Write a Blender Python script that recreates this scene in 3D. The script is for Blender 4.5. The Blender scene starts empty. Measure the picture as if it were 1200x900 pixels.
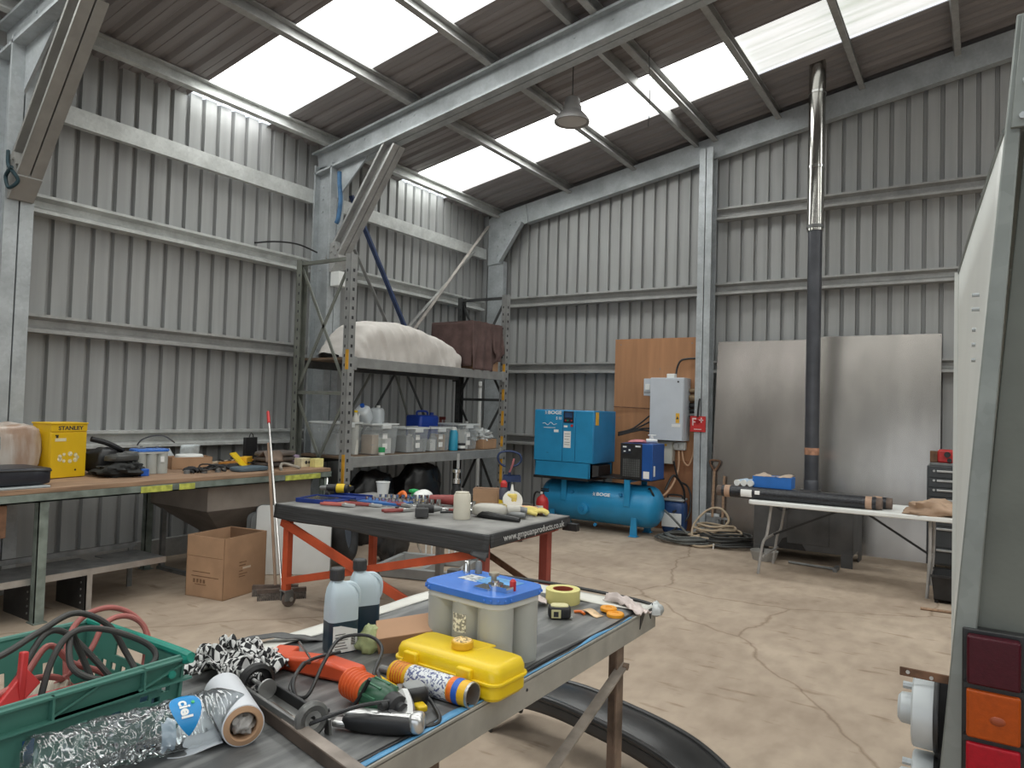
import bpy, bmesh, math, random
from mathutils import Vector, Matrix, noise
random.seed(7)
SC = bpy.context.scene
COL = SC.collection
PI = math.pi

# ------------------------------------------------------------------ materials
MATS = {}
def mat(name, col, rough=.5, metal=0.0, var=.12, scale=6.0, bump=0.0, bscale=60., spec=.5, stretch=None, col2=None,
        alpha=1.0, trans=0.0, coat=0.0, emit=0.0, lo=.35, hi=.65, detail=4.0):
    """procedural material: a base colour broken up by object-space noise, optional bump"""
    if name in MATS: return MATS[name]
    m = bpy.data.materials.new(name); m.use_nodes = True
    nt = m.node_tree; N = nt.nodes; L = nt.links
    b = N['Principled BSDF']
    b.inputs['Roughness'].default_value = rough
    b.inputs['Metallic'].default_value = metal
    b.inputs['Specular IOR Level'].default_value = spec
    b.inputs['Alpha'].default_value = alpha
    b.inputs['Transmission Weight'].default_value = trans
    b.inputs['Coat Weight'].default_value = coat
    tc = N.new('ShaderNodeTexCoord'); mp = N.new('ShaderNodeMapping')
    L.new(tc.outputs['Object'], mp.inputs['Vector'])
    if stretch: mp.inputs['Scale'].default_value = stretch
    nz = N.new('ShaderNodeTexNoise'); nz.inputs['Scale'].default_value = scale; nz.inputs['Detail'].default_value = detail
    L.new(mp.outputs[0], nz.inputs['Vector'])
    rp = N.new('ShaderNodeValToRGB')
    c = Vector(col[:3])
    c2 = Vector(col2[:3]) if col2 else c*(1+var)
    c1 = c if col2 else c*(1-var)
    rp.color_ramp.elements[0].position = lo; rp.color_ramp.elements[1].position = hi
    rp.color_ramp.elements[0].color = (*c1, 1); rp.color_ramp.elements[1].color = (*c2, 1)
    L.new(nz.outputs['Fac'], rp.inputs['Fac']); L.new(rp.outputs['Color'], b.inputs['Base Color'])
    if emit:
        L.new(rp.outputs['Color'], b.inputs['Emission Color']); b.inputs['Emission Strength'].default_value = emit
    if bump:
        n2 = N.new('ShaderNodeTexNoise'); n2.inputs['Scale'].default_value = bscale; n2.inputs['Detail'].default_value = 5
        L.new(mp.outputs[0], n2.inputs['Vector'])
        bp = N.new('ShaderNodeBump'); bp.inputs['Strength'].default_value = bump; bp.inputs['Distance'].default_value = .01
        L.new(n2.outputs['Fac'], bp.inputs['Height']); L.new(bp.outputs[0], b.inputs['Normal'])
    MATS[name] = m
    return m

def srgb(r, g, b):
    f = lambda c: (c/255/12.92) if c/255 <= .04045 else ((c/255+.055)/1.055)**2.4
    return (f(r), f(g), f(b))

def galv_mat(name, col, rough=.45, metal=.55, scale=40., var=.12):
    """hot-dip galvanised steel: crystalline spangle"""
    m = mat(name, col, rough, metal, var, 5., bump=.05, bscale=30)
    nt = m.node_tree; N = nt.nodes; L = nt.links; b = N['Principled BSDF']
    vo = N.new('ShaderNodeTexVoronoi'); vo.inputs['Scale'].default_value = scale
    tc = [n for n in N if n.type == 'TEX_COORD'][0]
    L.new(tc.outputs['Object'], vo.inputs['Vector'])
    rp = [n for n in N if n.type == 'VALTORGB'][0]
    mx = N.new('ShaderNodeMix'); mx.data_type = 'RGBA'; mx.blend_type = 'MULTIPLY'; mx.inputs['Factor'].default_value = .35
    r2 = N.new('ShaderNodeValToRGB'); r2.color_ramp.elements[0].color = (.6,.6,.6,1); r2.color_ramp.elements[1].color = (1,1,1,1)
    L.new(vo.outputs['Color'], r2.inputs['Fac'])
    L.new(rp.outputs['Color'], mx.inputs['A']); L.new(r2.outputs['Color'], mx.inputs['B'])
    L.new(mx.outputs['Result'], b.inputs['Base Color'])
    return m

# ------------------------------------------------------------------ mesh builder
class MB:
    def __init__(s): s.bm = bmesh.new()
    def _faces(s, vs, fs, mi, m=None):
        v = [s.bm.verts.new((m @ Vector(p)) if m is not None else p) for p in vs]
        out = []
        for f in fs:
            try:
                g = s.bm.faces.new([v[i] for i in f]); g.material_index = mi; out.append(g)
            except ValueError: pass
        return out
    def box(s, x0, x1, y0, y1, z0, z1, mi=0, m=None):
        vs = [(x0,y0,z0),(x1,y0,z0),(x1,y1,z0),(x0,y1,z0),(x0,y0,z1),(x1,y0,z1),(x1,y1,z1),(x0,y1,z1)]
        s._faces(vs, [(3,2,1,0),(4,5,6,7),(0,1,5,4),(1,2,6,5),(2,3,7,6),(3,0,4,7)], mi, m); return s
    def cbox(s, c, d, mi=0, m=None):
        return s.box(c[0]-d[0]/2,c[0]+d[0]/2,c[1]-d[1]/2,c[1]+d[1]/2,c[2]-d[2]/2,c[2]+d[2]/2,mi,m)
    def bar(s, p0, p1, w, h, up=(0,0,1), mi=0):
        """rectangular bar: w across, h along `up`"""
        p0, p1 = Vector(p0), Vector(p1); d = (p1-p0); ln = d.length; d.normalize()
        u = Vector(up); r = d.cross(u)
        if r.length < 1e-4: r = d.cross(Vector((1,0,0)))
        r.normalize(); u = r.cross(d)
        m = Matrix((( *[r.x,d.x,u.x],p0.x),(r.y,d.y,u.y,p0.y),(r.z,d.z,u.z,p0.z),(0,0,0,1)))
        return s.box(-w/2,w/2,0,ln,-h/2,h/2,mi,m)
    def prism(s, poly, a, b, axis='z', mi=0, m=None):
        """2-D polygon extruded along axis from a to b; poly in the two other axes in order"""
        n = len(poly)
        def P(p, t): return {'z':(p[0],p[1],t),'y':(p[0],t,p[1]),'x':(t,p[0],p[1])}[axis]
        vs = [P(p,a) for p in poly]+[P(p,b) for p in poly]
        fs = [tuple(range(n))[::-1], tuple(range(n,2*n))]+[(i,(i+1)%n,n+(i+1)%n,n+i) for i in range(n)]
        s._faces(vs, fs, mi, m); return s
    def loft(s, rings, mi=0, cap=True, closed=True, m=None):
        n = len(rings[0]); vs = [p for r in rings for p in r]; fs = []
        for k in range(len(rings)-1):
            for i in range(n if closed else n-1):
                fs.append((k*n+i, k*n+(i+1)%n, (k+1)*n+(i+1)%n, (k+1)*n+i))
        if cap and closed: fs += [tuple(range(n))[::-1], tuple(range((len(rings)-1)*n, len(rings)*n))]
        s._faces(vs, fs, mi, m); return s
    def cyl(s, p0, p1, r0, r1=None, seg=20, mi=0, cap=True):
        r1 = r0 if r1 is None else r1
        p0, p1 = Vector(p0), Vector(p1); d = (p1-p0).normalized()
        a = d.orthogonal().normalized(); b = d.cross(a)
        R = lambda p, r: [p + a*r*math.cos(t*2*PI/seg) + b*r*math.sin(t*2*PI/seg) for t in range(seg)]
        return s.loft([R(p0,r0), R(p1,r1)], mi, cap)
    def lathe(s, prof, c=(0,0,0), seg=24, mi=0, m=None, cap=True):
        """profile of (radius, height) turned about z"""
        c = Vector(c)
        rings = [[c+Vector((r*math.cos(t*2*PI/seg), r*math.sin(t*2*PI/seg), z)) for t in range(seg)] for r, z in prof]
        return s.loft(rings, mi, cap, True, m)
    def tube(s, pts, r, seg=8, mi=0, closed=False, sub=6, cap=True, rfun=None):
        P = [Vector(p) for p in pts]
        if sub > 1: P = smooth(P, sub, closed)
        n = len(P); rings = []; up = None
        for i, p in enumerate(P):
            q = P[(i+1)%n] if (closed or i < n-1) else p; o = P[i-1] if (closed or i > 0) else p
            t = (q-o); 
            if t.length < 1e-9: t = Vector((0,0,1))
            t.normalize()
            if up is None: up = t.orthogonal().normalized()
            up = (up - t*up.dot(t)); 
            if up.length < 1e-6: up = t.orthogonal()
            up.normalize(); sd = t.cross(up)
            rr = r if rfun is None else r*rfun(i/(n-1))
            rings.append([p+up*rr*math.cos(k*2*PI/seg)+sd*rr*math.sin(k*2*PI/seg) for k in range(seg)])
        if closed: rings.append(rings[0]); cap = False
        return s.loft(rings, mi, cap)
    def grid(s, f, nu, nv, mi=0, m=None):
        vs = [f(i/nu, j/nv) for j in range(nv+1) for i in range(nu+1)]
        fs = [(j*(nu+1)+i, j*(nu+1)+i+1, (j+1)*(nu+1)+i+1, (j+1)*(nu+1)+i) for j in range(nv) for i in range(nu)]
        s._faces(vs, fs, mi, m); return s
    def blob(s, c, d, seg=20, rings=12, amp=0., fr=8., mi=0, flat=None, seed=0., p=2.0):
        """lumpy superellipsoid; flat = lowest z it may reach"""
        c = Vector(c); vs = []; fs = []
        sg = lambda v, e: math.copysign(abs(v)**e, v)
        e = 2.0/p
        for j in range(rings+1):
            ph = -PI/2+PI*j/rings
            for i in range(seg):
                th = 2*PI*i/seg
                v = Vector((sg(math.cos(ph),e)*sg(math.cos(th),e), sg(math.cos(ph),e)*sg(math.sin(th),e), sg(math.sin(ph),e)))
                k = 1+amp*noise.noise(v*fr*.3+Vector((seed,seed*2,3)))+amp*.5*noise.noise(v*fr+Vector((seed,1,seed)))
                q = c+Vector((v.x*d[0]*k/2, v.y*d[1]*k/2, v.z*d[2]*k/2))
                if flat is not None and q.z < flat: q.z = flat
                vs.append(q)
        for j in range(rings):
            for i in range(seg): fs.append((j*seg+i, j*seg+(i+1)%seg, (j+1)*seg+(i+1)%seg, (j+1)*seg+i))
        s._faces(vs, fs, mi); return s

def smooth(P, sub, closed=False):
    """Catmull-Rom through the points"""
    n = len(P); out = []
    for i in range(n if closed else n-1):
        g = (lambda k: P[k % n]) if closed else (lambda k: P[min(max(k,0),n-1)])
        a, b, c, d = g(i-1), g(i), g(i+1), g(i+2)
        for k in range(sub):
            t = k/sub
            out.append(.5*((2*b)+(c-a)*t+(2*a-5*b+4*c-d)*t*t+(3*b-a-3*c+d)*t**3))
    if not closed: out.append(P[-1])
    return out

def obj(name, mb, mats, parent=None, ang=35, bevel=0.0, label=None, solid=0.0, sub=0, loc=None, rot=None):
    me = bpy.data.meshes.new(name)
    bmesh.ops.remove_doubles(mb.bm, verts=mb.bm.verts, dist=1e-6)
    bmesh.ops.recalc_face_normals(mb.bm, faces=mb.bm.faces)
    mb.bm.to_mesh(me); mb.bm.free()
    for m in (mats if isinstance(mats, (list, tuple)) else [mats]): me.materials.append(m)
    if ang:
        for p in me.polygons: p.use_smooth = True
        me.set_sharp_from_angle(angle=math.radians(ang))
    o = bpy.data.objects.new(name, me); COL.objects.link(o)
    if parent: o.parent = parent
    if loc: o.location = loc
    if rot: o.rotation_euler = rot
    if solid:
        md = o.modifiers.new('thick', 'SOLIDIFY'); md.thickness = solid; md.offset = 0
    if bevel:
        md = o.modifiers.new('edge', 'BEVEL'); md.width = bevel; md.segments = 2; md.limit_method = 'ANGLE'; md.angle_limit = .6
    if sub:
        md = o.modifiers.new('round', 'SUBSURF'); md.levels = sub; md.render_levels = sub
    if label: o['label'] = label
    return o

def tag(o, label, cat, group=None):
    o['label'] = label; o['category'] = cat
    if group: o['group'] = group
    return o
def thing(name, label, cat, loc=(0,0,0), rz=0., group=None, rot=None):
    o = bpy.data.objects.new(name, None); COL.objects.link(o); o.empty_display_size = .1
    o.location = loc; o.rotation_euler = rot or (0,0,rz)
    return tag(o, label, cat, group)
def struct(name, mb, m, label=None, **k):
    o = obj(name, mb, m, **k); o['kind'] = 'structure'
    if label: o['label'] = label
    return o
def dup(src, loc, rz=None, label=None, group=None):
    r = src.copy(); COL.objects.link(r); r.location = loc
    if rz is not None: r.rotation_euler = (0,0,rz)
    if label: r['label'] = label
    if group: r['group'] = group
    for ch in src.children:
        c = ch.copy(); COL.objects.link(c); c.parent = r
        for g in ch.children:
            d = g.copy(); COL.objects.link(d); d.parent = c
    return r
def text(name, body, size, m, parent=None, loc=(0,0,0), rot=(0,0,0), ext=.0008, bold=0., align='CENTER', sx=1.):
    cu = bpy.data.curves.new(name, 'FONT'); cu.body = body; cu.size = size; cu.extrude = ext; cu.offset = bold
    cu.align_x = align; cu.align_y = 'CENTER'; cu.resolution_u = 3
    t = bpy.data.objects.new(name, cu)
    me = bpy.data.meshes.new_from_object(t); me.name = name
    bpy.data.objects.remove(t); bpy.data.curves.remove(cu)
    me.materials.clear(); me.materials.append(m)
    o = bpy.data.objects.new(name, me); COL.objects.link(o)
    if parent: o.parent = parent
    o.location = loc; o.rotation_euler = rot; o.scale = (sx,1,1)
    return o
FX = (PI/2, 0, PI/2)      # lettering on a face that looks towards +x
FY = (PI/2, 0, 0)         # lettering on a face that looks towards -y
def Rz(a): return Matrix.Rotation(a, 4, 'Z')
def T(x, y, z): return Matrix.Translation((x, y, z))
# ------------------------------------------------------------------ palette
galv   = galv_mat('galvanised_steel', (.46,.49,.505), rough=.5, metal=.3)
galv_d = galv_mat('weathered_galvanised_steel', (.42,.42,.41), rough=.5, metal=.3)
galv_w = galv_mat('whitened_galvanised_steel', (.60,.615,.60), rough=.5, metal=.3)
clad   = mat('grey_cladding', (.375,.380,.376), .5, .1, .07, 2.2, stretch=(6,6,.3), spec=.4)
roofm  = mat('grey_roof_sheet', (.27,.25,.25), .5, .1, .09, 2., stretch=(.4,6,1), spec=.4)
black  = mat('black_plastic', (.016,.016,.017), .45, 0, .3, 12)
rubber = mat('black_rubber', (.022,.022,.023), .7, 0, .4, 8, bump=.15)
steel  = mat('bare_steel', (.52,.52,.51), .38, .85, .1, 10)
steeld = mat('dull_steel', (.23,.235,.235), .5, .6, .2, 10)
chrome = mat('polished_steel', (.72,.72,.70), .14, 1., .03, 4)
white  = mat('white_plastic', (.78,.79,.77), .45, 0, .03, 5)
paper  = mat('white_paper', (.82,.82,.80), .8, 0, .04, 8)
cardb  = mat('brown_cardboard', (.42,.255,.15), .85, 0, .08, 7, bump=.03)
cardd  = mat('cut_cardboard_edge', (.20,.115,.065), .9, 0, .1, 7)
wood   = mat('worn_timber', (.30,.19,.12), .75, 0, .25, 5, stretch=(6,.6,6), bump=.1)
red    = mat('red_plastic', (.50,.03,.03), .4, 0, .12, 9)
yellow = mat('yellow_plastic', (.78,.53,.012), .4, 0, .05, 9)
orange = mat('orange_plastic', (.75,.16,.02), .4, 0, .08, 9)
blue   = mat('blue_plastic', (.02,.11,.50), .4, 0, .1, 9)
ink    = mat('dark_print', (.03,.03,.035), .6, 0, .1, 9)
dust   = mat('brown_rust', (.16,.085,.05), .8, .2, .4, 14, bump=.2)

# ------------------------------------------------------------------ floor
def floor_mat():
    m = bpy.data.materials.new('worn_concrete'); m.use_nodes = True
    nt = m.node_tree; N = nt.nodes; L = nt.links; b = N['Principled BSDF']; b.inputs['Roughness'].default_value = .75
    b.inputs['Specular IOR Level'].default_value = .3
    tc = N.new('ShaderNodeTexCoord')
    def nz(sc, det, lo, hi, c0, c1, st=None):
        n = N.new('ShaderNodeTexNoise'); n.inputs['Scale'].default_value = sc; n.inputs['Detail'].default_value = det
        if st:
            mp = N.new('ShaderNodeMapping'); mp.inputs['Scale'].default_value = st; L.new(tc.outputs['Object'], mp.inputs[0]); L.new(mp.outputs[0], n.inputs['Vector'])
        else: L.new(tc.outputs['Object'], n.inputs['Vector'])
        r = N.new('ShaderNodeValToRGB'); r.color_ramp.elements[0].position = lo; r.color_ramp.elements[1].position = hi
        r.color_ramp.elements[0].color = (*c0,1); r.color_ramp.elements[1].color = (*c1,1); L.new(n.outputs['Fac'], r.inputs[0]); return r.outputs[0], n
    def mul(a, c):
        x = N.new('ShaderNodeMix'); x.data_type = 'RGBA'; x.blend_type = 'MULTIPLY'; x.inputs['Factor'].default_value = 1
        L.new(a, x.inputs['A']); L.new(c, x.inputs['B']); return x.outputs['Result']
    base, _ = nz(1.1, 6, .35, .68, (.36,.285,.22), (.48,.39,.305))
    mott, nn = nz(9, 8, .3, .62, (.86,.85,.84), (1.04,1.04,1.04), (1,.55,1))
    scuf, _ = nz(5, 9, .62, .70, (1,1,1), (.72,.68,.64), (.6,2.4,1))
    vo = N.new('ShaderNodeTexVoronoi'); vo.feature = 'DISTANCE_TO_EDGE'; vo.inputs['Scale'].default_value = .34
    wv = N.new('ShaderNodeTexNoise'); wv.inputs['Scale'].default_value = 1.6; wv.inputs['Detail'].default_value = 6
    mxv = N.new('ShaderNodeMix'); mxv.data_type = 'VECTOR'; mxv.inputs['Factor'].default_value = .28
    L.new(tc.outputs['Object'], wv.inputs['Vector']); L.new(tc.outputs['Object'], mxv.inputs['A']); L.new(wv.outputs['Color'], mxv.inputs['B'])
    L.new(mxv.outputs['Result'], vo.inputs['Vector'])
    cr = N.new('ShaderNodeValToRGB'); cr.color_ramp.elements[0].color = (.66,.62,.58,1); cr.color_ramp.elements[1].color = (1,1,1,1)
    cr.color_ramp.elements[0].position = .0; cr.color_ramp.elements[1].position = .0035
    L.new(vo.outputs['Distance'], cr.inputs[0])
    L.new(mul(mul(mul(base, mott), scuf), cr.outputs[0]), b.inputs['Base Color'])
    bp = N.new('ShaderNodeBump'); bp.inputs['Strength'].default_value = .12; bp.inputs['Distance'].default_value = .01
    L.new(nn.outputs['Fac'], bp.inputs['Height']); L.new(bp.outputs[0], b.inputs['Normal'])
    return m
XL, YB, XR, YF, RX = -6.95, 9.75, 9.95, -4.2, 1.5       # wall faces, open front, ridge line
def roof_z(x): return 4.80+.178*(x+6.7) if x <= RX else 4.80+.178*(2*RX-x+6.7)
struct('floor', MB().box(XL-.1, XR+.1, YF, YB+.1, -.12, 0), floor_mat(), 'worn beige concrete workshop floor with fine cracks', ang=0)

# ------------------------------------------------------------------ profiled sheet walls: wide pans towards the room, narrow crowns outwards
PITCH = .178
RIB = [(0,0),(.128,0),(.134,-.045),(.170,-.045)]
def rib_line(a, b):
    out = []; k = 0
    while a+k*PITCH < b:
        for s, d in RIB:
            if a+k*PITCH+s <= b: out.append((a+k*PITCH+s, d))
        k += 1
    return out
mb = MB(); ln = rib_line(YF, YB+.03)
mb._faces([(XL+d, y, 0) for y, d in ln]+[(XL+d, y, 4.79) for y, d in ln], [(i, i+1, len(ln)+i+1, len(ln)+i) for i in range(len(ln)-1)], 0)
struct('wall_left', mb, clad, 'left wall of grey ribbed metal cladding', ang=20)
mb = MB(); ln = rib_line(XL-.03, XR+.05)
mb._faces([(x, YB-d, 0) for x, d in ln]+[(x, YB-d, roof_z(x)+.02) for x, d in ln], [(i, i+1, len(ln)+i+1, len(ln)+i) for i in range(len(ln)-1)], 0)
struct('wall_back', mb, clad, 'gable end wall of grey ribbed metal cladding', ang=20)
mb = MB(); ln = rib_line(YF, YB+.03)
mb._faces([(XR-d, y, 0) for y, d in ln]+[(XR-d, y, 4.79) for y, d in ln], [(i, i+1, len(ln)+i+1, len(ln)+i) for i in range(len(ln)-1)], 0)
struct('wall_right', mb, clad, ang=20)
# unseen front end wall with an open doorway, added to dim reflections inside
mb = MB()
for a, b, z0f in ((XL,-2.6,lambda x:0),(-2.6,3.6,lambda x:3.4),(3.6,XR,lambda x:0)):
    ln = rib_line(a, b+.02)
    mb._faces([(x, YF-.02+d, z0f(x)) for x, d in ln]+[(x, YF-.02+d, roof_z(x)+.02) for x, d in ln], [(i, i+1, len(ln)+i+1, len(ln)+i) for i in range(len(ln)-1)], 0)
struct('unseen_front_wall', mb, clad, ang=20)
struct('baseboard_left', MB().box(XL+.0, XL+.07, YF, YB, 0, .18), galv_d, 'low steel base rail along the left wall', ang=0)
struct('trim_60', MB().box(XL-.05,XL+.06,YB-.06,YB+.05,0,4.8), clad, 'folded corner flashing between the left and back walls', ang=0)
struct('baseboard_back', MB().box(XL+.07, XR, YB-.05, YB+.0, 0, .10), galv_d, ang=0)

# ------------------------------------------------------------------ roof sheets and rooflight strips
RP = .25
RRIB = [(0,0),(.03,.035),(.075,.035),(.105,0),(.175,0),(.18,.006),(.185,0)]
STRIPS = [(-2.22,-1.2),(1.04,2.05),(4.29,5.31),(7.52,8.55)]  # first two strips lie out of view, continuing the spacing as light sources
def roof_mesh(y0, y1):
    out = []; k = math.floor(y0/RP)
    while k*RP < y1:
        for s, d in RRIB:
            y = k*RP+s
            if y0 <= y <= y1: out.append((y, d))
        k += 1
    return [(y0, .0)]+out+[(y1, .0)]
mb = MB(); edges = [YF]+[v for s in STRIPS for v in s]+[YB+.1]
for a, b in zip(edges[0::2], edges[1::2]):
    ln = roof_mesh(a-.02, b+.02); n = len(ln)
    for xa, xb in ((XL-.1, RX), (RX, XR+.1)):
        mb._faces([(xa, y, roof_z(xa)+d) for y, d in ln]+[(xb, y, roof_z(xb)+d) for y, d in ln], [(i, i+1, n+i+1, n+i) for i in range(n-1)], 0)
struct('ceiling', mb, roofm, 'underside of the sloping ribbed metal roof', ang=20)

def rooflight_mat(nm='daylit_glass_fibre', power=6.0, lo=(.80,.86,.78,1)):
    """translucent glass-fibre sheet with the daylight standing in it"""
    m = bpy.data.materials.new(nm); m.use_nodes = True
    nt = m.node_tree; N = nt.nodes; L = nt.links; b = N['Principled BSDF']
    b.inputs['Base Color'].default_value = (.8,.82,.8,1); b.inputs['Roughness'].default_value = .4
    tc = N.new('ShaderNodeTexCoord'); mp = N.new('ShaderNodeMapping'); mp.inputs['Scale'].default_value = (.5,9,1)
    n = N.new('ShaderNodeTexNoise'); n.inputs['Scale'].default_value = 1.4; n.inputs['Detail'].default_value = 5
    r = N.new('ShaderNodeValToRGB'); r.color_ramp.elements[0].position = .3; r.color_ramp.elements[1].position = .6
    r.color_ramp.elements[0].color = lo; r.color_ramp.elements[1].color = (1,1,1,1)
    L.new(tc.outputs['Object'], mp.inputs[0]); L.new(mp.outputs[0], n.inputs['Vector']); L.new(n.outputs['Fac'], r.inputs[0])
    L.new(r.outputs[0], b.inputs['Emission Color']); b.inputs['Emission Strength'].default_value = power
    return m
rl = rooflight_mat(power=6.3); rl_dim = rooflight_mat('dimmed_glass_fibre', 0.80, (.60,.66,.58,1))  # second sheet: dimness of its slanting view put into a lower emission
wn = 0
for k, (a, b) in enumerate(STRIPS[::-1]):
    for xa, xb, m_, lab in ((XL+.05, -2.32 if k == 0 else RX-.3, rl, ['bright translucent rooflight sheet nearest the back wall','bright translucent rooflight sheet on the near side of the middle rafter',None,None][k]), (-2.30, RX-.3, rl_dim, 'streaked dimmed rooflight sheet above the flue pipe') if k == 0 else (0,0,0,0), (RX+.3, XR-.1, rl, None)):  # last sheet: unseen far slope, put in to light the room
        if not m_: continue
        mb = MB(); wn += 1
        ln = [(a+(b-a)*i/40, .012*math.sin(i/40*(b-a)/.25*2*PI)) for i in range(41)]; n = len(ln)
        mb._faces([(xa, y, roof_z(xa)+.03+d) for y, d in ln]+[(xb, y, roof_z(xb)+.03+d) for y, d in ln], [(i, i+1, n+i+1, n+i) for i in range(n-1)], 0)
        struct('window_%d' % wn, mb, m_, lab)

# ------------------------------------------------------------------ steel sections
def channel(p0, p1, web, fl, depth, flange, t=.012, lip=.025, mb=None):
    """lipped C: web plate in the plane (p, web), flanges running along fl; depth along web, p0/p1 at mid-depth of the web"""
    mb = mb or MB(); p0, p1, w, f = Vector(p0), Vector(p1), Vector(web).normalized(), Vector(fl).normalized()
    h = depth/2
    prof = [(-h+lip,flange),(-h,flange),(-h,0),(h,0),(h,flange),(h-lip,flange),(h-lip,flange-t),(h-t,flange-t),(h-t,t),(-h+t,t),(-h+t,flange-t),(-h+lip,flange-t)]
    mb.loft([[p+w*a+f*b for a, b in prof] for p in (p0, p1)])
    return mb
def twin(p0, p1, web, fl, depth, flange, gap=.006, **k):
    f = Vector(fl).normalized()*gap; mb = MB()
    channel(Vector(p0)+f, Vector(p1)+f, web, fl, depth, flange, mb=mb, **k)
    return channel(Vector(p0)-f, Vector(p1)-f, web, -Vector(fl), depth, flange, mb=mb, **k)

def bolts(mb, pts, ax, r=.014):
    for p in pts: mb.cyl(p, Vector(p)+Vector(ax), r, seg=6)
    return mb

# portal frames: column, rafter (both slopes), knee brace
for k, (y, note) in enumerate(((2.62,'at the left edge of the view'),(5.98,'behind the pallet rack'))):
    cx = XL+.17+.15
    mb = twin((cx, y, 0), (cx, y, 4.45), (1,0,0), (0,1,0), .30, .10)
    bolts(mb, [(cx+dx, y-.006, z) for dx in (-.08,.08) for z in (.2,1.15,1.22,2.16,2.24,3.2,3.28,3.9,4.05,4.2)], (0,-.02,0))
    struct('steel_column', mb, galv, 'galvanised twin channel column '+note)
    za = lambda x: 4.36+.178*(x+6.67)+.14
    mb = twin((XL+.14, y, za(XL+.14)), (RX, y, za(RX)), (-.175,0,.985), (0,1,0), .28, .10)
    bolts(mb, [(x, y-.006, za(x)+d) for x in (-6.3,-6.05,-5.5,-5.3,-3.3,-2.9) for d in (-.06,.06)], (0,-.02,0))
    struct('rafter_beam', mb, galv, 'galvanised roof rafter '+('across the middle of the roof' if k else 'at the top left corner'))
    mb = twin((RX, y, za(RX)), (XR-.14, y, za(XL+.14)), (.175,0,.985), (0,1,0), .28, .10)
    struct('rafter_beam', mb, galv)
    struct('steel_column', twin((XR-.32, y, 0), (XR-.32, y, 4.45), (1,0,0), (0,1,0), .30, .10), galv)
    # knee brace from column to rafter
    w = .20 if k == 0 else .17
    a, b = Vector((XL+.46, y, 3.26)), Vector((-5.50 if k == 0 else -5.58, y, 4.55))
    d = (b-a).normalized(); nrm = Vector((d.z,0,-d.x))
    mb = twin(a, b, nrm, (0,1,0), w, .085)
    foot = [(XL+.47, 3.14),(XL+.47, 3.48),(a.x+.10,3.50),(a.x+.17,3.30),(a.x+.04,3.14)]
    mb.prism(foot, y-.09, y+.09, 'y')
    bolts(mb, [a+d*t+nrm*s+Vector((0,-.085,0)) for t in (.12,.2) for s in (-.04,.04)], (0,-.02,0))
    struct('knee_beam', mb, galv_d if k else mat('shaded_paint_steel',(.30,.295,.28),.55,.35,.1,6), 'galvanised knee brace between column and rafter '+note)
    mb = MB().prism([(XL+.44,4.0),(XL+.44,4.46),(-6.0,4.56),(-6.02,4.44)], y-.012, y+.012, 'y')
    struct('gusset_trim', mb, galv, 'triangular galvanised gusset plate under the rafter '+note)

# gable frame against the back wall
struct('steel_column', channel((XL+.33, 9.55, 0), (XL+.33, 9.55, 3.95), (1,0,0), (0,1,0), .30, .10), galv, 'galvanised corner column between left wall and back wall')
mb = MB().prism([(XL+.18,3.9),(XL+.45,3.92),(-6.10,4.50),(-6.02,4.52),(-6.07,4.82),(-6.5,4.74),(XL+.18,4.66)], 9.53, 9.55, 'y')
mb.prism([(XL+.45,3.92),(-6.10,4.50),(-6.10,4.53),(XL+.44,3.95)], 9.45, 9.55, 'y')
bolts(mb, [(-6.58,9.53,4.35),(-6.35,9.53,4.52),(-6.25,9.53,4.56),(-6.58,9.53,4.2),(-6.45,9.53,4.3),(-6.58,9.53,4.05)], (0,-.02,0))
struct('gusset_trim', mb, galv, 'bolted galvanised haunch plate high in the back corner')
zb = lambda x: 4.50+.178*(x+6.2)+.15
struct('rafter_beam', channel((-6.10, 9.55, zb(-6.10)), (RX, 9.55, zb(RX)), (-.175,0,.985), (0,1,0), .30, .12), galv, 'galvanised rafter along the top of the back wall')
struct('rafter_beam', channel((RX, 9.55, zb(RX)), (XR-.3, 9.55, zb(-6.6)), (.175,0,.985), (0,1,0), .30, .12), galv)
mb = twin((-3.13, 9.50, 0), (-3.13, 9.50, 5.16), (0,1,0), (1,0,0), .22, .085)
bolts(mb, [(-3.215, 9.5+d, z) for d in (-.05,.05) for z in (1.1,2.2,3.25,4.3)], (-.02,0,0))
struct('steel_column', mb, galv, 'tall galvanised gable post rising beside the plywood board')
struct('steel_column', twin((2.6, 9.50, 0), (2.6, 9.50, 6.0), (0,1,0), (1,0,0), .22, .085), galv)

# purlins: lipped channels on top of the rafters
PX = [-6.62,-5.33,-4.28,-3.30,-3.10,-2.28,-1.30,-.31,.68,1.42]
for k, x in enumerate(PX):
    z = roof_z(x)-.085
    lab = 'eaves purlin along the top of the left wall' if k == 0 else ('one of the twin roof purlins above the gable post' if k in (3,4) else ('roof purlin, %s from the left wall' % {1:'first',2:'second',5:'fourth',6:'fifth',7:'sixth'}[k] if k < 8 else None))
    struct('purlin_beam', channel((x, YF, z), (x, YB-.02, z), (-.175,0,.985), (1 if k != 3 else -1,0,.17), .15, .065, t=.006, lip=.018), galv_w if k == 0 else galv_d, lab)
for x in PX[1:]:
    x2 = 2*RX-x; z = roof_z(x2)-.085
    struct('purlin_beam', channel((x2, YF, z), (x2, YB-.02, z), (.175,0,.985), (-1,0,.17), .15, .065, t=.006, lip=.018), galv_d)

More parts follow.
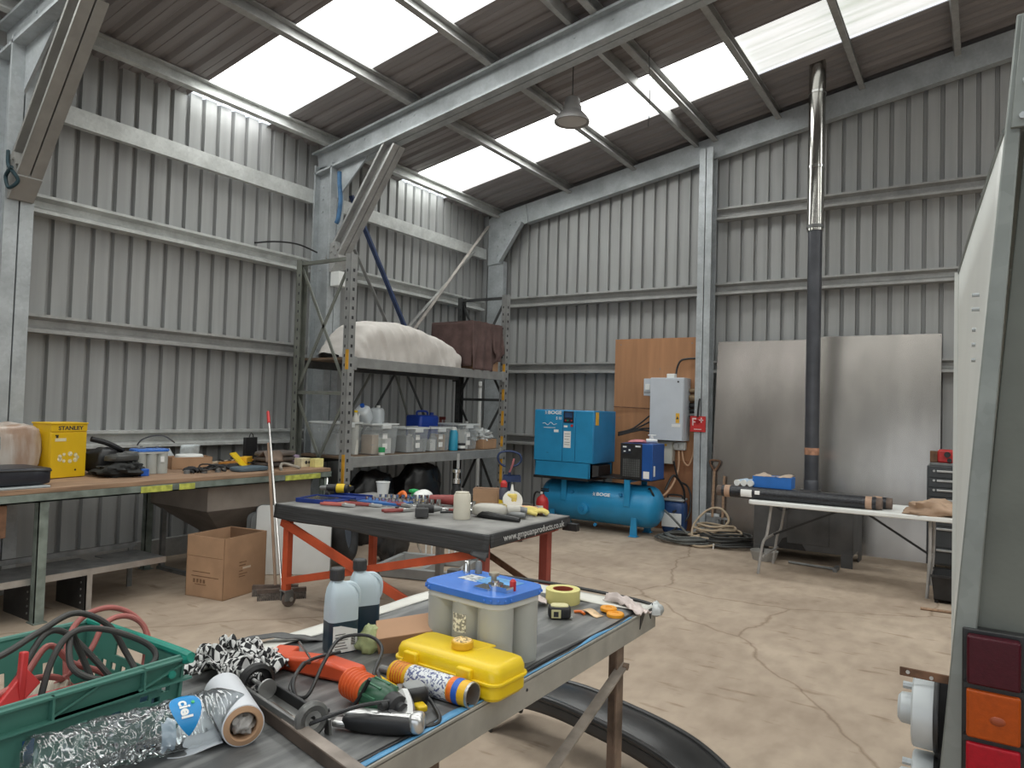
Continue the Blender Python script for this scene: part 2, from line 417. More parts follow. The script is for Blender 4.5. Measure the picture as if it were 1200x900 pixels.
# sheeting rails: sigma section, open side to the wall
SIG = [(0,.16),(.165,.16),(.165,.135),(.085,.115),(.085,.06),(.165,.030),(.165,0),(0,0),(0,.006),(.157,.006),(.157,.025),(.077,.055),(.077,.12),(.157,.14),(.157,.154),(0,.154)]
tn = 0
for z, nm in ((1.115,'lowest'),(2.125,'second lowest'),(3.155,'third')):
    for a, b, bay in ((YF,2.52,''),(2.72,5.88,'near bay'),(6.08,9.5,'far bay')):
        tn += 1
        struct('trim_%d' % tn, MB().prism([(XL+d, z+h) for d, h in SIG], a, b, 'y'), galv_w if z != 2.125 else galv_d, ('%s sheeting rail on the left wall, %s' % (nm, bay)) if bay else None, ang=25)
for a, b, bay in ((YF,2.52,''),(2.72,5.88,'near bay'),(6.08,9.5,'far bay')):
    tn += 1
    struct('trim_%d' % tn, channel((XL+.17, a, 4.075), (XL+.17, b, 4.075), (0,0,1), (-1,0,0), .165, .07), galv_w, ('plain galvanised top rail on the left wall, %s' % bay) if bay else None)
for z, nm in ((1.03,'lowest'),(2.15,'second lowest'),(3.20,'third'),(4.22,'highest')):
    for a, b, sd in ((-6.5,-3.22,'left of the gable post'),(-3.04,2.5,'right of the gable post'),(2.7,XR-.1,'')):
        if z > 4 and a < -6: continue
        tn += 1
        struct('trim_%d' % tn, MB().prism([(YB-d, z+h) for d, h in SIG], a, b, 'x'), galv_d, ('%s sheeting rail on the back wall %s' % (nm, sd)) if sd else None, ang=25)

# loose bracing along the left wall
b1 = MB().bar((XL+.28, 9.38, 4.50), (XL+.30, 7.55, 2.55), .012, .06, up=(1,0,0))
struct('brace_trim', b1, mat('pale_flat_bar',(.42,.39,.36),.6,.4,.15,8), 'pale diagonal flat bar brace below the corner haunch plate')
b1 = MB().bar((XL+.25, 9.05, 4.02), (XL+.25, 7.1, 2.25), .012, .05, up=(1,0,0))
struct('brace_trim', b1, galv_d, 'thin grey diagonal brace low on the far bay of the left wall')
b1 = MB().bar((XL+.42, 6.25, 4.15), (XL+.42, 7.45, 2.45), .03, .06, up=(1,0,0))
struct('brace_trim', b1, mat('dark_blue_paint',(.05,.075,.17),.5,.1,.15,8), 'dark blue diagonal bar beside the knee brace')
b1 = MB().bar((XL+.25, 6.5, 3.55), (XL+.25, 7.5, 2.2), .012, .05, up=(1,0,0))
struct('brace_trim', b1, galv_d, 'thin grey diagonal brace beside the dark blue bar')

# ------------------------------------------------------------------ camera, world, exposure
cam = bpy.data.cameras.new('camera'); co = bpy.data.objects.new('camera', cam); COL.objects.link(co); SC.camera = co
cam.sensor_fit = 'HORIZONTAL'; cam.sensor_width = 36; cam.lens = 36*845.322/1200; cam.clip_start = .05; cam.clip_end = 100
yaw, pitch, roll = -.578903, .0327836, .0293934
f = Vector((math.sin(yaw)*math.cos(pitch), math.cos(yaw)*math.cos(pitch), math.sin(pitch))); r = Vector((math.cos(yaw), -math.sin(yaw), 0)); u = r.cross(f)
r2 = math.cos(roll)*r+math.sin(roll)*u; u2 = -math.sin(roll)*r+math.cos(roll)*u
co.matrix_world = Matrix(((r2.x,u2.x,-f.x,0),(r2.y,u2.y,-f.y,0),(r2.z,u2.z,-f.z,1.6),(0,0,0,1)))
w = bpy.data.worlds.new('sky'); SC.world = w; w.use_nodes = True
w.node_tree.nodes['Background'].inputs[0].default_value = (.86,.93,1,1); w.node_tree.nodes['Background'].inputs[1].default_value = 1.5
vs = SC.view_settings; vs.view_transform = 'Standard'; vs.look = 'None'; vs.gamma = 1.0; vs.use_curve_mapping = False; vs.exposure = 0.0
# ================================================================== LEFT SIDE: timber bench and what stands on and under it
green_p = mat('worn_green_paint', (.19,.225,.20), .6, .2, .3, 9)
lime = mat('lime_paint', (.50,.53,.10), .6, 0, .25, 20)
BZ = .94
t = thing('workbench', 'long timber topped workbench with a worn green steel frame along the left wall', 'workbench', (-6.0, 3.0, 0))
for k, x in enumerate((-.55,-.19,.16)):
    obj('tabletop', MB().box(x, x+(.345), -2.2, 2.12, BZ-.035, BZ-.002*(k==1)), wood, t, bevel=.004, label='scuffed timber board' if k == 0 else None)
mb = MB().box(.495,.51,-2.2,2.12,BZ-.095,BZ-.035).box(-.57,-.555,-2.2,2.12,BZ-.095,BZ-.035).box(-.56,.5,2.12,2.135,BZ-.095,BZ-.035)
mb.box(.43,.51,-2.2,2.12,BZ-.095,BZ-.085)
mb.box(.511,.513,.16,.42,BZ-.09,BZ-.042,1).box(.511,.513,.48,.62,BZ-.09,BZ-.042,1).box(.511,.513,1.55,1.98,BZ-.09,BZ-.042,1)
for y in (-.5,.8,1.6): mb.box(-.55,.5,y,y+.05,BZ-.09,BZ-.036)
obj('frame', mb, [green_p, lime], t, label='green painted edge angle with lime paint marks')
for x in (-.56,.44):
    for y in (-.56,.8 if x < 0 else None,2.03):
        if y is None: continue
        mb = MB().box(x,x+.065,y,y+.006,0,BZ-.09).box(x+.059,x+.065,y,y+.065,0,BZ-.09).box(x-.02,x+.09,y-.01,y+.08,0,.008)
        obj('leg', mb, green_p, t)
mb = MB().box(.36,.49,-1.1,-.75,.62,.84); obj('drawer', mb, dust, t, bevel=.004, label='small rusty drawer under the bench top')

# low steel shelf bench
t = thing('low_steel_bench', 'low dull steel bench on folded panel legs in front of the long workbench', 'bench', (-5.77, 2.48, 0))
obj('seat_plate', MB().box(-.24,.2,-1.2,.5,.295,.305).box(-.24,.2,.62,.96,.295,.305).box(-.1,.2,.5,.62,.295,.305), steeld, t)
obj('front_edge', MB().box(.195,.205,-1.2,.96,.262,.308), steel, t, label='bright folded front edge')
for y in (-.62,-.02,.34,.74):
    mb = MB().box(-.24,.2,y,y+.006,0,.295).box(.19,.2,y,y+.045,0,.295,1)
    for z in (.05,.1,.15,.2,.25): mb.cyl((.13,y-.004,z),(.13,y+.002,z),.008,mi=1,seg=8)
    if y < .7: obj('leg', mb, [mat('dark_folded_steel',(.06,.058,.056),.5,.4,.2,8), steel], t)
obj('back_rail', MB().box(-.27,-.24,-1.2,.96,.33,.37).box(-.26,-.245,-1.1,-1.06,0,.35).box(-.26,-.245,.9,.94,0,.35), steeld, t)

# hopper hanging under the bench
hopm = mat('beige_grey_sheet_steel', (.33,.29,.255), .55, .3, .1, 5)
t = thing('metal_hopper', 'beige grey sheet metal hopper with a funnel bottom under the workbench', 'hopper', (-6.05, 4.42, 0))
R = lambda x0,x1,y0,y1,z: [(x0,y0,z),(x1,y0,z),(x1,y1,z),(x0,y1,z)]
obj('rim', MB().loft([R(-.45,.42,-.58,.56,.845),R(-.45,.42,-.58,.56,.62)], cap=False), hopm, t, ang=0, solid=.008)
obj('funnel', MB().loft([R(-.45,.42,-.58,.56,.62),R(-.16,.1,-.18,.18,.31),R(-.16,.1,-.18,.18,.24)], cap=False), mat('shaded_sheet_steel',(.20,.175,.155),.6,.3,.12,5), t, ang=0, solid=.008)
for x, y in ((-.43,-.56),(.4,-.56),(.4,.54),(-.43,.54)):
    obj('hanger', MB().box(x-.02,x+.02,y-.004,y+.004,.8,.86), steeld, t)
for y in (-.5,.5): obj('stand', MB().box(-.40,.36,y-.025,y+.025,0,.03).box(-.38,-.34,y-.02,y+.02,.02,.63), steeld, t)

# open cardboard box on the floor
def carton(t, w, d, h, th=.006, flaps=True, m=cardb, inner=cardd):
    obj('carton_body', MB().box(-w/2,w/2,-d/2,d/2,0,.006).box(-w/2,w/2,-d/2,-d/2+th,0,h).box(-w/2,w/2,d/2-th,d/2,0,h).box(-w/2,-w/2+th,-d/2,d/2,0,h).box(w/2-th,w/2,-d/2,d/2,0,h), m, t, ang=0)
    if flaps:
        obj('flap', MB().box(-w/2+th,w/2-th,-d/2+th,-d/2+2*th,h*.55,h-.004), inner, t, ang=0)
        obj('flap', MB().box(-w/2+th,w/2-th,d/2-2*th,d/2-th,h*.55,h-.004), inner, t, ang=0)
t = thing('cardboard_box', 'large open brown cardboard box on the floor beside the brooms', 'box', (-5.27, 3.80, 0), .17)
carton(t, .40, .47, .49)
pm = mat('faded_brown_print', (.20,.11,.06), .9, 0, .2, 30)
mb = MB()
for z, a, b in ((.20,-.13,.06),(.165,-.14,.15),(.10,-.1,.02)): mb.box(a,b,-.2362,-.2352,z,z+.006)
for x in (-.12,-.085,-.05,-.015): mb.box(x,x+.022,-.2362,-.2352,.115,.145)
mb.box(-.19,.19,-.2362,-.2352,.325,.328)
for z, a, b in ((.27,-.07,.01),(.245,-.07,.0),(.20,-.07,-.03),(.175,-.07,.02),(.155,-.07,.0)): mb.box(.2002,.2012,a,b,z,z+.007)
obj('print', mb, pm, t, ang=0)
obj('tape_patch', MB().box(.2002,.2014,-.03,.06,.215,.232), mat('pale_tape',(.62,.5,.38),.5,0,.05,6), t, ang=0)

# white folding table tops leaning under the bench
def rounded(w, h, r, n=6):
    out = []
    for cx, cy, a0 in ((w/2-r,r,-PI/2),(w/2-r,h-r,0),(-w/2+r,h-r,PI/2),(-w/2+r,r,PI)):
        out += [(cx+r*math.cos(a0+PI/2*k/n), cy+r*math.sin(a0+PI/2*k/n)) for k in range(n+1)]
    return out
edge = mat('grey_plastic_edge', (.20,.21,.21), .5, 0, .1, 6)
for k, (x, y, lab) in enumerate(((-5.46,4.44,'white folding table top leaning directly behind the open cardboard box'),(-5.21,4.64,'white folding table top leaning behind the left red castor leg'))):
    t = thing('folded_table', lab, 'table', (x, y, 0), 0, 'folded white tables under the workbench', rot=(math.radians(-7), 0, .785))
    W = .36
    obj('tabletop', MB().prism(rounded(W,.63,.05), -.018, .018, 'y'), white, t, bevel=.006)
    obj('rim', MB().prism(rounded(W+.012,.636,.055), -.01, .01, 'y'), edge, t)
    obj('leg_frame', MB().tube([(-.11,.03,.08),(-.11,.035,.5),(.11,.035,.5),(.11,.03,.08)], .011, sub=4), steeld, t)
    obj('hinge', MB().box(-.13,.13,.018,.035,.1,.16), steeld, t)
for k in range(2):
    x, y = -5.538-.058*k, 4.418
    t = thing('folded_table', ['grey edged folded table standing just behind the hopper stand','grey edged folded table rearmost of the leaning tables'][k], 'table', (x, y, 0), 0, 'folded white tables under the workbench', rot=(math.radians(-4), 0, .785))
    obj('tabletop', MB().prism(rounded(.32,.56,.07), -.014, .014, 'y'), edge, t, bevel=.005)
    obj('leg_frame', MB().tube([(-.1,.03,.08),(-.1,.03,.5),(.1,.03,.5),(.1,.03,.08)], .01, sub=4), steeld, t)

# two brooms leaning on the bench
def broom(t, top, hm, grip=None, hr=.013, ln=.40, a=1.2, back=.0):
    c, s = math.cos(a), math.sin(a)
    m = Rz(a)
    head = MB()
    head.prism([(-.028,.055),(.028,.055),(.02,.085),(-.02,.085)], -ln/2, ln/2, 'y', 0, m); obj('broom_head', head, mat('dark_broom_wood',(.10,.07,.055),.8,0,.25,20), t)
    b = MB()
    for i in range(26):
        for j in range(4):
            y = -ln/2+.008+i*(ln-.016)/25; x = -.022+j*.0147
            b.prism([(-.0055,-.0055),(.0055,-.0055),(.0055,.0055),(-.0055,.0055)], 0, .056, 'z', 0, m @ T(x+(x*.25), y, 0))
    obj('bristles', b, mat('grey_bristles',(.15,.13,.115),.9,0,.45,40), t, ang=0)
    top = Vector(top); base = Vector((0,0,.08)); d = top-base
    h = MB().cyl(base, top, hr, hr*.92, 14); obj('handle', h, hm, t)
    if grip:
        g = MB().cyl(top-d.normalized()*.13, top+d.normalized()*.005, hr*1.45, hr*1.35, 16).cyl(top+d.normalized()*.004, top+d.normalized()*.02, hr*1.2, hr*.5, 16)
        obj('grip', g, grip, t, label='red grip at the top of the pole')
t = thing('broom', 'wide broom with a plain wooden handle leaning on the workbench', 'broom', (-4.87, 3.98, 0))
broom(t, (-.73, .45, 1.20), mat('pale_broom_wood',(.33,.22,.15),.7,0,.15,10,stretch=(1,1,.2)), a=2.35, ln=.36)
t = thing('broom', 'broom with a silver pole and red grip leaning on the workbench', 'broom', (-4.74, 3.94, 0))
broom(t, (-1.01, .59, 1.485), mat('brushed_aluminium',(.66,.64,.62),.3,.9,.05,8), red, .011, .38, a=2.5)

# ------------------------------------------------------------------ on the bench
t = thing('wrapped_bundle', 'brown bundle wrapped in crinkled clear film on the left end of the workbench', 'bundle', (-6.22, 2.42, BZ), .2)
filmm = mat('crinkled_film', (.36,.24,.17), .3, 0, .5, 9, bump=.8, bscale=18, spec=.8, stretch=(1,1,.25), col2=(.60,.55,.50))
obj('wrapping', MB().blob((0,0,.215),(.34,.62,.43), 36, 20, .10, 9, p=4.5, flat=0), filmm, t, ang=60)
obj('film_fold', MB().blob((.1,-.2,.25),(.22,.3,.32), 26, 14, .14, 10, p=4, flat=0), mat('clear_film_grey',(.45,.47,.48),.2,0,.4,14,bump=.8,bscale=22,spec=.8), t, ang=60)
t = thing('padded_mat', 'black padded mat lying on the front edge of the workbench left end', 'mat', (-5.76, 2.06, BZ+.016), .03)
obj('padding', MB().blob((0,0,.062),(.42,1.02,.125), 48, 14, .05, 7, p=8, flat=0), mat('black_vinyl',(.018,.02,.028),.38,0,.2,5,bump=.35,bscale=9), t, ang=60)
obj('piping', MB().tube([(.2,-.48,.1),(.212,0,.112),(.2,.48,.1)], .006, sub=8), black, t)
tag(obj('grey_sheet', MB().box(-.24,.24,-.5,.46,0,.015), mat('pale_grey_board',(.38,.41,.42),.5,.1,.06,6), None, bevel=.004, loc=(-5.76,2.06,BZ)), 'pale grey board lying under the black padded mat', 'board')

t = thing('steel_cabinet', 'bright yellow steel box cabinet standing on the workbench', 'cabinet', (-6.10, 2.90, BZ), .16)
ylw = mat('yellow_powder_coat', (.75,.47,.01), .4, 0, .04, 5)
obj('body', MB().box(-.22,0,-.15,.15,0,.435), ylw, t, bevel=.006)
obj('door', MB().box(0,.008,-.146,.146,.004,.36), ylw, t, bevel=.002)
obj('top_panel', MB().box(0,.008,-.15,.15,.366,.425).box(-.225,.014,-.156,.156,.425,.437), ylw, t, bevel=.003)
text('lettering', 'STANLEY', .042, ink, t, (.0088,.01,.393), FX, bold=.0012, sx=1.18)
gl = MB()
for i in range(9):
    a = i/9*2*PI; gl.cyl((.008,.0+.075*math.cos(a),.16+.03*math.sin(a)),(.0095,.0+.075*math.cos(a),.16+.03*math.sin(a)),.013+.003*(i%3),seg=12)
obj('sticker', gl, mat('pale_sticker',(.70,.62,.38),.6,0,.25,60), t, label='oval cluster of pale printed stickers')
obj('label_plate', MB().box(.008,.0095,-.115,-.025,.29,.315), mat('pale_yellow_plate',(.75,.68,.45),.5,0,.06,30), t)
obj('lock', MB().cyl((.008,-.10,.325),(.014,-.10,.325),.008).box(.008,.012,-.115,-.09,.334,.342), black, t)
obj('keyhole', MB().cyl((.008,.06,.06),(.010,.06,.06),.008), black, t)

# black clutter right of the cabinet
t = thing('black_tool_case', 'black plastic saddle-shaped case leaning beside the yellow cabinet', 'case', (-6.22, 3.24, BZ), .3)
obj('case_body', MB().blob((0,0,.11),(.26,.26,.22), 28, 14, .16, 6, p=3.2, flat=0), black, t)
obj('handle', MB().tube([(.02,-.15,.30),(.06,-.05,.27),(.1,.05,.22),(.1,.1,.19)], .022, sub=6), black, t)
t = thing('power_tool', 'dark grey flat power tool lying on top of black cloth by the yellow cabinet', 'tool', (-5.98, 3.27, BZ+.115), .35)
obj('tool_body', MB().blob((0,0,.035),(.17,.28,.07), 24, 10, .05, 6, p=3.5, flat=0), mat('dark_grey_plastic',(.06,.062,.06),.45,0,.2,12), t)
obj('guard', MB().cyl((0,.09,.05),(0,.09,.08),.055), steeld, t)
obj('switch', MB().box(.03,.06,-.1,-.03,.06,.08), edge, t)
tag(obj('black_cloth', MB().blob((0,0,.055),(.34,.36,.12), 40, 18, .4, 7, flat=0), mat('black_fabric',(.02,.021,.02),.85,0,.3,14,bump=.4,bscale=14), None, ang=70, loc=(-5.97,3.25,BZ)), 'crumpled black cloth between the yellow cabinet and the grey battery', 'cloth')
tag(obj('masking_roll', MB().lathe([(.028,0),(.055,0),(.055,.05),(.028,.05),(.028,0)], seg=24, cap=False), mat('cream_tape',(.7,.62,.42),.7,0,.05,9), None, loc=(-6.22,3.44,BZ+.055), rot=(PI/2,0,.4)), 'cream roll of tape on edge behind the workbench battery', 'tape')

# battery builder shared by the bench and the near table
batg = mat('pale_grey_battery_case', (.43,.44,.41), .45, 0, .04, 8)
batl = mat('blue_battery_lid', (.045,.19,.66), .26, 0, .06, 8, spec=.8)
def battery(t, L=.29, W=.205, H=.205, lid=batl, case=batg):
    r = W/4-.003
    top = H-.036
    mb = MB().box(-L/2+.045,L/2-.045,-W/2+.03,W/2-.03,0,top)
    xs = [-L/2+r, 0 if L < .3 else 0, L/2-r]
    for i, x in enumerate(xs):
        for y in (-W/2+r, W/2-r):
            mb.cyl((x,y,0),(x,y,top),r*.985,r,32)
    obj('cell_case', mb, case, t, ang=40)
    obj('collar', MB().prism(rr2(L,W,.045), top-.006, top+.012), mat('pale_collar',(.62,.63,.60),.45,0,.03,8), t, bevel=.003)
    mb = MB().prism(rr2(L+.012,W+.012,.05), top+.012, H-.004)
    n = 26
    P = rr2(L+.016,W+.016,.052)
    for p in P[::2]:
        mb.cyl((p[0]*.998,p[1]*.998,top+.016),(p[0]*.998,p[1]*.998,H-.012),.0035,seg=6)
    obj('lid', mb, lid, t, bevel=.004)
def rr2(L, W, r, n=8):
    return [(x, y-W/2) for x, y in rounded(L, W, r, n)]
t = thing('car_battery', 'grey battery with blue lid on the workbench beside a cardboard tray', 'battery', (-6.07, 3.555, BZ), 1.35)
battery(t, .27, .2, .215)
obj('terminal', MB().cyl((-.06,.03,.213),(-.06,.03,.232),.011).cyl((.07,.03,.213),(.07,.03,.232),.011).box(-.09,-.03,.01,.05,.214,.222), steeld, t)
obj('lid_sticker', MB().cyl((-.145,0,.1),(-.149,0,.1),.042), ink, t)
obj('barcode_sticker', MB().box(.06,.09,-.1075,-.1045,.10,.15), paper, t)
tag(obj('lead_loop', MB().tube([(-.12,-.05,.0),(-.1,-.02,.05),(-.05,.05,.085),(.0,.12,.085),(.03,.17,.05),(.04,.2,.025)], .006, sub=8), mat('dark_grey_cable',(.05,.05,.05),.5,0,.2,9), None, loc=(-6.07,3.56,BZ+.235)), 'dark cable lead arching over the workbench battery', 'cable')
t = thing('small_blue_box', 'tiny dark blue box in front of the workbench battery', 'box', (-5.88, 3.40, BZ), 1.4)
obj('carton', MB().box(-.032,.032,-.035,.035,0,.055), blue, t, bevel=.003); obj('tuck_flap', MB().box(-.03,.03,-.034,.034,.0555,.058), batl, t)

t = thing('cardboard_tray', 'shallow brown cardboard tray of white parts on the workbench', 'tray', (-6.28, 4.07, BZ), 1.25)
carton(t, .36, .22, .11, flaps=False)
tag(obj('foam_block', MB().blob((0,0,.03),(.24,.14,.06), 24, 10, .05, 6, p=5), white, None, loc=(-6.28,4.07,BZ+.075), rot=(0,0,1.25)), 'white foam block lying in the cardboard tray', 'foam')
tag(obj('document_sleeve', MB().grid(lambda u,v: (.02*math.sin(u*3)+.05*v, (u-.5)*.2, v*.20), 8, 8), mat('clear_sleeve',(.55,.60,.62),.25,0,.25,12,bump=.4,bscale=20), None, solid=.004, loc=(-6.50,4.20,BZ+.003), rot=(0,-.1,.0)), 'pale clear plastic sleeve standing upright behind the cardboard tray', 'sleeve')
tag(obj('document_sleeve', MB().grid(lambda u,v: (.03*math.sin(u*4), (u-.5)*.2, v*.16), 8, 8), mat('clear_sleeve_white',(.62,.66,.68),.25,0,.25,12,bump=.5,bscale=16), None, solid=.004, loc=(-6.44,4.0,BZ+.003), rot=(.5,-.25,.1)), 'crumpled pale plastic sleeve slumped behind the cardboard tray', 'sleeve')
# loose fittings along the front of the bench
rf = random.Random(5)
for i in range(16):
    y = 3.75+i*.048+rf.uniform(-.015,.015); x = -5.86+rf.uniform(-.12,.1)
    mb = MB(); k = i % 3; a = rf.uniform(0,3)
    if k == 0: mb.lathe([(.012,0),(.026,0),(.026,.03),(.012,.03),(.012,0)], seg=14, cap=False); cm, lb = steeld, 'ring'
    elif k == 1: mb.tube([(-.05,0,.01),(-.01,.02,.02),(.03,-.01,.015),(.05,.01,.01)], .009, sub=4); cm, lb = rubber, 'hose offcut'
    else: mb.cyl((-.03,0,.012),(.025,0,.012),.008,seg=8).cyl((.025,0,.012),(.04,0,.012),.013,seg=6); cm, lb = steel, 'bolt'
    o = obj(['steel_ring','hose_offcut','bolt'][k], mb, cm, None, loc=(x,y,BZ), rot=(0,0,a))
    tag(o, 'loose %s on the workbench in front of the cardboard tray' % ['dull steel ring','black hose offcut','steel bolt'][k], lb, ['steel rings on the workbench','hose offcuts on the workbench','bolts on the workbench'][k])
for k, (x, y, a, lb) in enumerate(((-5.93,3.86,.3,'black work glove lying left of the loose fittings on the workbench'),(-6.02,4.16,1.2,'black work glove lying against the cardboard tray on the workbench'),(-5.96,4.30,2.2,'black work glove lying just left of the yellow folded card'))):
    t = thing('work_glove', lb, 'glove', (x, y, BZ), a)
    bg = mat('black_glove_knit', (.022,.022,.024), .85, 0, .3, 16)
    obj('palm', MB().blob((0,0,.024),(.13,.10,.055), 20, 10, .25, 6, flat=.0), bg, t, ang=60)
    for j in range(4): obj('finger', MB().tube([(.04,-.036+.024*j,.025),(.085,-.04+.026*j,.035),(.12+.01*(j%2),-.045+.028*j,.014)], .012, sub=4), bg, t)
    obj('thumb', MB().tube([(-.02,-.045,.025),(.015,-.075,.025),(.05,-.08,.014)], .012, sub=4), bg, t)
for k, (x, y, z, lb) in enumerate(((-5.84,4.00,.02,'tangle of thin black cable in front of the cardboard tray'),(-6.42,4.60,.02,'tangle of thin black cable behind the yellow folded card'),(-6.10,4.62,.02,'tangle of thin black cable left of the stacked grey cushions'))):
    r3 = random.Random(20+k); pts = [(.09*math.cos(i*1.1)+r3.uniform(-.03,.03), .12*math.sin(i*.93)+r3.uniform(-.03,.03), .012+r3.uniform(0,.05)) for i in range(16)]
    tag(obj('cable_tangle', MB().tube(pts, .007, sub=5, seg=6), black, None, loc=(x,y,BZ)), lb, 'cable')
t = thing('folded_card', 'bright yellow folded card lying tilted on the workbench', 'card', (-6.02, 4.42, BZ), .6)
obj('panel', MB().box(-.09,.09,-.075,.075,0,.012, m=T(0,0,.075) @ Matrix.Rotation(.8,4,'Y')), yellow, t)
obj('panel', MB().box(-.02,.06,.06,.22,.02,.1), mat('deep_yellow_card',(.72,.40,.02),.6,0,.06,9), t, bevel=.003)
for k, (p0, p1, c, lb) in enumerate((((-6.40,4.12,.012),(-6.42,4.95,.05),(.62,.50,.36),'long pale wooden stick lying at the back of the workbench'),((-6.28,4.4,.03),(-6.33,4.98,.045),(.60,.27,.06),'orange brown stick lying beside the pale wooden stick'))):
    tag(obj('stick', MB().bar((0,0,0), Vector(p1)-Vector(p0), .03, .02), mat('stick_%d' % k, c, .7, 0, .15, 9), None, loc=(p0[0],p0[1],BZ+p0[2])), lb, 'stick')
tag(obj('parts_dish', MB().blob((0,0,.022),(.2,.34,.045), 28, 8, 0, p=5), mat('slate_blue_plastic',(.09,.13,.16),.5,0,.1,9), None, loc=(-5.72,4.32,BZ), rot=(0,0,.05)), 'flat slate blue dish at the front edge of the workbench', 'dish')
t = thing('accessory_pack', 'black hang-sell pack standing behind the stacked grey cushions', 'pack', (-6.42, 4.85, BZ), .2)
obj('card_back', MB().box(-.015,.015,-.09,.09,.06,.27), black, t, bevel=.004); obj('hang_hook', MB().tube([(0,-.02,.27),(0,0,.31),(0,.03,.30),(0,.04,.27)], .005, sub=5), black, t)
obj('base', MB().box(-.04,.04,-.1,.1,0,.06), black, t)
cush = mat('grey_brown_vinyl', (.12,.10,.09), .6, 0, .25, 6, bump=.3, bscale=12)
for k in range(3):
    tag(obj('seat_cushion', MB().blob((0,0,.026),(.26,.38,.055), 30, 12, .06, 6, p=4.5, flat=0), cush, None, ang=60, loc=(-5.99+.02*k,4.82-.01*k,BZ+.053*k), rot=(0,0,.05*k)), ['grey vinyl cushion at the bottom of the stack on the workbench','grey vinyl cushion in the middle of the stack on the workbench','grey vinyl cushion on top of the stack on the workbench'][k], 'cushion', 'cushions on the workbench')
tag(obj('leaning_flap', MB().grid(lambda u,v: ((u-.5)*.12, (v-.5)*.2+.03*math.sin(u*3), .17-.15*abs(u-.35)**1.0), 8, 8), mat('brown_leather',(.17,.12,.09),.6,0,.25,8,bump=.3,bscale=15), None, solid=.008, loc=(-5.78,4.60,BZ)), 'brown leather flap slumped against the stacked grey cushions', 'leather')
tag(obj('canvas_belt', MB().tube([(.1,-.1,.012),(.0,-.03,.03),(-.05,.04,.05),(.02,.1,.03),(.1,.12,.012)], .014, sub=6), mat('canvas_tan',(.30,.27,.23),.85,0,.15,14), None, loc=(-5.66,4.66,BZ)), 'grey canvas belt end hanging near the wooden broom handle', 'belt')
for k, (x, y, d, m_, lb, rz) in enumerate((
    (-6.18,5.0,(.13,.13,.105),mat('purple_carton',(.08,.05,.16),.5,0,.2,20),'dark purple carton at the right end of the workbench',.1),
    (-5.78,5.0,(.1,.13,.085),mat('cream_carton',(.66,.60,.42),.5,0,.1,25),'cream carton with dark print at the right end of the workbench',.1),
    (-5.66,5.08,(.09,.10,.085),mat('yellow_white_carton',(.78,.70,.28),.5,0,.06,25),'pale yellow carton at the right front corner of the workbench',-.1),
    (-6.05,5.08,(.12,.12,.10),mat('lilac_carton',(.42,.33,.45),.5,0,.2,25),'lilac carton behind the cream carton on the workbench',.05))):
    t = thing('small_carton', lb, 'box', (x, y, BZ), rz)
    obj('carton', MB().box(-d[0]/2,d[0]/2,-d[1]/2,d[1]/2,0,d[2]), m_, t, bevel=.002)
    obj('tuck_flap', MB().box(-d[0]/2+.002,d[0]/2-.002,-d[1]/2+.002,d[1]/2-.002,d[2],d[2]+.002), m_, t)
    if k == 1: obj('print', MB().cyl((.05,.0,.045),(.0515,.0,.045),.018).cyl((.05,.04,.045),(.0515,.04,.045),.014), ink, t)
# ================================================================== PALLET RACK in the far bay
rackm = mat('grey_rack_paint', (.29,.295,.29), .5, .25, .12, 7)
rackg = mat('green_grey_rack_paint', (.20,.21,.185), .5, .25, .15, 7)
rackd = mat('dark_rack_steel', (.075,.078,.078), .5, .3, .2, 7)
safety = mat('amber_rack_paint', (.62,.32,.03), .5, 0, .15, 15)
RX0, RX1, RY0, RY1 = -6.40, -5.56, 5.40, 8.35
t = thing('pallet_rack', 'tall grey two tier pallet rack with slotted uprights and cross braced ends', 'rack', (-5.98, 6.87, 0))
X0, X1, Y0, Y1 = RX0+5.98, RX1+5.98, RY0-6.87, RY1-6.87
def upright(x, y, m, h=3.17, s=1, accent=()):
    w, d = .095, .075
    mb = MB()
    # omega-like open section: face with slots to the aisle, returns towards the bay
    mb.box(x-.004, x+.004, y-w/2, y+w/2, 0, h).box(x-d*s if s > 0 else x, x if s > 0 else x+d, y-w/2, y-w/2+.006, 0, h).box(x-d*s if s > 0 else x, x if s > 0 else x+d, y+w/2-.006, y+w/2, 0, h)
    for k in range(int((h-.1)/.1)):
        z = .08+k*.1
        mb.box(x+.0035, x+.0055, y-.014, y+.014, z, z+.034, 1) if s > 0 else mb.box(x-.0055, x-.0035, y-.014, y+.014, z, z+.034, 1)
        mb.box(x-d*.6*s-.008, x-d*.6*s+.008, y-w/2-.0015, y-w/2+.001, z, z+.03, 1)
    for a, b in accent: mb.box(x-.03, x+.0045, y-w/2-.002, y-w/2+.012, a, b, 2)
    mb.box(x-.09, x+.06, y-.08, y+.08, 0, .008)
    return obj('upright', mb, [m, ink, safety], t, ang=0)
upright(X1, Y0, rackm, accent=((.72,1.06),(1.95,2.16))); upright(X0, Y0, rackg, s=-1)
upright(X1, Y1, rackm, accent=((.55,.98),(1.06,1.2),(1.35,1.55),(1.7,1.85),(2.05,2.2))); upright(X0, Y1, rackd, s=-1)
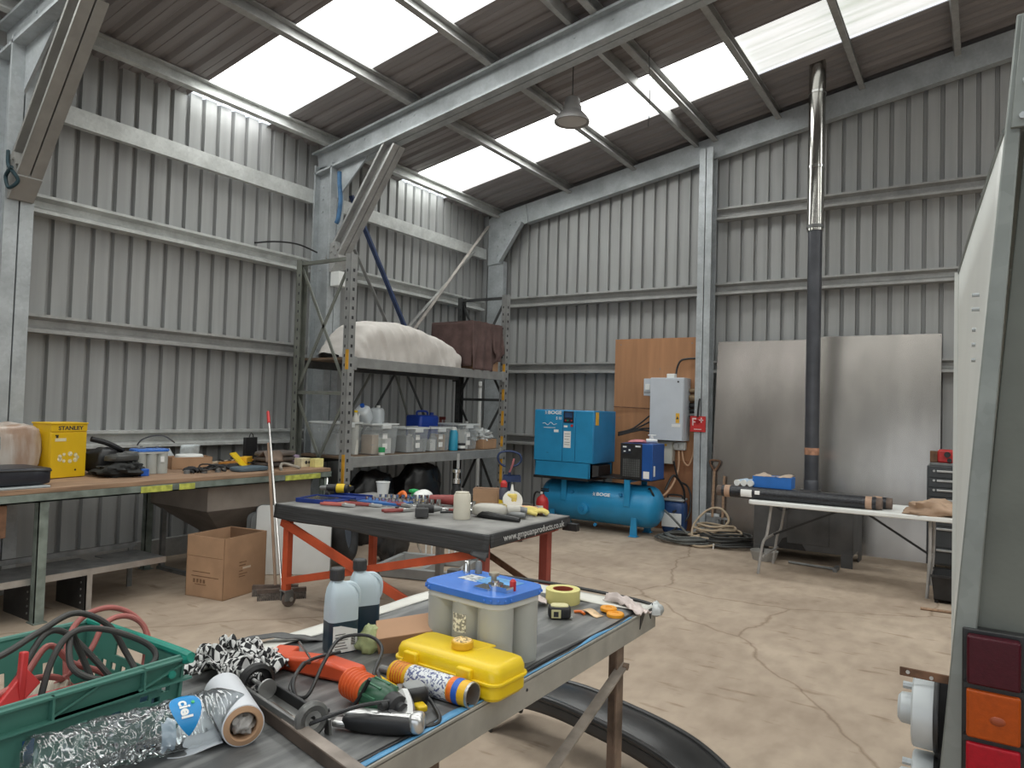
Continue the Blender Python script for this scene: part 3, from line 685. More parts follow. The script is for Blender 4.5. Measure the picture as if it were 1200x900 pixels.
for y, m in ((Y0, rackg), (Y1, rackd)):
    xa, xb = X0+.03, X1-.05
    xm = (xa+xb)/2
    for z0, z1, xs, xe in ((3.10,1.74,xa,xb),(3.10,1.74,xb,xa),(1.66,1.0,xa,xm),(1.66,1.0,xb,xm),(.96,.2,xm,xa),(.96,.2,xm,xb)):
        obj('brace', MB().bar((xs,y,z0),(xe,y,z1),.012,.035), m, t, ang=0)
    for z in (3.13, 1.70):
        obj('strut', MB().box(xa-.02,xb+.03,y-.02,y+.02,z-.018,z+.018), m, t, ang=0)
# rear cross bracing in the upper part of the lower bay
for (ya, za), (yb_, zb_) in (((-.62,1.0),(.12,2.0)),((.35,2.0),(1.05,1.0)),((-.9,1.15),(-.3,2.0)),((.12,2.0),(.62,1.0))):
    obj('rear_brace', MB().bar((X0+.02,ya,za),(X0+.02,yb_,zb_),.03,.012,up=(1,0,0)), rackd if abs(ya) in (.62,.35) else rackg, t, ang=0)
for z in (2.09, 1.03):
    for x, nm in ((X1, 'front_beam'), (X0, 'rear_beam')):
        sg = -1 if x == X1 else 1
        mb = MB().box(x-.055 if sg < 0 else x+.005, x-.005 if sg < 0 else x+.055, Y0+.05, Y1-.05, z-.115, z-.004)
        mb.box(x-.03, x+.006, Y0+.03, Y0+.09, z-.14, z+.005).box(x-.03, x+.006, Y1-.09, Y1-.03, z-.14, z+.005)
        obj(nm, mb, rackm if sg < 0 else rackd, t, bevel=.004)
    for k in range(4):
        a = Y0+.06+k*(Y1-Y0-.12)/4; b = a+(Y1-Y0-.12)/4-.004
        obj('deck_panel', MB().box(X0+.06, X1-.06, a, b, z-.03, z-.004), mat('rough_deck_board',(.17,.115,.075),.85,0,.3,6,stretch=(.7,5,5)), t, ang=0)
obj('hang_tag', MB().box(X1-.003,X1+.004,.42,.47,.60,1.0), mat('pale_strap',(.5,.5,.49),.6,0,.1,8), t, label='pale strap hanging off the lower beam')

t = thing('white_upright', 'thin white upright standing beside the corner column below the upper rack tier', 'pipe', (XL+.27, 9.30, 0))  # white cylinder stands for a pale upright strip in the corner
obj('pipe', MB().cyl((0,0,.02),(0,0,2.0),.03,seg=16), white, t)
for z in (.1,1.2,1.9): obj('upright_clip', MB().lathe([(.03,z),(.036,z),(.036,z+.03),(.03,z+.03)],cap=False), galv_d, t)
# ------------------------------------------------------------------ upper tier
t = thing('dust_sheet_bundle', 'long mound under a crumpled white dust sheet on the upper rack tier', 'covered load', (-5.97, 6.28, 2.09))
MP = [(0,.05),(.05,.16),(.14,.38),(.22,.45),(.40,.475),(.58,.45),(.74,.385),(.88,.29),(.96,.20),(1,.04)]
def mound_h(u):
    for (a, p), (b, q) in zip(MP, MP[1:]):
        if u <= b: return p+(q-p)*(u-a)/(b-a)
    return .02
def mound(u, v):
    y = -.80+u*2.10; a = v*PI
    h = mound_h(u); wx = .34*min(1,(h/.3)**.4)
    p = Vector((wx*math.copysign(abs(math.cos(a))**.45, math.cos(a)), y, h*abs(math.sin(a))**.5))
    k = noise.noise(Vector((p.x*4,p.y*2.5,p.z*5)))*.022-.022*abs(noise.noise(Vector((p.x*2+p.z*2,p.y*6+p.z*3,2))))-.045*abs(noise.noise(Vector((p.z*1.2+p.x,(p.y+p.z*.5)*10,7))))*(1-abs(math.sin(a))**3)
    p += Vector((math.cos(a),0,math.sin(a)))*k
    if p.z < .004: p.z = .004
    return p
obj('dust_sheet', MB().grid(mound, 150, 60), mat('white_dust_sheet',(.62,.585,.55),.85,0,.05,7,bump=.35,bscale=14), t, ang=80)
t = thing('draped_box', 'box draped with brown fabric at the right end of the upper rack tier', 'covered load', (-5.94, 7.95, 2.09))
obj('carton_body', MB().box(-.33,.31,-.30,.30,0,.60), cardb, t, bevel=.004)
def drape(u, v):
    # a cloth over the box: u along y, v across x from the back over the top and down the front
    L = [(-.36,.25),(-.35,.62),(.33,.64),(.36,.10)]
    s = v*3; i = min(int(s),2); f = s-i
    x = L[i][0]+(L[i+1][0]-L[i][0])*f; z = L[i][1]+(L[i+1][1]-L[i][1])*f
    y = -.36+u*.70
    if i == 2:
        hem = .04+.34*max(0,(u-.72)/.28)**1.2 - (.05 if u < .7 else 0)+.16*max(0,.2-abs(u-.80))*3
        z = .64-(.64-hem)*f
        x += .025*math.sin(u*24+f)*f+.02*noise.noise(Vector((u*9,f*3,1)))
        y += -.06*f*(.5-u)
    z += .012*noise.noise(Vector((u*6,v*9,4)))
    return (x, y, z)
br = mat('brown_velour', (.115,.072,.066), .95, 0, .18, 8, bump=.25, bscale=25)
obj('fabric_cover', MB().grid(drape, 50, 48), br, t, ang=80, solid=.008)
obj('cover_side', MB().grid(lambda u,v: (-.34+u*.68, -.355-.02*v+.012*math.sin(u*20)*v, .635-v*.60), 30, 14), br, t, ang=80, solid=.008)
obj('cover_corner', MB().grid(lambda u,v: (.30+.06*v+.02*math.sin(u*14), .10+u*.26, .63-v*(.36+.14*math.sin(u*PI))), 20, 16), br, t, ang=80, solid=.008, label='fabric corner hanging down over the box')

# ------------------------------------------------------------------ lower tier: storage tubs and jugs
LZ = 1.03
def clear_mat(name, col, a=.45):
    m = mat(name, col, .18, 0, .12, 5, alpha=a, spec=.6); return m
tubm = clear_mat('clear_tub_plastic', (.60,.64,.65), .34)
rfx = random.Random(11)
def tub(lab, x, y, sx, sy, h, cols):
    t = thing('storage_tub', lab, 'tub', (x, y, LZ), rfx.uniform(-.03,.03), 'clear tubs on the lower rack tier')
    q = .90
    R = lambda k, z: [(sx/2*k*c, sy/2*k*s, z) for c, s in ((-.94,-1),(.94,-1),(1,-.92),(1,.92),(.94,1),(-.94,1),(-1,.92),(-1,-.92))]
    obj('tub_body', MB().loft([R(q,.004),R(1,h-.02)]), tubm, t, ang=0)
    obj('rim', MB().loft([R(1.0,h-.022),R(1.06,h-.018),R(1.06,h),R(.98,h),R(.97,h-.018)], cap=False), mat('tub_rim',(.66,.69,.69),.3,0,.05,6), t, ang=0)
    obj('tub_label', MB().box(sx/2*.955,sx/2*.965,-.04,.035,h*.5,h*.5+.06).box(sx/2*.93,sx/2*.942,-.035,.04,h*.18,h*.18+.06), paper, t, ang=0)
    obj('latch', MB().box(sx/2*.985,sx/2*1.09,-.07,.07,h-.06,h-.015), mat('tub_rim',None), t, bevel=.004)
    n = 0
    for i, c in enumerate(cols):
        yy = (-.5+(i+.5)/len(cols))*sy*.74; hh = h*rfx.uniform(.45,.78)
        mb = MB()
        if i % 2: mb.lathe([(.0,.006),(.05,.006),(.05,hh*.75),(.028,hh*.86),(.028,hh),(0,hh)], (sx*.16, yy, 0), 16)
        else: mb.box(-.02, sx*.36, yy-.05, yy+.05, .006, hh)
        obj('content', mb, c, t, bevel=.003)
    return t
gr_ = mat('grey_bottle', (.34,.35,.35), .5, 0, .1, 8); wb = mat('offwhite_bottle', (.66,.65,.60), .5, 0, .06, 8)
grn = mat('green_cap', (.02,.30,.10), .4, 0, .1, 8); tan_ = mat('tan_carton', (.50,.36,.24), .8, 0, .1, 8)
tub('clear storage tub with grey lid rim behind the front left rack upright', -6.02, 5.66, .42, .40, .36, (gr_, wb))
tub('clear tub with a green capped bottle right of the front left rack upright', -5.86, 6.07, .42, .42, .35, (tan_, wb, paper))
tub('clear tub of grey bottles, second right of the front left rack upright', -5.87, 6.66, .40, .40, .30, (gr_, wb, gr_))
tub('clear tub of white bottles beside the blue and white bottle', -5.87, 7.10, .40, .38, .30, (paper, gr_, tan_))
tub('clear tub right of the blue and white bottle near the small carton', -5.88, 7.68, .42, .42, .34, (wb, paper))
t = thing('jug', 'white plastic jug lying tilted on top of the green cap tub', 'jug', (-5.92, 6.02, LZ+.355), 0, None, rot=(.75,.1,.3))
obj('body', MB().blob((0,.0,.11),(.17,.16,.22), 28, 16, .0, 6, p=4), mat('pale_blue_white_plastic',(.66,.71,.74),.35,0,.04,6), t, ang=60)
obj('handle', MB().tube([(0,-.07,.05),(0,-.12,.08),(0,-.12,.16),(0,-.07,.2)], .012, sub=5), white, t); obj('cap', MB().cyl((0,.03,.215),(0,.03,.245),.025), blue, t)
t = thing('jug', 'white plastic jug standing behind the tilted jug on the tubs', 'jug', (-5.98, 6.26, LZ+.30), .4)
obj('body', MB().blob((0,0,.11),(.15,.17,.23), 28, 16, .0, 6, p=4.5, flat=0), MATS['pale_blue_white_plastic'], t, ang=60); obj('cap', MB().cyl((0,.04,.22),(0,.04,.25),.024), white, t)
t = thing('small_bottle', 'small cream bottle between the tilted jug and the rack upright', 'bottle', (-5.86, 5.80, LZ), 0)
obj('body', MB().lathe([(0,0),(.04,0),(.04,.4),(.018,.44),(.018,.47),(0,.47)]), wb, t); obj('cap', MB().cyl((0,0,.465),(0,0,.49),.02), yellow, t)
t = thing('blue_jerrycan', 'dark blue jerrycan on the back of the lower rack tier', 'jerrycan', (-6.16, 7.30, LZ), 0)
obj('body', MB().box(-.13,.13,-.19,.19,.0,.44), mat('dark_blue_plastic',(.015,.06,.40),.35,0,.15,6), t, bevel=.03)
obj('handle', MB().tube([(0,-.11,.43),(0,-.10,.485),(0,.08,.485),(0,.1,.43)], .014, sub=5), MATS['dark_blue_plastic'], t); obj('cap', MB().cyl((.04,.14,.44),(.04,.14,.475),.028), MATS['dark_blue_plastic'], t)
t = thing('dark_red_bottle', 'dark red trigger bottle behind the blue jerrycan', 'bottle', (-6.14, 7.66, LZ), .3)
obj('body', MB().lathe([(0,0),(.045,0),(.045,.3),(.02,.35),(.02,.38),(0,.38)]), mat('dark_red_plastic',(.12,.02,.015),.4,0,.15,6), t); obj('trigger', MB().box(-.02,.07,-.012,.012,.38,.42).box(.04,.05,-.01,.01,.34,.38), MATS['dark_red_plastic'], t)
t = thing('blue_white_bottle', 'turquoise bottle with white cap standing between the clear tubs', 'bottle', (-5.70, 7.38, LZ), 0)
obj('body', MB().lathe([(0,0),(.058,0),(.06,.01),(.06,.22),(.04,.26),(0,.26)]), mat('turquoise_plastic',(.03,.30,.46),.35,0,.05,6), t); obj('cap', MB().cyl((0,0,.25),(0,0,.30),.036).tube([(0,.02,.29),(0,.06,.27),(0,.062,.16)],.01,sub=5), white, t)
t = thing('tape_roll', 'small dark blue and white roll beside the turquoise bottle', 'roll', (-5.67, 7.52, LZ), 0)
obj('roll', MB().lathe([(.03,0),(.05,0),(.05,.09),(.03,.09),(.03,0)], cap=False), ink, t); obj('label_band', MB().lathe([(.0505,.025),(.0512,.025),(.0512,.06),(.0505,.06)], cap=False), paper, t)
t = thing('bottle', 'squat bottle with green cap at the foot of the front left tub', 'bottle', (-5.62, 5.98, LZ), 0)
obj('body', MB().lathe([(0,0),(.035,0),(.035,.03),(0,.03)]), wb, t); obj('cap', MB().cyl((0,0,.03),(0,0,.085),.037), grn, t)
t = thing('small_carton', 'small brown carton of plastic bags at the right end of the lower rack tier', 'box', (-5.80, 8.13, LZ), .05)
obj('carton_body', MB().box(-.15,.15,-.17,.17,0,.13), cardb, t, bevel=.003)
obj('plastic_bags', MB().blob((0,-.02,.17),(.30,.36,.20), 40, 20, .5, 11, flat=.1), mat('crumpled_clear_bag',(.58,.60,.60),.25,0,.25,10,bump=.6,bscale=18,spec=.7), t, ang=70)
t = thing('spray_bottle', 'white spray bottle at the far end of the lower rack tier', 'bottle', (-6.08, 8.17, LZ+.0), 0)
obj('body', MB().lathe([(0,0),(.04,0),(.04,.2),(.016,.26),(.016,.32),(0,.32)]), white, t); obj('cap', MB().cyl((0,0,.31),(0,0,.36),.022), white, t)

# ------------------------------------------------------------------ floor under the rack
t = thing('tyre', 'black tyre leaning under the near end of the pallet rack', 'tyre', (-5.32, 5.22, 0), 0, rot=(0, -.16, .55))
def torus(mb, R, r, w, seg=48, n=14, cz=0, mi=0):
    rings = []
    for k in range(seg):
        a = 2*PI*k/seg
        rings.append([(w*math.cos(2*PI*i/n)*1.0, (R+r*math.sin(2*PI*i/n))*math.cos(a), cz+(R+r*math.sin(2*PI*i/n))*math.sin(a)) for i in range(n)])
    rings.append(rings[0]); return mb.loft(rings, mi, cap=False)
obj('tread', torus(MB(), .25, .07, .085, cz=.32), rubber, t); obj('rim', MB().cyl((-.05,0,.32),(.03,0,.32),.185,seg=40), mat('blue_grey_rim',(.16,.19,.24),.4,.5,.1,8), t, bevel=.01)
t = thing('leather_apron', 'black leather work apron slumped on the floor under the rack', 'apron', (-5.10, 5.62, 0), .2)
obj('leather', MB().blob((0,0,.23),(.24,.46,.46), 40, 20, .3, 6, p=3.2, flat=.002), mat('black_leather',(.025,.024,.024),.42,0,.3,7,bump=.5,bscale=9), t, ang=70)
obj('buckle_strap', MB().tube([(.10,.2,.3),(.15,.27,.2),(.13,.33,.10),(.16,.36,.01)], .012, sub=6), steel, t)
for k, (x, y, d, lb) in enumerate(((-6.0,6.15,(.5,.7,.80),'black rubbish sack under the near half of the rack'),(-5.95,6.95,(.5,.75,.86),'black rubbish sack under the middle of the rack'),(-6.05,5.60,(.4,.36,.62),'upright black sack against the left end of the rack'))):
    tag(obj('black_sack', MB().blob((0,0,d[2]/2-.01),d, 36, 18, .28, 6, p=2.8, flat=.002), mat('black_sack_film',(.012,.012,.013),.35,0,.3,8,bump=.5,bscale=10), None, ang=70, loc=(x,y,0)), lb, 'sack')
t = thing('bottle_jack', 'dark hydraulic jack standing under the right half of the rack', 'jack', (-5.78, 7.68, 0), .3)
obj('base', MB().box(-.1,.1,-.14,.14,0,.05).cyl((0,0,.05),(0,0,.34),.07), steeld, t, bevel=.006); obj('ram', MB().cyl((0,0,.34),(0,0,.52),.035), steel, t); obj('handle', MB().cyl((.08,.0,.06),(.2,.1,.55),.013), black, t)
# grey ladder-like steel frame lying on the floor behind the red table
fr = mat('pale_grey_frame', (.36,.37,.37), .5, .3, .1, 8)
t = thing('steel_floor_frame', 'pale grey steel frame lying on the floor behind the red table', 'frame', (-4.42, 5.45, 0), .30)
for p0, p1 in (((-.45,-.33,.05),(.36,-.33,.05)),((-.45,.33,.05),(.36,.33,.05))): obj('side_rail', MB().bar(p0, p1, .06, .09), fr, t, bevel=.004)
for x in (-.45,0,.33): obj('cross_rail', MB().bar((x,-.33,.05),(x,.33,.05), .05, .07), fr, t, bevel=.004)
for y in (-.33,.33): obj('corner_plate', MB().box(.30,.40,y-.05,y+.05,.0,.13), steeld, t, bevel=.004)
t = thing('wire_rack', 'white barred wire rack standing behind the red table', 'rack', (-4.62, 5.88, 0), .25)
for k in range(7): obj('bar', MB().cyl((-.2+.065*k,0,.02),(-.2+.065*k,0,.40),.009,seg=8), white, t)
for z in (.03,.39): obj('rail', MB().cyl((-.23,0,z),(.22,0,z),.012,seg=8), white, t)
for x in (-.2,.19): obj('foot', MB().box(x-.012,x+.012,-.1,.1,0,.02), white, t)
# ================================================================== RED STEEL TABLE ON CASTORS with tools
redp = mat('orange_red_paint', (.50,.082,.030), .5, .05, .18, 5, bump=.05)
redd = mat('dull_red_paint', (.30,.062,.045), .55, .05, .2, 6)
TZ = .80
t = thing('red_table', 'red steel trestle table on castors with a black rubber covered top', 'table', (-3.63, 4.30, 0))
mx0, mx1, my0, my1 = -.99, 1.03, -.55, .52
obj('tabletop', MB().box(mx0+.02,mx1-.02,my0+.02,my1-.02,TZ-.05,TZ-.008), dust, t, ang=0)
def matf(u, v):
    # rubber mat: flat on top, folded down the front edge and over the right end
    x = mx0+(mx1-mx0)*u; 
    return (x, my0+(my1-my0)*v, TZ-.004+.002*noise.noise(Vector((x*5,v*7,1))))
topm = mat('scuffed_rubber_top', (.24,.235,.225), .6, 0, .3, 4, bump=.12, bscale=20)
obj('rubber_mat', MB().grid(matf, 40, 20), topm, t, ang=60, solid=.008)
sk = mat('black_ribbed_rubber', (.035,.036,.038), .55, 0, .35, 5, stretch=(.6,1,30), bump=.5, bscale=3)
obj('front_skirt', MB().grid(lambda u,v: (mx0+.0+(mx1-mx0+.02)*u, my0-.004-.012*v-.006*math.sin(u*9)*v, TZ-.002-v*(.105+.028*u+.006*math.sin(u*14))), 40, 8), sk, t, ang=60, solid=.008, label='black ribbed rubber flap hanging over the front')
obj('end_skirt', MB().grid(lambda u,v: (mx1+.012*v+.006, my0+.01+(my1-my0-.02)*u, TZ-.002-v*(.085-.02*u)), 20, 6), sk, t, ang=60, solid=.008, label='black rubber flap with white lettering over the end')
text('lettering', 'www.gmpuanproducts.co.uk', .062, mat('pale_print',(.55,.55,.54),.6,0,.1,20), t, (mx1+.022, .0, TZ-.042), (PI/2-.1,0,PI/2), sx=1.12)
obj('tear_flap', MB().grid(lambda u,v: (mx1-.10+.12*u, my0-.02-.03*v, TZ-.11-v*.05*(.4+.6*u)), 6, 4), sk, t, ang=60, solid=.007)
def leg(x, y, z0, m, lab=None, w=.055):
    return obj('leg', MB().box(x-w/2,x+w/2,y-w/2,y+w/2,z0,TZ-.05), m, t, bevel=.004, label=lab)
def castor(x, y):
    mb = MB().box(x-.035,x+.035,y-.035,y+.035,.125,.135).cyl((x,y,.11),(x,y,.13),.02)
    mb.box(x-.03,x-.024,y-.03,y+.05,.05,.12).box(x+.024,x+.03,y-.03,y+.05,.05,.12)
    fk = obj('castor', mb, steeld, t, ang=30)
    w_ = obj('wheel', MB().cyl((x-.02,y+.03,.058),(x+.02,y+.03,.058),.058,seg=28), mat('worn_castor_rubber',(.13,.10,.085),.8,0,.25,9), fk, bevel=.008)
    obj('hub', MB().cyl((x-.032,y+.03,.058),(x+.032,y+.03,.058),.018,seg=12), steel, fk)
fy, by = my0+.055, my1-.07
leg(mx0+.09, fy, .13, redp, 'bright orange red leg'); castor(mx0+.09, fy)
leg(mx0+.09, by, .13, redp); castor(mx0+.09, by)
leg(mx1-.06, fy, 0, redd); leg(mx1-.16, by, 0, redd, 'dull red leg', .07)
obj('top_rail', MB().box(mx0+.06,mx1-.06,by-.02,by+.02,TZ-.11,TZ-.05).box(mx0+.06,mx1-.06,fy-.02,fy+.02,TZ-.11,TZ-.05).box(mx1-.12,mx1-.08,fy,by,TZ-.12,TZ-.05).box(mx0+.07,mx0+.11,fy,by,TZ-.12,TZ-.05), redd, t, bevel=.003)
f2 = fy-.012
obj('cross_brace', MB().bar((mx0+.05,f2-.025,.665),(mx1-.36,f2-.025,.17),.016,.072), redp, t, bevel=.003, label='wide orange red diagonal falling to the right')
obj('cross_brace', MB().bar((mx0+.06,f2-.006,.195),(mx1-.04,f2-.006,.675),.016,.055), redp, t, bevel=.003, label='orange red diagonal rising to the right')
obj('cross_brace', MB().bar((mx0+.85,by+.01,.63),(mx1-.15,by+.01,.2),.016,.05), dust, t, bevel=.003, label='rusty diagonal at the back')
obj('middle_leg', MB().box(-.03,.025,by-.2,by-.15,0,TZ-.06), fr, t, bevel=.004, label='bare grey middle leg')
obj('end_plate', MB().box(mx1-.02,mx1+.10,by+.0,by+.05,TZ-.10,TZ-.045), black, t, bevel=.004)

# ------------------------------------------------------------------ tools on the red table
def at(x, y, z=TZ): return (x, y, z)
nav = mat('navy_tool_case', (.012,.035,.20), .4, 0, .15, 9)
t = thing('open_tool_case', 'open flat blue tool case with chrome tools near the left corner of the red table', 'tool case', at(-4.42,4.08), .22)
obj('tray', MB().box(-.19,.19,-.14,.14,0,.018).box(-.19,.19,-.14,-.128,.018,.034).box(-.19,.19,.128,.14,.018,.034).box(-.19,-.178,-.14,.14,.018,.034).box(.178,.19,-.14,.14,.018,.034), nav, t, bevel=.003)
obj('lid', MB().box(-.19,.19,.145,.40,.0,.012).box(-.19,.19,.39,.40,.012,.026), nav, t, bevel=.003)
for k in range(8): obj('spanner', MB().box(-.165,-.02+.014*k,-.11+.03*k,-.098+.03*k,.02,.027).cyl((-.165,-.104+.03*k,.02),(-.165,-.104+.03*k,.028),.011,seg=10), chrome, t)
t = thing('open_tool_case', 'blue blow-moulded lid section lying behind the open blue tool case', 'tool case', at(-4.02,4.34), .25)
obj('tray', MB().box(-.2,.2,-.1,.1,0,.022), mat('mid_blue_plastic',(.03,.13,.38),.4,0,.1,8), t, bevel=.004)
for k in range(6): obj('socket', MB().cyl((-.15+.06*k,-.03,.02),(-.15+.06*k,-.03,.05),.014+.002*k,seg=14), chrome, t)
t = thing('battery_drill', 'black and yellow cordless tool lying on the blue tool case', 'tool', at(-4.62,4.45), .5)
obj('tool_body', MB().cyl((-.14,0,.06),(.05,0,.06),.034,.040,18).box(-.02,.05,-.025,.16,.03,.07), black, t, bevel=.006); obj('band', MB().cyl((-.05,0,.06),(.02,0,.06),.0405,seg=18).box(-.02,.03,.05,.14,.068,.075), yellow, t, label='yellow band'); obj('chuck', MB().cyl((-.20,0,.06),(-.14,0,.06),.016,.026,14), steeld, t)
t = thing('screwdriver', 'screwdriver with steel shaft sticking up at the left of the red table', 'screwdriver', at(-4.72,4.36), .8, rot=(0,0,2.4))
obj('shaft', MB().cyl((0,0,.03),(.16,0,.13),.006,seg=8), chrome, t); obj('handle', MB().cyl((-.11,0,.02),(0,0,.03),.018,.014,12), black, t)
t = thing('plastic_cup', 'white plastic cup at the back of the red table', 'cup', at(-4.35,4.66))
obj('cup', MB().lathe([(.0,.0),(.042,.0),(.058,.125),(.054,.125),(.039,.006),(0,.006)], cap=False), mat('translucent_white_cup',(.72,.73,.72),.4,0,.03,6), t)
obj('rim', MB().lathe([(.057,.119),(.062,.121),(.062,.126),(.055,.126)], cap=False), MATS['translucent_white_cup'], t)
rd = mat('dull_red_grip', (.27,.045,.04), .5, 0, .2, 9)
def pliers(x, y, a, grip, lab, ln=.2, cat='pliers'):
    t = thing('pliers', lab, cat, at(x,y), a)
    for s in (-1,1): obj('handle', MB().tube([(0,0,.016),(-.06,.022*s,.016),(-ln*.62,.03*s,.016),(-ln,.022*s,.016)], .011, sub=5), grip, t)
    obj('jaw', MB().prism([(-.02,-.02),(.03,-.02),(.085,-.004),(.085,.004),(.03,.02),(-.02,.02)],.006,.026,'z').cyl((0,0,.004),(0,0,.03),.012,seg=12), steel, t, bevel=.002)
pliers(-3.95,4.12,.25,rd,'long red handled pliers nearest the front edge of the red table',.26)
pliers(-3.78,4.30,-.2,rd,'red handled grips lying behind the long red pliers',.3)
pliers(-3.60,4.10,1.1,rd,'red handled pliers beside the black power drill',.17)
pliers(-4.1,3.98,.3,mat('pink_red_grip',(.45,.10,.08),.5,0,.1,9),'pale red handled pliers with wooden file beside them',.2)
t = thing('file', 'wooden handled file lying at the front of the red table', 'file', at(-4.22,4.0), .18)
obj('blade', MB().box(-.2,.02,-.011,.011,.004,.012), steel, t); obj('handle', MB().lathe([(0,0),(.012,0),(.016,.04),(.012,.09),(0,.1)],m=T(.02,0,.014) @ Matrix.Rotation(PI/2,4,'Y'),seg=12), wood, t)
t = thing('spirit_rule', 'silver steel rule lying in front of the blue tool case', 'rule', at(-4.05,4.13), .33)
obj('blade', MB().box(-.2,.28,-.014,.014,.0,.008), chrome, t); obj('end_cap', MB().box(.27,.29,-.016,.016,0,.01), ink, t)
t = thing('socket_rail', 'rail of chrome sockets across the middle of the red table', 'socket set', at(-3.98,4.58), .22)
obj('rail', MB().box(-.3,.3,-.03,.03,0,.01), steeld, t)
for k in range(11): obj('socket', MB().cyl((-.27+.054*k,0,.01),(-.27+.054*k,0,.04+.003*k),.012+.001*k,seg=12), chrome, t)
t = thing('socket_rail', 'second rail of chrome sockets nearer the front of the red table', 'socket set', at(-3.80,4.44), .25)
obj('rail', MB().box(-.25,.25,-.025,.025,0,.01), steeld, t)
for k in range(9): obj('socket', MB().cyl((-.22+.054*k,0,.01),(-.22+.054*k,0,.038+.003*k),.012+.001*k,seg=12), chrome, t)
for k in range(14):
    x, y = -4.12+.075*k+rf.uniform(-.03,.03), 4.62+.012*k+rf.uniform(-.06,.10)
    tag(obj('steel_fitting', MB().cyl((0,0,0),(0,0,rf.uniform(.02,.05)),rf.uniform(.012,.024),seg=10).cyl((0,0,.0),(.04,0,.006),.006,seg=6), chrome if k % 3 else black, None, loc=at(x,y), rot=(0,0,rf.uniform(0,3))), 'small metal fitting scattered on the back half of the red table', 'fitting', 'fittings on the red table')
r5 = random.Random(31)
for k in range(12):
    x, y = -4.15+.085*k+r5.uniform(-.03,.03), 4.20+.02*k+r5.uniform(-.05,.2)
    t = thing('hand_spanner' if k % 2 else 'short_screwdriver', ('%s %s lying among the sockets on the red table' % ((['chrome','dull red','dull grey'] if k % 2 else ['black handled','dull red handled','black gripped'])[k%3], 'spanner' if k % 2 else 'screwdriver')), 'spanner' if k % 2 else 'screwdriver', at(x, y), r5.uniform(-.6,1.2), 'loose hand tools on the red table')
    if k % 2:
        obj('shank', MB().box(-.07,.07,-.007,.007,.004,.011), [chrome,rd,steeld][k%3], t); obj('jaw', MB().lathe([(.007,.002),(.016,.002),(.016,.013),(.007,.013),(.007,.002)],c=(.08,0,0),cap=False,seg=16), chrome, t); obj('jaw', MB().prism([(-.10,-.014),(-.07,-.010),(-.07,.010),(-.10,.014),(-.086,.004),(-.086,-.004)],.003,.012,'z'), chrome, t)
    else:
        obj('shaft', MB().cyl((0,0,.014),(.11,0,.012),.004,seg=8), chrome, t); obj('handle', MB().lathe([(0,0),(.012,.003),(.015,.03),(.011,.07),(.013,.09),(0,.092)],m=T(0,0,.015) @ Matrix.Rotation(-PI/2,4,'Y'),seg=12), [black,rd,black][k%3], t)
t = thing('cordless_drill', 'small black cordless drill lying at the front of the red table', 'drill', at(-3.40,4.10), .7)
obj('tool_body', MB().cyl((-.07,0,.045),(.06,0,.045),.036,.032,18), black, t); obj('handle', MB().box(-.055,-.005,-.15,-.02,.02,.065), black, t, bevel=.01); obj('battery_pack', MB().box(-.075,.02,-.20,-.145,.01,.075), mat('charcoal_plastic',(.05,.05,.052),.5,0,.2,8), t, bevel=.006); obj('chuck', MB().cyl((.06,0,.045),(.12,0,.045),.026,.014,14), steeld, t)
tag(obj('black_rod', MB().cyl((0,0,.012),(.24,.05,.012),.008), black, None, loc=at(-3.36,4.22), rot=(0,0,.6)), 'thin black rod lying behind the small black drill', 'rod')
tag(obj('black_rod', MB().cyl((0,0,.012),(.2,.02,.012),.01), steeld, None, loc=at(-3.40,4.34), rot=(0,0,.75)), 'grey steel rod lying in front of the red grinder', 'rod')
t = thing('angle_grinder', 'dull red angle grinder lying behind the white canister', 'grinder', at(-3.58,4.58), .5)
obj('tool_body', MB().cyl((-.14,0,.05),(.08,0,.05),.034,.042,18), rd, t); obj('guard', MB().cyl((.12,0,.035),(.12,0,.055),.065), steeld, t); obj('gear_head', MB().box(.07,.15,-.03,.03,.03,.085), red, t, bevel=.008)
t = thing('dust_mask', 'white moulded dust mask lying on the back of the red table', 'mask', at(-3.93,4.70), .4)
obj('shell', MB().blob((0,0,.03),(.17,.2,.12), 24, 12, .08, 5, flat=0), white, t, ang=60); obj('strap', MB().tube([(-.03,-.09,.01),(.05,-.13,.01),(.1,-.05,.01)], .004, sub=5), yellow, t)
tag(obj('star_grip', MB().lathe([(0,0),(.02,0),(.02,.05),(.045,.06),(.045,.075),(0,.085)], seg=6), mat('bright_green_plastic',(.02,.42,.12),.4,0,.08,9), None, loc=at(-4.06,4.73,TZ)), 'bright green star knob behind the white dust mask', 'knob')
tag(obj('orange_clamp', MB().tube([(-.05,0,.02),(0,.02,.06),(.05,0,.02)], .018, sub=5), orange, None, loc=at(-4.08,4.60)), 'orange spring clamp in front of the white dust mask', 'clamp')
t = thing('canister', 'tall off-white plastic canister at the front of the red table', 'canister', at(-3.10,4.14), .3)
obj('body', MB().lathe([(0,0),(.058,0),(.061,.008),(.061,.165),(.054,.18),(0,.18)],seg=32), mat('ivory_plastic',(.66,.62,.52),.45,0,.04,7), t); obj('lid', MB().lathe([(0,.178),(.05,.178),(.05,.19),(0,.192)],seg=32), mat('ivory_plastic',None), t)
t = thing('spray_gun_bottle', 'dark glass bottle with a steel valve standing behind the white canister', 'bottle', at(-3.62,4.75), 0)
obj('body', MB().lathe([(0,0),(.045,0),(.045,.1),(.024,.15),(.024,.17),(0,.17)]), black, t); obj('valve', MB().lathe([(0,.165),(.032,.165),(.032,.2),(.018,.205),(.018,.25),(.034,.255),(.034,.28),(0,.28)]), chrome, t)
t = thing('small_carton', 'small brown carton standing at the back of the red table', 'box', at(-3.34,4.78), .5)
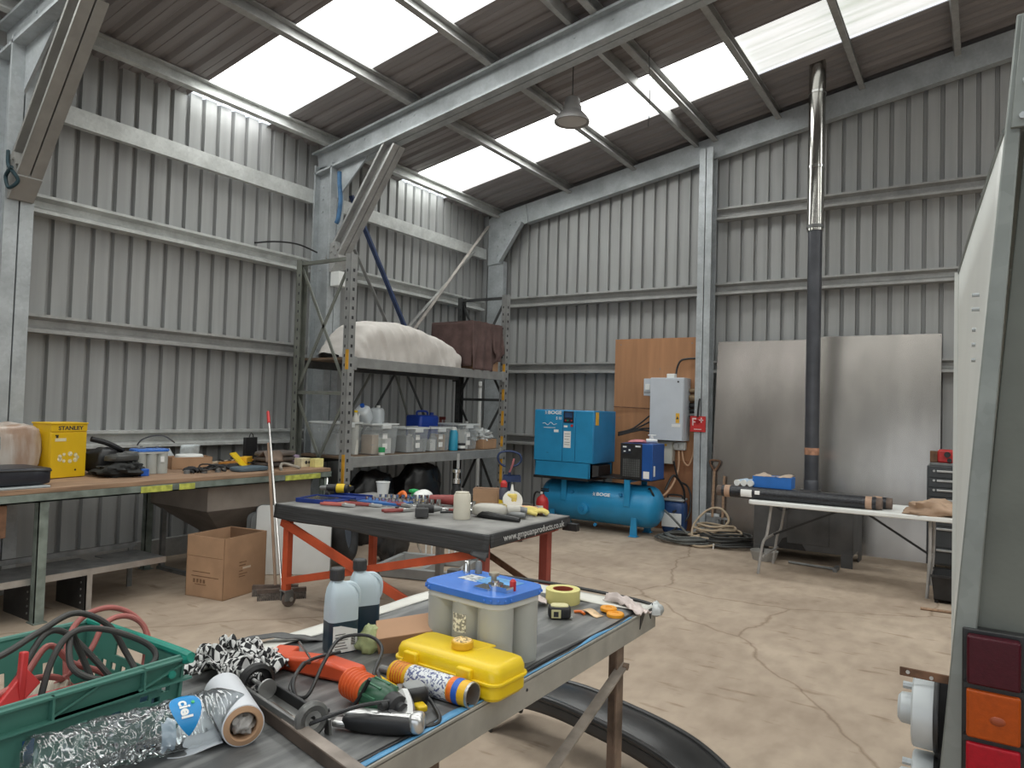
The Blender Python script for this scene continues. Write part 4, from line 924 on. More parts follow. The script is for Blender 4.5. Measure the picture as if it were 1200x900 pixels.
obj('carton_body', MB().box(-.1,.1,-.06,.06,0,.145), cardb, t, bevel=.003); obj('tuck_flap', MB().box(-.098,.098,-.058,.058,.145,.148), cardd, t)
t = thing('lubricant_bottle', 'dark bottle with yellow band and red cap on the red table', 'bottle', at(-3.16,4.76), 0)
obj('body', MB().lathe([(0,0),(.036,0),(.036,.15),(.02,.175),(0,.175)]), mat('deep_blue_print',(.06,.06,.09),.4,0,.2,30), t); obj('label_band', MB().lathe([(.0365,.03),(.0372,.03),(.0372,.075),(.0365,.075)],cap=False), yellow, t); obj('cap', MB().lathe([(0,.174),(.027,.174),(.027,.205),(.012,.225),(0,.225)]), red, t)
t = thing('glue_bottle', 'yellow bottle with a white nozzle beside the red capped bottle', 'bottle', at(-3.08,4.76), .4)
obj('body', MB().box(-.042,.042,-.03,.03,0,.13), mat('yellow_print_label',(.70,.55,.14),.5,0,.2,30), t, bevel=.012); obj('nozzle', MB().lathe([(0,.13),(.02,.13),(.012,.16),(.006,.20),(0,.20)]), white, t)
t = thing('heat_gun', 'grey heat gun with black grip lying at the right of the red table', 'heat gun', at(-2.92,4.30), .35)
obj('barrel', MB().blob((-.06,.06,.05),(.26,.13,.10), 26, 14, .03, 5, p=3, flat=.002), mat('ivory_grey_plastic',(.50,.48,.43),.45,0,.06,6), t, ang=60); obj('nozzle', MB().cyl((.06,.10,.055),(.15,.13,.055),.04,.034,20), mat('ivory_grey_plastic',None), t); obj('collar', MB().cyl((.14,.127,.055),(.20,.146,.05),.030,.024,18), steeld, t)
obj('grip', MB().tube([(-.13,.03,.03),(-.02,-.02,.025),(.10,-.06,.022),(.20,-.10,.018)], .026, sub=6, rfun=lambda u: 1.1-.5*u), black, t, label='black rubber grip')
t = thing('die_grinder', 'slim dark pneumatic tool lying right of the heat gun', 'tool', at(-2.83,4.42), .2)
obj('tool_body', MB().cyl((-.1,0,.026),(.08,0,.026),.026,.02,16), steeld, t); obj('collet', MB().cyl((.08,0,.026),(.14,-.01,.026),.012,.008,10), chrome, t)
yr = mat('yellow_glove_fabric', (.66,.55,.18), .85, 0, .18, 14)
for k, (x, y, a) in enumerate(((-2.96,4.56,.2),(-2.84,4.68,.6))):
    t = thing('work_glove', ['yellow work glove crumpled at the right end of the red table','yellow work glove lying over the corner behind its pair'][k], 'glove', at(x,y-.06), a)
    obj('palm', MB().blob((0,0,.03),(.15,.11,.07), 22, 12, .2, 6, flat=.0), yr, t, ang=60)
    for j in range(4): obj('finger', MB().tube([(.05,-.04+.027*j,.03),(.10,-.045+.03*j,.04),(.14+.01*(j%2),-.05+.032*j,.018)], .014, sub=4), yr, t)
    obj('thumb', MB().tube([(-.02,-.05,.03),(.02,-.085,.03),(.06,-.09,.02)], .014, sub=4), yr, t); obj('cuff', MB().cyl((-.11,0,.035),(-.05,0,.035),.034,.04,16), mat('cream_knit',(.60,.56,.42),.9,0,.1,20), t)
tag(obj('orange_cloth', MB().blob((0,0,.022),(.26,.2,.07), 30, 12, .35, 6, flat=.0), mat('peach_cloth',(.62,.36,.22),.9,0,.12,10,bump=.2,bscale=15), None, ang=70, loc=at(-2.90,4.68)), 'crumpled peach coloured cloth at the far corner of the red table', 'cloth')
tag(obj('sanding_disc', MB().lathe([(.012,-.006),(.075,-.006),(.08,0),(.075,.006),(.012,.006),(.012,-.006)], cap=False, seg=32), wb, None, loc=at(-3.06,4.74,TZ+.078), rot=(1.15,0,.75)), 'round off-white disc propped up behind the yellow gloves', 'disc')
tag(obj('wire_coil', MB().tube([(.05*math.cos(a*.7)*(1+.1*math.sin(a)),.05*math.sin(a*.7),.01+.0012*a) for a in range(40)], .005, sub=2), mat('straw_string',(.55,.47,.25),.8,0,.15,14), None, loc=at(-3.08,4.60)), 'coil of straw coloured string left of the yellow gloves', 'string')
# ================================================================== BACK WALL: compressor, board, stove, folding table
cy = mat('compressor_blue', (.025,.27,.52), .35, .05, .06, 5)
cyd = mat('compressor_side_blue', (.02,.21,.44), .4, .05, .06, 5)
navy = mat('dryer_blue', (.012,.085,.33), .4, .05, .06, 5)
prt = mat('white_print', (.75,.78,.8), .6, 0, .03, 9)
t = thing('air_compressor', 'large bright blue air compressor with a cabinet on top of a long tank', 'compressor', (-4.30, 8.85, 0))
# tank along x
TX0, TX1, TRr, TC = -.86, .86, .272, .37
mb = MB(); m = T(0,0,TC) @ Matrix.Rotation(PI/2,4,'Y')
prof = [(0,TX0),(.10,TX0+.004),(.18,TX0+.025),(.24,TX0+.07),(.265,TX0+.12),(TRr,TX0+.17),(TRr,TX1-.17),(.265,TX1-.12),(.24,TX1-.07),(.18,TX1-.025),(.10,TX1-.004),(0,TX1)]
tank = obj('tank', mb.lathe(prof, seg=48, m=m), cy, t, ang=50)
obj('weld_seam', MB().lathe([(TRr-.002,TX0+.168),(TRr+.003,TX0+.172),(TRr-.002,TX0+.176)],seg=48,m=m,cap=False), cyd, tank)
mb = MB().cyl((-.12,-.245,.29),(-.12,-.31,.29),.074,seg=28).cyl((-.12,-.30,.29),(-.12,-.318,.29),.058,seg=28)
obj('inspection_port', mb, cy, tank, bevel=.004); obj('port_plug', MB().cyl((-.12,-.31,.295),(-.12,-.335,.295),.034,seg=6), cyd, tank)
for x in (-.42,.50):
    obj('saddle', MB().box(x-.04,x+.04,-.285,-.268,.38,.72).box(x-.04,x+.04,-.285,.285,.69,.72).box(x-.04,x+.04,.268,.285,.38,.72), cy, t, bevel=.003)
for x in (-.62,.58):
    for y in (-.23,.23):
        obj('leg', MB().prism([(-.05,0),(.05,0),(.035,.24),(-.035,.24)], y-.012, y+.012, 'y', 0, T(x,0,0)).box(x-.055,x+.055,y-.05,y+.05,0,.01), cy, t, bevel=.002)
for x, z, r in ((-.30,.50,.018),(.40,.52,.022),(.05,.1,.02)):
    obj('port', MB().cyl((x,-.24,z),(x,-.272,z),r,seg=12), cyd, tank)
obj('gauge_elbow', MB().tube([(.72,-.1,.60),(.76,-.16,.62),(.80,-.16,.56),(.80,-.12,.52)], .014, sub=5), black, t)
obj('base_plate', MB().box(-.86,.80,-.24,.24,.715,.735).box(-.83,.0,-.40,.18,.665,.70), black, t, bevel=.003)
obj('plinth', MB().box(-.81,.02,-.40,-.385,.70,.90).box(-.81,-.795,-.40,.18,.70,.90).box(-.81,.06,.165,.18,.70,.90).box(.0,.015,-.40,-.37,.70,.90), cy, t, bevel=.003)
obj('motor_duct', MB().loft([[(.03,y,z) for y, z in ((-.34,.72),(.10,.72),(.10,.88),(-.34,.88))],[(.10,y,z) for y, z in ((-.30,.74),(.06,.74),(.06,.87),(-.30,.87))]]), black, t, ang=0)
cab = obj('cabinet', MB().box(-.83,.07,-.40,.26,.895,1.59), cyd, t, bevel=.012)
for a, b, nm in ((-.825,-.39,'front_panel'),(-.383,-.20,'control_panel'),(-.193,.06,'front_panel')):
    obj(nm, MB().box(a,b,-.412,-.398,.905,1.58), cy, t, bevel=.004)
dsp = obj('display', MB().box(-.375,-.225,-.418,-.41,1.42,1.575), mat('control_black',(.02,.025,.04),.3,0,.15,9), t, bevel=.003)
obj('screen', MB().box(-.355,-.245,-.421,-.417,1.49,1.555), mat('dark_blue_screen',(.03,.07,.16),.2,0,.2,20), dsp)
for x, mm in ((-.34,red),(-.31,grn),(-.255,red)): obj('button', MB().cyl((x,-.417,1.452),(x,-.424,1.452),.010,seg=10), mm, dsp)
obj('emergency_button', MB().cyl((-.245,-.412,1.385),(-.245,-.43,1.385),.017,seg=14), red, t)
obj('notice', MB().box(-.368,-.262,-.414,-.411,1.09,1.31), paper, t); obj('notice', MB().box(-.37,-.315,-.414,-.411,1.36,1.385), paper, t); obj('notice', MB().box(-.52,-.45,-.414,-.411,1.29,1.325), paper, t)
obj('notice_print', MB().box(-.355,-.275,-.4145,-.4138,1.27,1.275).box(-.355,-.275,-.4145,-.4138,1.24,1.245).box(-.355,-.29,-.4145,-.4138,1.20,1.205).box(-.355,-.275,-.4145,-.4138,1.16,1.165).box(-.355,-.28,-.4145,-.4138,1.13,1.135), ink, t)
text('lettering', 'BOGE', .062, prt, t, (-.515,-.4125,1.55), FY, bold=.0025, sx=1.3)
mb = MB()
for k in range(6):
    a = k*PI/3; mb.bar((-.648,-.4128,1.55),(-.648+.03*math.cos(a),-.4128,1.55+.03*math.sin(a)),.002,.010,up=(0,1,0))
obj('emblem', mb, prt, t, ang=0)
text('lettering', 'S 10', .05, prt, t, (-.45,-.4125,1.475), FY, bold=.0012)
mb = MB().tube([(-.70+.02*k,-.413,1.40+.022*math.sin(k*1.2)*(1-abs(k-5.5)/7)) for k in range(12)], .0035, sub=4, seg=5).box(-.68,-.50,-.4135,-.4125,1.345,1.352)
obj('emblem', mb, prt, t, label='thin wavy white line emblem')
obj('vent_mark', MB().box(-.63,-.60,-.414,-.411,1.01,1.014), ink, t)
obj('warning_sticker', MB().box(-.001+.072,.0745,-.36,-.27,1.40,1.57), mat('amber_sticker',(.75,.42,.04),.5,0,.1,30), t)
text('lettering', 'BOGE', .058, prt, tank, (.16,-.2685,.50), (PI/2-.35,0,0), bold=.002, sx=1.3)
mb = MB()
for k in range(6):
    a = k*PI/3; mb.bar((.028,-.264,.50),(.028+.026*math.cos(a),-.264+.009*math.sin(a),.50+.026*math.sin(a)),.003,.009,up=(0,1,0))
obj('emblem', mb, prt, tank, ang=0)

t = thing('air_dryer', 'boxy black and blue air dryer standing on the right end of the compressor', 'dryer', (-3.69, 8.80, .735))
obj('body', MB().box(-.20,.23,-.24,.16,0,.455), navy, t, bevel=.006)
fp = obj('front_panel', MB().box(-.205,.09,-.248,-.238,.0,.455), black, t, bevel=.004)
mb = MB().box(-.17,.07,-.252,-.247,.03,.26)
obj('grille', mb, mat('grille_grey',(.12,.125,.125),.5,.3,.2,9), fp, ang=0)
mb = MB()
for k in range(9): mb.box(-.17+.0295*k,-.167+.0295*k,-.256,-.251,.03,.26)
for k in range(9): mb.box(-.17,.07,-.256,-.251,.03+.028*k,.033+.028*k)
obj('grille_bars', mb, black, fp, ang=0)
obj('display', MB().box(-.18,-.06,-.253,-.247,.325,.425), mat('control_black',None), fp)
obj('print', MB().box(-.17,-.12,-.2545,-.2525,.40,.418).box(-.09,-.065,-.2545,-.2525,.36,.38).box(-.16,-.13,-.2545,-.2525,.345,.36).box(.0,.07,-.250,-.2475,.41,.43), prt, fp, ang=0)
obj('sticker', MB().box(.11,.19,-.243,-.2395,.02,.11), paper, t); obj('sticker', MB().box(.2295,.233,-.2,-.15,.05,.18), paper, t)
tag(obj('pink_cloth', MB().blob((0,0,.02),(.24,.2,.05),24,10,.3,6,flat=0), mat('pink_cloth',(.58,.22,.24),.9,0,.2,12), None, ang=70, loc=(-3.76,8.78,1.19)), 'crumpled pink cloth on top of the air dryer', 'cloth')
t = thing('pipe_valve', 'white plastic tap fitting standing on top of the air dryer', 'valve', (-3.58,8.82,1.19), .3)
obj('body', MB().cyl((-.07,0,.035),(.07,0,.035),.025).cyl((0,0,.035),(0,0,.1),.018), white, t); obj('handle', MB().box(-.05,.05,-.012,.012,.1,.115), white, t, bevel=.003)

# fire extinguisher
t = thing('fire_extinguisher', 'red fire extinguisher standing at the left end of the compressor tank', 'fire extinguisher', (-4.86, 8.25, 0))
obj('cylinder', MB().lathe([(0,0),(.078,.004),(.083,.02),(.083,.37),(.07,.42),(.03,.455),(.026,.47),(0,.47)], seg=28), red, t)
obj('label_band', MB().grid(lambda u,v: (.0838*math.cos(-2.4+1.5*u),.0838*math.sin(-2.4+1.5*u),.17+.16*v), 12, 1), paper, t)
obj('valve', MB().cyl((0,0,.47),(0,0,.51),.022).box(-.02,.09,-.012,.012,.51,.525).box(-.02,.09,-.012,.012,.535,.55), black, t)
obj('hose', MB().tube([(-.02,-.01,.49),(-.09,-.02,.49),(-.12,-.02,.40),(-.105,-.02,.2)], .012, sub=6), black, t); obj('ring_gauge', MB().cyl((0,-.022,.49),(0,-.03,.49),.018), paper, t)

# blue loop-handled trolley jack behind the red table
t = thing('trolley_jack', 'dark blue loop handled jack with small tool tray behind the red table', 'jack', (-4.90, 7.50, 0), .6)
jb = mat('jack_blue', (.025,.045,.12), .4, .2, .15, 9)
obj('handle', MB().cyl((0,0,.18),(0,0,.80),.018), jb, t)
mb = MB().tube([(0,0,.78),(.02,0,.86),(.10,0,.90),(.14,0,.96),(.11,0,1.03),(0,0,1.06),(-.12,0,1.04),(-.15,0,.97),(-.11,0,.90),(-.05,0,.87)], .013, sub=7)
obj('loop_grip', mb, jb, t); obj('release_lever', MB().tube([(.0,.0,.80),(.03,-.01,.88),(.05,-.02,.97)], .014, sub=5), mat('pale_red_sleeve',(.45,.16,.17),.5,0,.15,9), t)
obj('tool_tray', MB().box(-.08,.14,-.08,.12,.69,.70).box(-.08,.14,-.085,-.078,.69,.76).box(-.08,.14,.115,.122,.69,.76).box(-.08,-.073,-.08,.12,.69,.76).box(.133,.14,-.08,.12,.69,.76), jb, t, ang=0)
obj('base', MB().box(-.14,.14,-.32,.32,.05,.17), jb, t, bevel=.015)
for x in (-.15,.15):
    for y in (-.25,.25): obj('wheel', MB().cyl((x-.02,y,.06),(x+.02,y,.06),.06,seg=20), steeld, t)

# plywood board with electrics
ply = mat('plywood', (.41,.205,.10), .7, 0, .14, 2.5, stretch=(3,1,.35), detail=6)
t = thing('plywood_board', 'tall orange brown plywood board fixed to the back wall', 'board', (-3.82, 9.53, 0))
obj('panel', MB().box(-.64,.60,.0,.018,.0,2.63), ply, t, bevel=.002)
obj('lower_board', MB().box(-.2,.60,-.02,-.001,.0,.95), mat('darker_plywood',(.33,.15,.075),.75,0,.18,3,stretch=(3,1,.4)), t)
for x, z in ((-.55,2.55),(.5,2.55),(-.55,1.5),(.05,2.2)): obj('screw_head', MB().cyl((x,-.001,z),(x,-.004,z),.008,seg=10), steeld, t)
cabm = mat('pale_grey_enclosure', (.56,.60,.65), .4, .05, .03, 5)
t = thing('electrical_cabinet', 'large pale grey wall cabinet on the plywood board', 'electrical cabinet', (-3.56, 9.30, 1.22))
obj('body', MB().box(-.235,.235,-.03,.22,0,.845), cabm, t, bevel=.004); obj('door', MB().box(-.235,.228,-.05,-.031,.004,.84), cabm, t, bevel=.004)
obj('lock', MB().cyl((.16,-.05,.79),(.16,-.058,.79),.012), black, t)
obj('warning_sticker', MB().box(.135,.185,-.053,-.0505,.24,.37), mat('amber_sticker',None), t); obj('warning_mark', MB().prism([(.14,.29),(.18,.29),(.16,.335)],-.0545,-.0532,'y'), ink, t)
obj('name_plate', MB().box(.08,.2,-.053,-.0505,.185,.225), paper, t)
obj('cable_entry', MB().box(-.02,.09,-.01,.08,.845,.90), white, t, bevel=.006)
t = thing('switch_box', 'small grey switch box on the left side of the wall cabinet', 'switch', (-3.86, 9.34, 1.82))
obj('body', MB().box(-.06,.062,-.02,.18,0,.235), cabm, t, bevel=.004); obj('isolator', MB().box(-.035,.035,-.03,-.02,.08,.16), white, t, bevel=.003); obj('cover_strip', MB().box(-.05,.05,-.026,-.019,.03,.06), mat('mid_grey_plastic',(.28,.29,.29),.5,0,.1,6), t)
t = thing('junction_box', 'off-white box fixed below the large wall cabinet', 'electrical box', (-3.62, 9.42, .90))
obj('body', MB().box(-.12,.10,-.03,.10,0,.305), mat('cream_enclosure',(.62,.62,.56),.45,0,.04,5), t, bevel=.004); obj('lid', MB().box(-.118,.098,-.042,-.031,.004,.30), mat('cream_enclosure',None), t, bevel=.004); obj('sticker', MB().box(-.05,.03,-.044,-.042,.24,.27), mat('amber_sticker',None), t)
t = thing('socket_outlet', 'small white socket box right of the off-white box', 'socket', (-3.43, 9.47, 1.09))
obj('body', MB().box(-.09,.07,-.02,.05,0,.11), white, t, bevel=.01); obj('knob', MB().cyl((-.05,-.02,.06),(-.05,-.05,.06),.035).cyl((.03,-.02,.05),(.03,-.05,.05),.03), white, t)
t = thing('conduit_fittings', 'cluster of dark and brass cable glands beside the wall cabinet', 'cable gland', (-3.29, 9.49, 1.5))
for k, (z, r, mm) in enumerate(((.40,.03,mat('tarnished_brass',(.28,.20,.12),.5,.5,.3,9)),(.30,.05,MATS['tarnished_brass']),(.20,.035,black),(.13,.03,black),(.07,.028,steeld))): obj('gland', MB().cyl((-.03,0,z),(.05,0,z),r,seg=14), mm, t)
def cable(nm, pts, r, m, lab, cat='cable', **k):
    p0 = Vector(pts[0]); return tag(obj(nm, MB().tube([Vector(p)-p0 for p in pts], r, **k), m, None, loc=p0), lab, cat)
cable('power_cable', [(-3.50,9.42,2.06),(-3.50,9.46,2.20),(-3.46,9.47,2.30),(-3.38,9.48,2.33),(-3.22,9.5,2.34)], .014, black, 'black cable bending from the top of the wall cabinet to the gable post')
for k, (z0, z1, zm) in enumerate(((1.32,1.55,1.45),(1.30,1.46,1.40),(1.29,1.37,1.36),(1.28,1.33,1.34))):
    cable('power_cable', [(-4.22,9.18,z0-.02),(-4.10,9.35,z0+.03),(-3.98,9.42,zm),(-3.86,9.44,z1),(-3.79,9.44,z1)], .012, black, ['uppermost','second highest','third highest','lowest'][k]+' of the four black cables running into the left side of the wall cabinet')
cable('thin_wire', [(-4.45,9.5,1.66),(-4.1,9.51,1.65),(-3.8,9.5,1.64)], .006, dust, 'thin brown wire running level across the plywood board')
cable('flex_hose', [(-3.44,9.44,1.08),(-3.43,9.40,.85),(-3.46,9.32,.66),(-3.52,9.20,.52),(-3.56,9.05,.48)], .014, mat('peach_hose',(.55,.33,.20),.55,0,.08,6), 'peach coloured hose hanging from the socket to the compressor')
cable('flex_hose', [(-3.40,9.45,1.08),(-3.36,9.42,.94),(-3.30,9.44,.90),(-3.25,9.46,1.05),(-3.23,9.46,1.3)], .012, mat('peach_hose',None), 'short looping peach hose beside the gable post')
cable('black_hose', [(-3.42,8.92,.60),(-3.36,9.05,.78),(-3.28,9.2,.60),(-3.3,9.25,.38),(-3.38,9.1,.30)], .016, black, 'black hose looping behind the right end of the tank')
cable('black_hose', [(-3.46,9.30,.95),(-3.40,9.34,.70),(-3.30,9.40,.62),(-3.24,9.38,.45),(-3.26,9.3,.2),(-3.4,9.0,.03)], .014, black, 'black hose hanging down above the blue and white drum')
# red fire point sign on the gable post
t = thing('fire_point_sign', 'red square fire call point sign on the gable post', 'sign', (-3.165, 9.375, 1.455))
obj('plate', MB().box(-.105,.105,-.006,.006,-.105,.105), red, t, bevel=.004)
mb = MB().box(-.075,-.058,-.008,-.005,-.02,.08).box(-.058,-.02,-.008,-.005,.06,.08).box(-.058,-.03,-.008,-.005,.02,.035).box(.0,.075,-.008,-.005,.045,.06).box(.04,.055,-.008,-.005,.02,.085).box(-.05,.05,-.008,-.005,-.075,-.065)
obj('pictogram', mb, mat('pale_pink_print',(.75,.55,.55),.6,0,.05,9), t, ang=0)
obj('glass', MB().cyl((0,-.006,.03),(0,-.014,.03),.03,seg=20), mat('deep_red',(.30,.01,.015),.3,0,.1,9), t)
obj('fixing_bracket', MB().box(-.105,.105,.006,.02,-.05,.05), steeld, t)
tag(obj('hang_strap', MB().tube([(0,0,.0),(.01,-.004,.12),(.016,.0,.20),(.02,.012,.24)], .013, sub=5), black, None, loc=(-3.165,9.36,1.55)), 'short black strap hanging above the red fire sign', 'strap')

# blue and white drum, spade, coils
t = thing('plastic_drum', 'blue and white plastic drum beside the foot of the gable post', 'drum', (-3.42, 9.28, 0), .1)
obj('drum_body', MB().blob((0,0,.22),(.30,.30,.44),28,14,0,5,p=5,flat=0), mat('drum_navy',(.02,.06,.18),.4,0,.1,6), t, ang=60)
obj('label_panel', MB().box(-.135,.125,-.156,-.150,.10,.28), paper, t, bevel=.006); obj('lid', MB().box(-.14,.14,-.14,.14,.43,.46), mat('mid_grey_plastic',None), t, bevel=.02); obj('handle', MB().tube([(-.1,0,.45),(-.08,0,.50),(.08,0,.50),(.1,0,.45)], .012, sub=5), black, t)
t = thing('spade', 'garden spade with a D handle leaning against the metal sheets', 'spade', (-2.93, 9.30, 0), .0, rot=(-.10, 0, .05))
obj('blade', MB().grid(lambda u,v: ((u-.5)*.19, .02*abs(u-.5)*4*.3, .01+v*.30), 8, 6), steeld, t, solid=.006); obj('shaft', MB().cyl((0,0,.26),(0,0,.86),.016), wood, t); obj('grip', MB().tube([(0,0,.85),(-.055,0,.94),(-.055,0,.99),(.055,0,.99),(.055,0,.94),(0,0,.85)], .013, sub=4), dust, t)
t = thing('garden_fork', 'second long handled tool leaning beside the spade', 'fork', (-2.80, 9.30, 0), 0, rot=(-.10, 0, 0))
for k in range(4): obj('tine', MB().cyl((-.08+.053*k,0,0),(-.08+.053*k,0,.25),.007,seg=8), steeld, t)
obj('socket', MB().box(-.09,.09,-.008,.008,.24,.27), steeld, t); obj('shaft', MB().cyl((0,0,.26),(0,0,.80),.016), wood, t)
def coil(cx, cy_, R, r, n, z, m, nm, lab, ell=.75, seed=0, par=None):
    rr = random.Random(seed); pts = []
    for k in range(n*14):
        a = 2*PI*k/14; q = R*(1-.25*(k/(n*14))+.06*math.sin(k*.37+seed))
        pts.append((q*math.cos(a)+.03*math.sin(k*.21), q*math.sin(a)*ell+.03*math.cos(k*.17), r+z*(k/(n*14))+abs(.02*math.sin(k*.9))))
    return tag(obj(nm, MB().tube(pts, r, sub=2, seg=7), m, None, loc=(cx,cy_,0)), lab, 'hose' if 'hose' in nm else 'cable')
gc = mat('grey_black_hose', (.10,.105,.10), .55, 0, .3, 9)
coil(-3.05, 8.72, .38, .012, 6, .07, gc, 'air_hose', 'grey black air hose coiled flat on the floor right of the compressor leg', .75, 1)
coil(-2.62, 8.82, .36, .014, 8, .13, mat('dark_cable_rubber',(.04,.04,.038),.6,0,.3,9), 'cable_coil', 'dark cable coil lying beneath the tan hose coil', .72, 3)
coil(-2.74, 8.86, .32, .014, 5, .22, mat('tan_hose',(.42,.33,.23),.6,0,.12,9), 'hose_coil', 'tan hose coil heaped on top of the dark cable coil', .75, 5)
cable('hose_loop', [(-2.95,8.6,.03),(-2.98,8.75,.22),(-2.85,8.85,.40),(-2.68,8.85,.44),(-2.58,8.85,.30),(-2.72,8.80,.16),(-2.92,8.66,.10),(-2.98,8.56,.03),(-2.8,8.45,.02),(-2.6,8.62,.05)], .014, mat('tan_hose',None), 'tan hose end looping up from the heaped coils', 'hose')
cable('lead_cable', [(-3.42,8.9,.34),(-3.3,8.85,.27),(-3.1,8.75,.14),(-2.95,8.68,.05)], .014, gc, 'grey lead running from the tank end down to the coils')
tag(obj('cord_tie', MB().box(-.006,.006,-.008,.008,.0,.06), white, None, loc=(-2.66,8.53,0)), 'white cable tie end standing at the front of the dark coil', 'cable tie')

# leaning sheets of bare metal
def sheet_mat(nm, c):
    m = mat(nm, c, .25, .9, .16, 1.3, stretch=(1.6,1,.7), detail=5, bump=.02, bscale=3); return m
for k, (x0, x1, h, lab) in enumerate(((-2.98,-1.72,2.57,'left bare metal sheet leaning on the back wall behind the flue'),(-1.72,-.40,2.60,'right bare metal sheet leaning on the back wall beside the tool chest'))):
    t = thing('metal_sheet', lab, 'metal sheet', ((x0+x1)/2, 9.36-.012*k, 0), 0, 'bare metal sheets leaning on the back wall', rot=(-.085 if k == 0 else -.082, 0, 0))
    w = (x1-x0)/2
    obj('sheet', MB().box(-w,w,0,.004,0,h), sheet_mat('bare_metal_sheet_%d' % k, ((.40,.37,.345),(.42,.395,.365))[k]), t, ang=0)
    obj('folded_edge', MB().box(-w,-w+.004,.0,.03,0,h), sheet_mat('bare_metal_sheet_0', None), t, ang=0)

# stove with flue
dk = mat('dark_plate_steel', (.10,.102,.105), .42, .5, .2, 4, bump=.05)
t = thing('workshop_stove', 'dark grey steel plate stove box under the white folding table', 'stove', (-1.655, 8.76, 0))
obj('body', MB().box(-.515,.515,-.34,.34,.13,.70), dk, t, bevel=.006)
obj('leg', MB().box(-.515,-.40,-.345,-.335,0,.14), dk, t); obj('leg', MB().box(.40,.515,-.345,-.335,0,.14), dk, t); obj('leg', MB().box(-.515,-.505,.1,.34,0,.14), dk, t); obj('leg', MB().box(.505,.515,.1,.34,0,.14), dk, t)
obj('door', MB().box(-.15,.28,-.352,-.341,.20,.62), mat('dark_plate_steel_door',(.09,.092,.095),.42,.5,.2,4), t, bevel=.004); obj('handle', MB().tube([(-.28,-.35,.66),(-.27,-.38,.60),(-.20,-.39,.56),(-.12,-.38,.59),(-.10,-.35,.66)], .012, sub=5), black, t)
obj('ash_opening', MB().prism([(-.26,.13),(.05,.13),(-.02,.24),(-.10,.28),(-.2,.24)],-.343,-.3405,'y'), black, t)
obj('flue_collar', MB().cyl((.0,.1,.69),(.0,.1,.76),.115,seg=28), dk, t)
t = thing('flue_pipe', 'tall flue pipe, dark below and polished steel above, rising to the roof', 'flue', (-1.645, 8.86, .76))
ft = roof_z(-1.645)
obj('lower_pipe', MB().cyl((0,0,.11),(0,0,3.02),.078,.078,32), mat('dark_flue_enamel',(.085,.088,.10),.35,.4,.15,5), t)
obj('rust_band', MB().lathe([(.0785,.40),(.0795,.41),(.0795,.47),(.0785,.48)],seg=32,cap=False), mat('scorched_band',(.42,.22,.14),.6,.3,.4,12), t, label='scorched rusty band')
obj('joint_sleeve', MB().lathe([(.078,0),(.082,.0),(.082,.10),(.078,.11)],seg=32), mat('dark_flue_enamel',None), t)
for z0, z1 in ((2.99,3.74),(3.74,4.62),(4.62,ft-.76+.1)):
    obj('upper_pipe', MB().cyl((0,0,z0),(0,0,z1),.092,.092,36), mat('stained_polished_flue',(.50,.49,.46),.18,1.,.2,5,stretch=(3,3,.4)), t); 
for z in (3.02,3.72,4.60): obj('clamp_band', MB().lathe([(.092,z),(.098,z+.004),(.098,z+.035),(.092,z+.04)],seg=36,cap=False), steeld if z < 3.1 else chrome, t)

# white folding table with rolls
t = thing('folding_table', 'long white plastic folding table with tubular legs in front of the metal sheets', 'table', (-1.05, 7.82, 0))
obj('tabletop', MB().prism(rr2(1.86,.77,.05), .70, .742), white, t, bevel=.008)
for y, nm in ((-.29,''),(.33,'')):
    obj('leg', MB().tube([(-.72,y,.70),(-.76,y,.40),(-.80,y,.30),(-.84,y,0)], .014, sub=4), mat('worn_tube_steel',(.42,.41,.40),.5,.4,.15,9), t)
    obj('leg', MB().tube([(.66,y,.70),(.66,y,.40),(.64,y,.0)], .014, sub=4), MATS['worn_tube_steel'], t)
obj('leg_bar', MB().cyl((-.77,-.29,.36),(-.77,.33,.36),.012).cyl((-.795,-.29,.18),(-.795,.33,.18),.012), MATS['worn_tube_steel'], t); obj('leg_bar', MB().cyl((.65,-.29,.30),(.65,.33,.30),.012), MATS['worn_tube_steel'], t)
obj('brace', MB().bar((.08,.0,.69),(.65,.0,.34),.012,.02), black, t); obj('brace', MB().bar((-.1,.0,.69),(-.77,.0,.36),.012,.02), black, t)
rollm = mat('black_mesh_film', (.016,.017,.022), .3, 0, .6, 60, bump=.35, bscale=90)
kraft = mat('kraft_tape', (.40,.26,.18), .7, 0, .1, 9)
def roll(x0, y0, x1, y1, z, r, lab, tape=True):
    d = Vector((x1-x0, y1-y0, 0)); ln = d.length; a = math.atan2(d.y, d.x)
    t = thing('wrapped_roll', lab, 'roll', (x0, y0, z), a, 'long rolls on the white folding table')
    obj('film', MB().cyl((.0,0,r),(ln,0,r),r,seg=28), rollm, t)
    obj('core', MB().lathe([(r*.5,-.05),(r*.92,-.05),(r*.92,ln+.05),(r*.5,ln+.05),(r*.5,-.05)],seg=24,cap=False,m=T(0,0,r) @ Matrix.Rotation(PI/2,4,'Y')), mat('dark_card_core',(.14,.10,.08),.8,0,.25,12), t)
    if tape:
        for p in (.03, ln-.09): obj('tape', MB().lathe([(r+.001,p),(r+.003,p),(r+.003,p+.055),(r+.001,p+.055)],seg=28,cap=False,m=T(0,0,r) @ Matrix.Rotation(PI/2,4,'Y')), kraft, t)
    return t
t1 = roll(-2.27,7.55,-.83,7.57,.742,.060,'black roll with kraft tape and white labels along the front of the white folding table')
obj('roll_label', MB().grid(lambda u,v: (.20+.11*u,-.0625*math.cos(-.7+1.3*v),.060+.0625*math.sin(-.7+1.3*v)), 2, 8), paper, t1); obj('roll_label', MB().grid(lambda u,v: (.34+.05*u,-.0625*math.cos(-.1+.6*v),.060+.0625*math.sin(-.1+.6*v)), 2, 8), paper, t1)
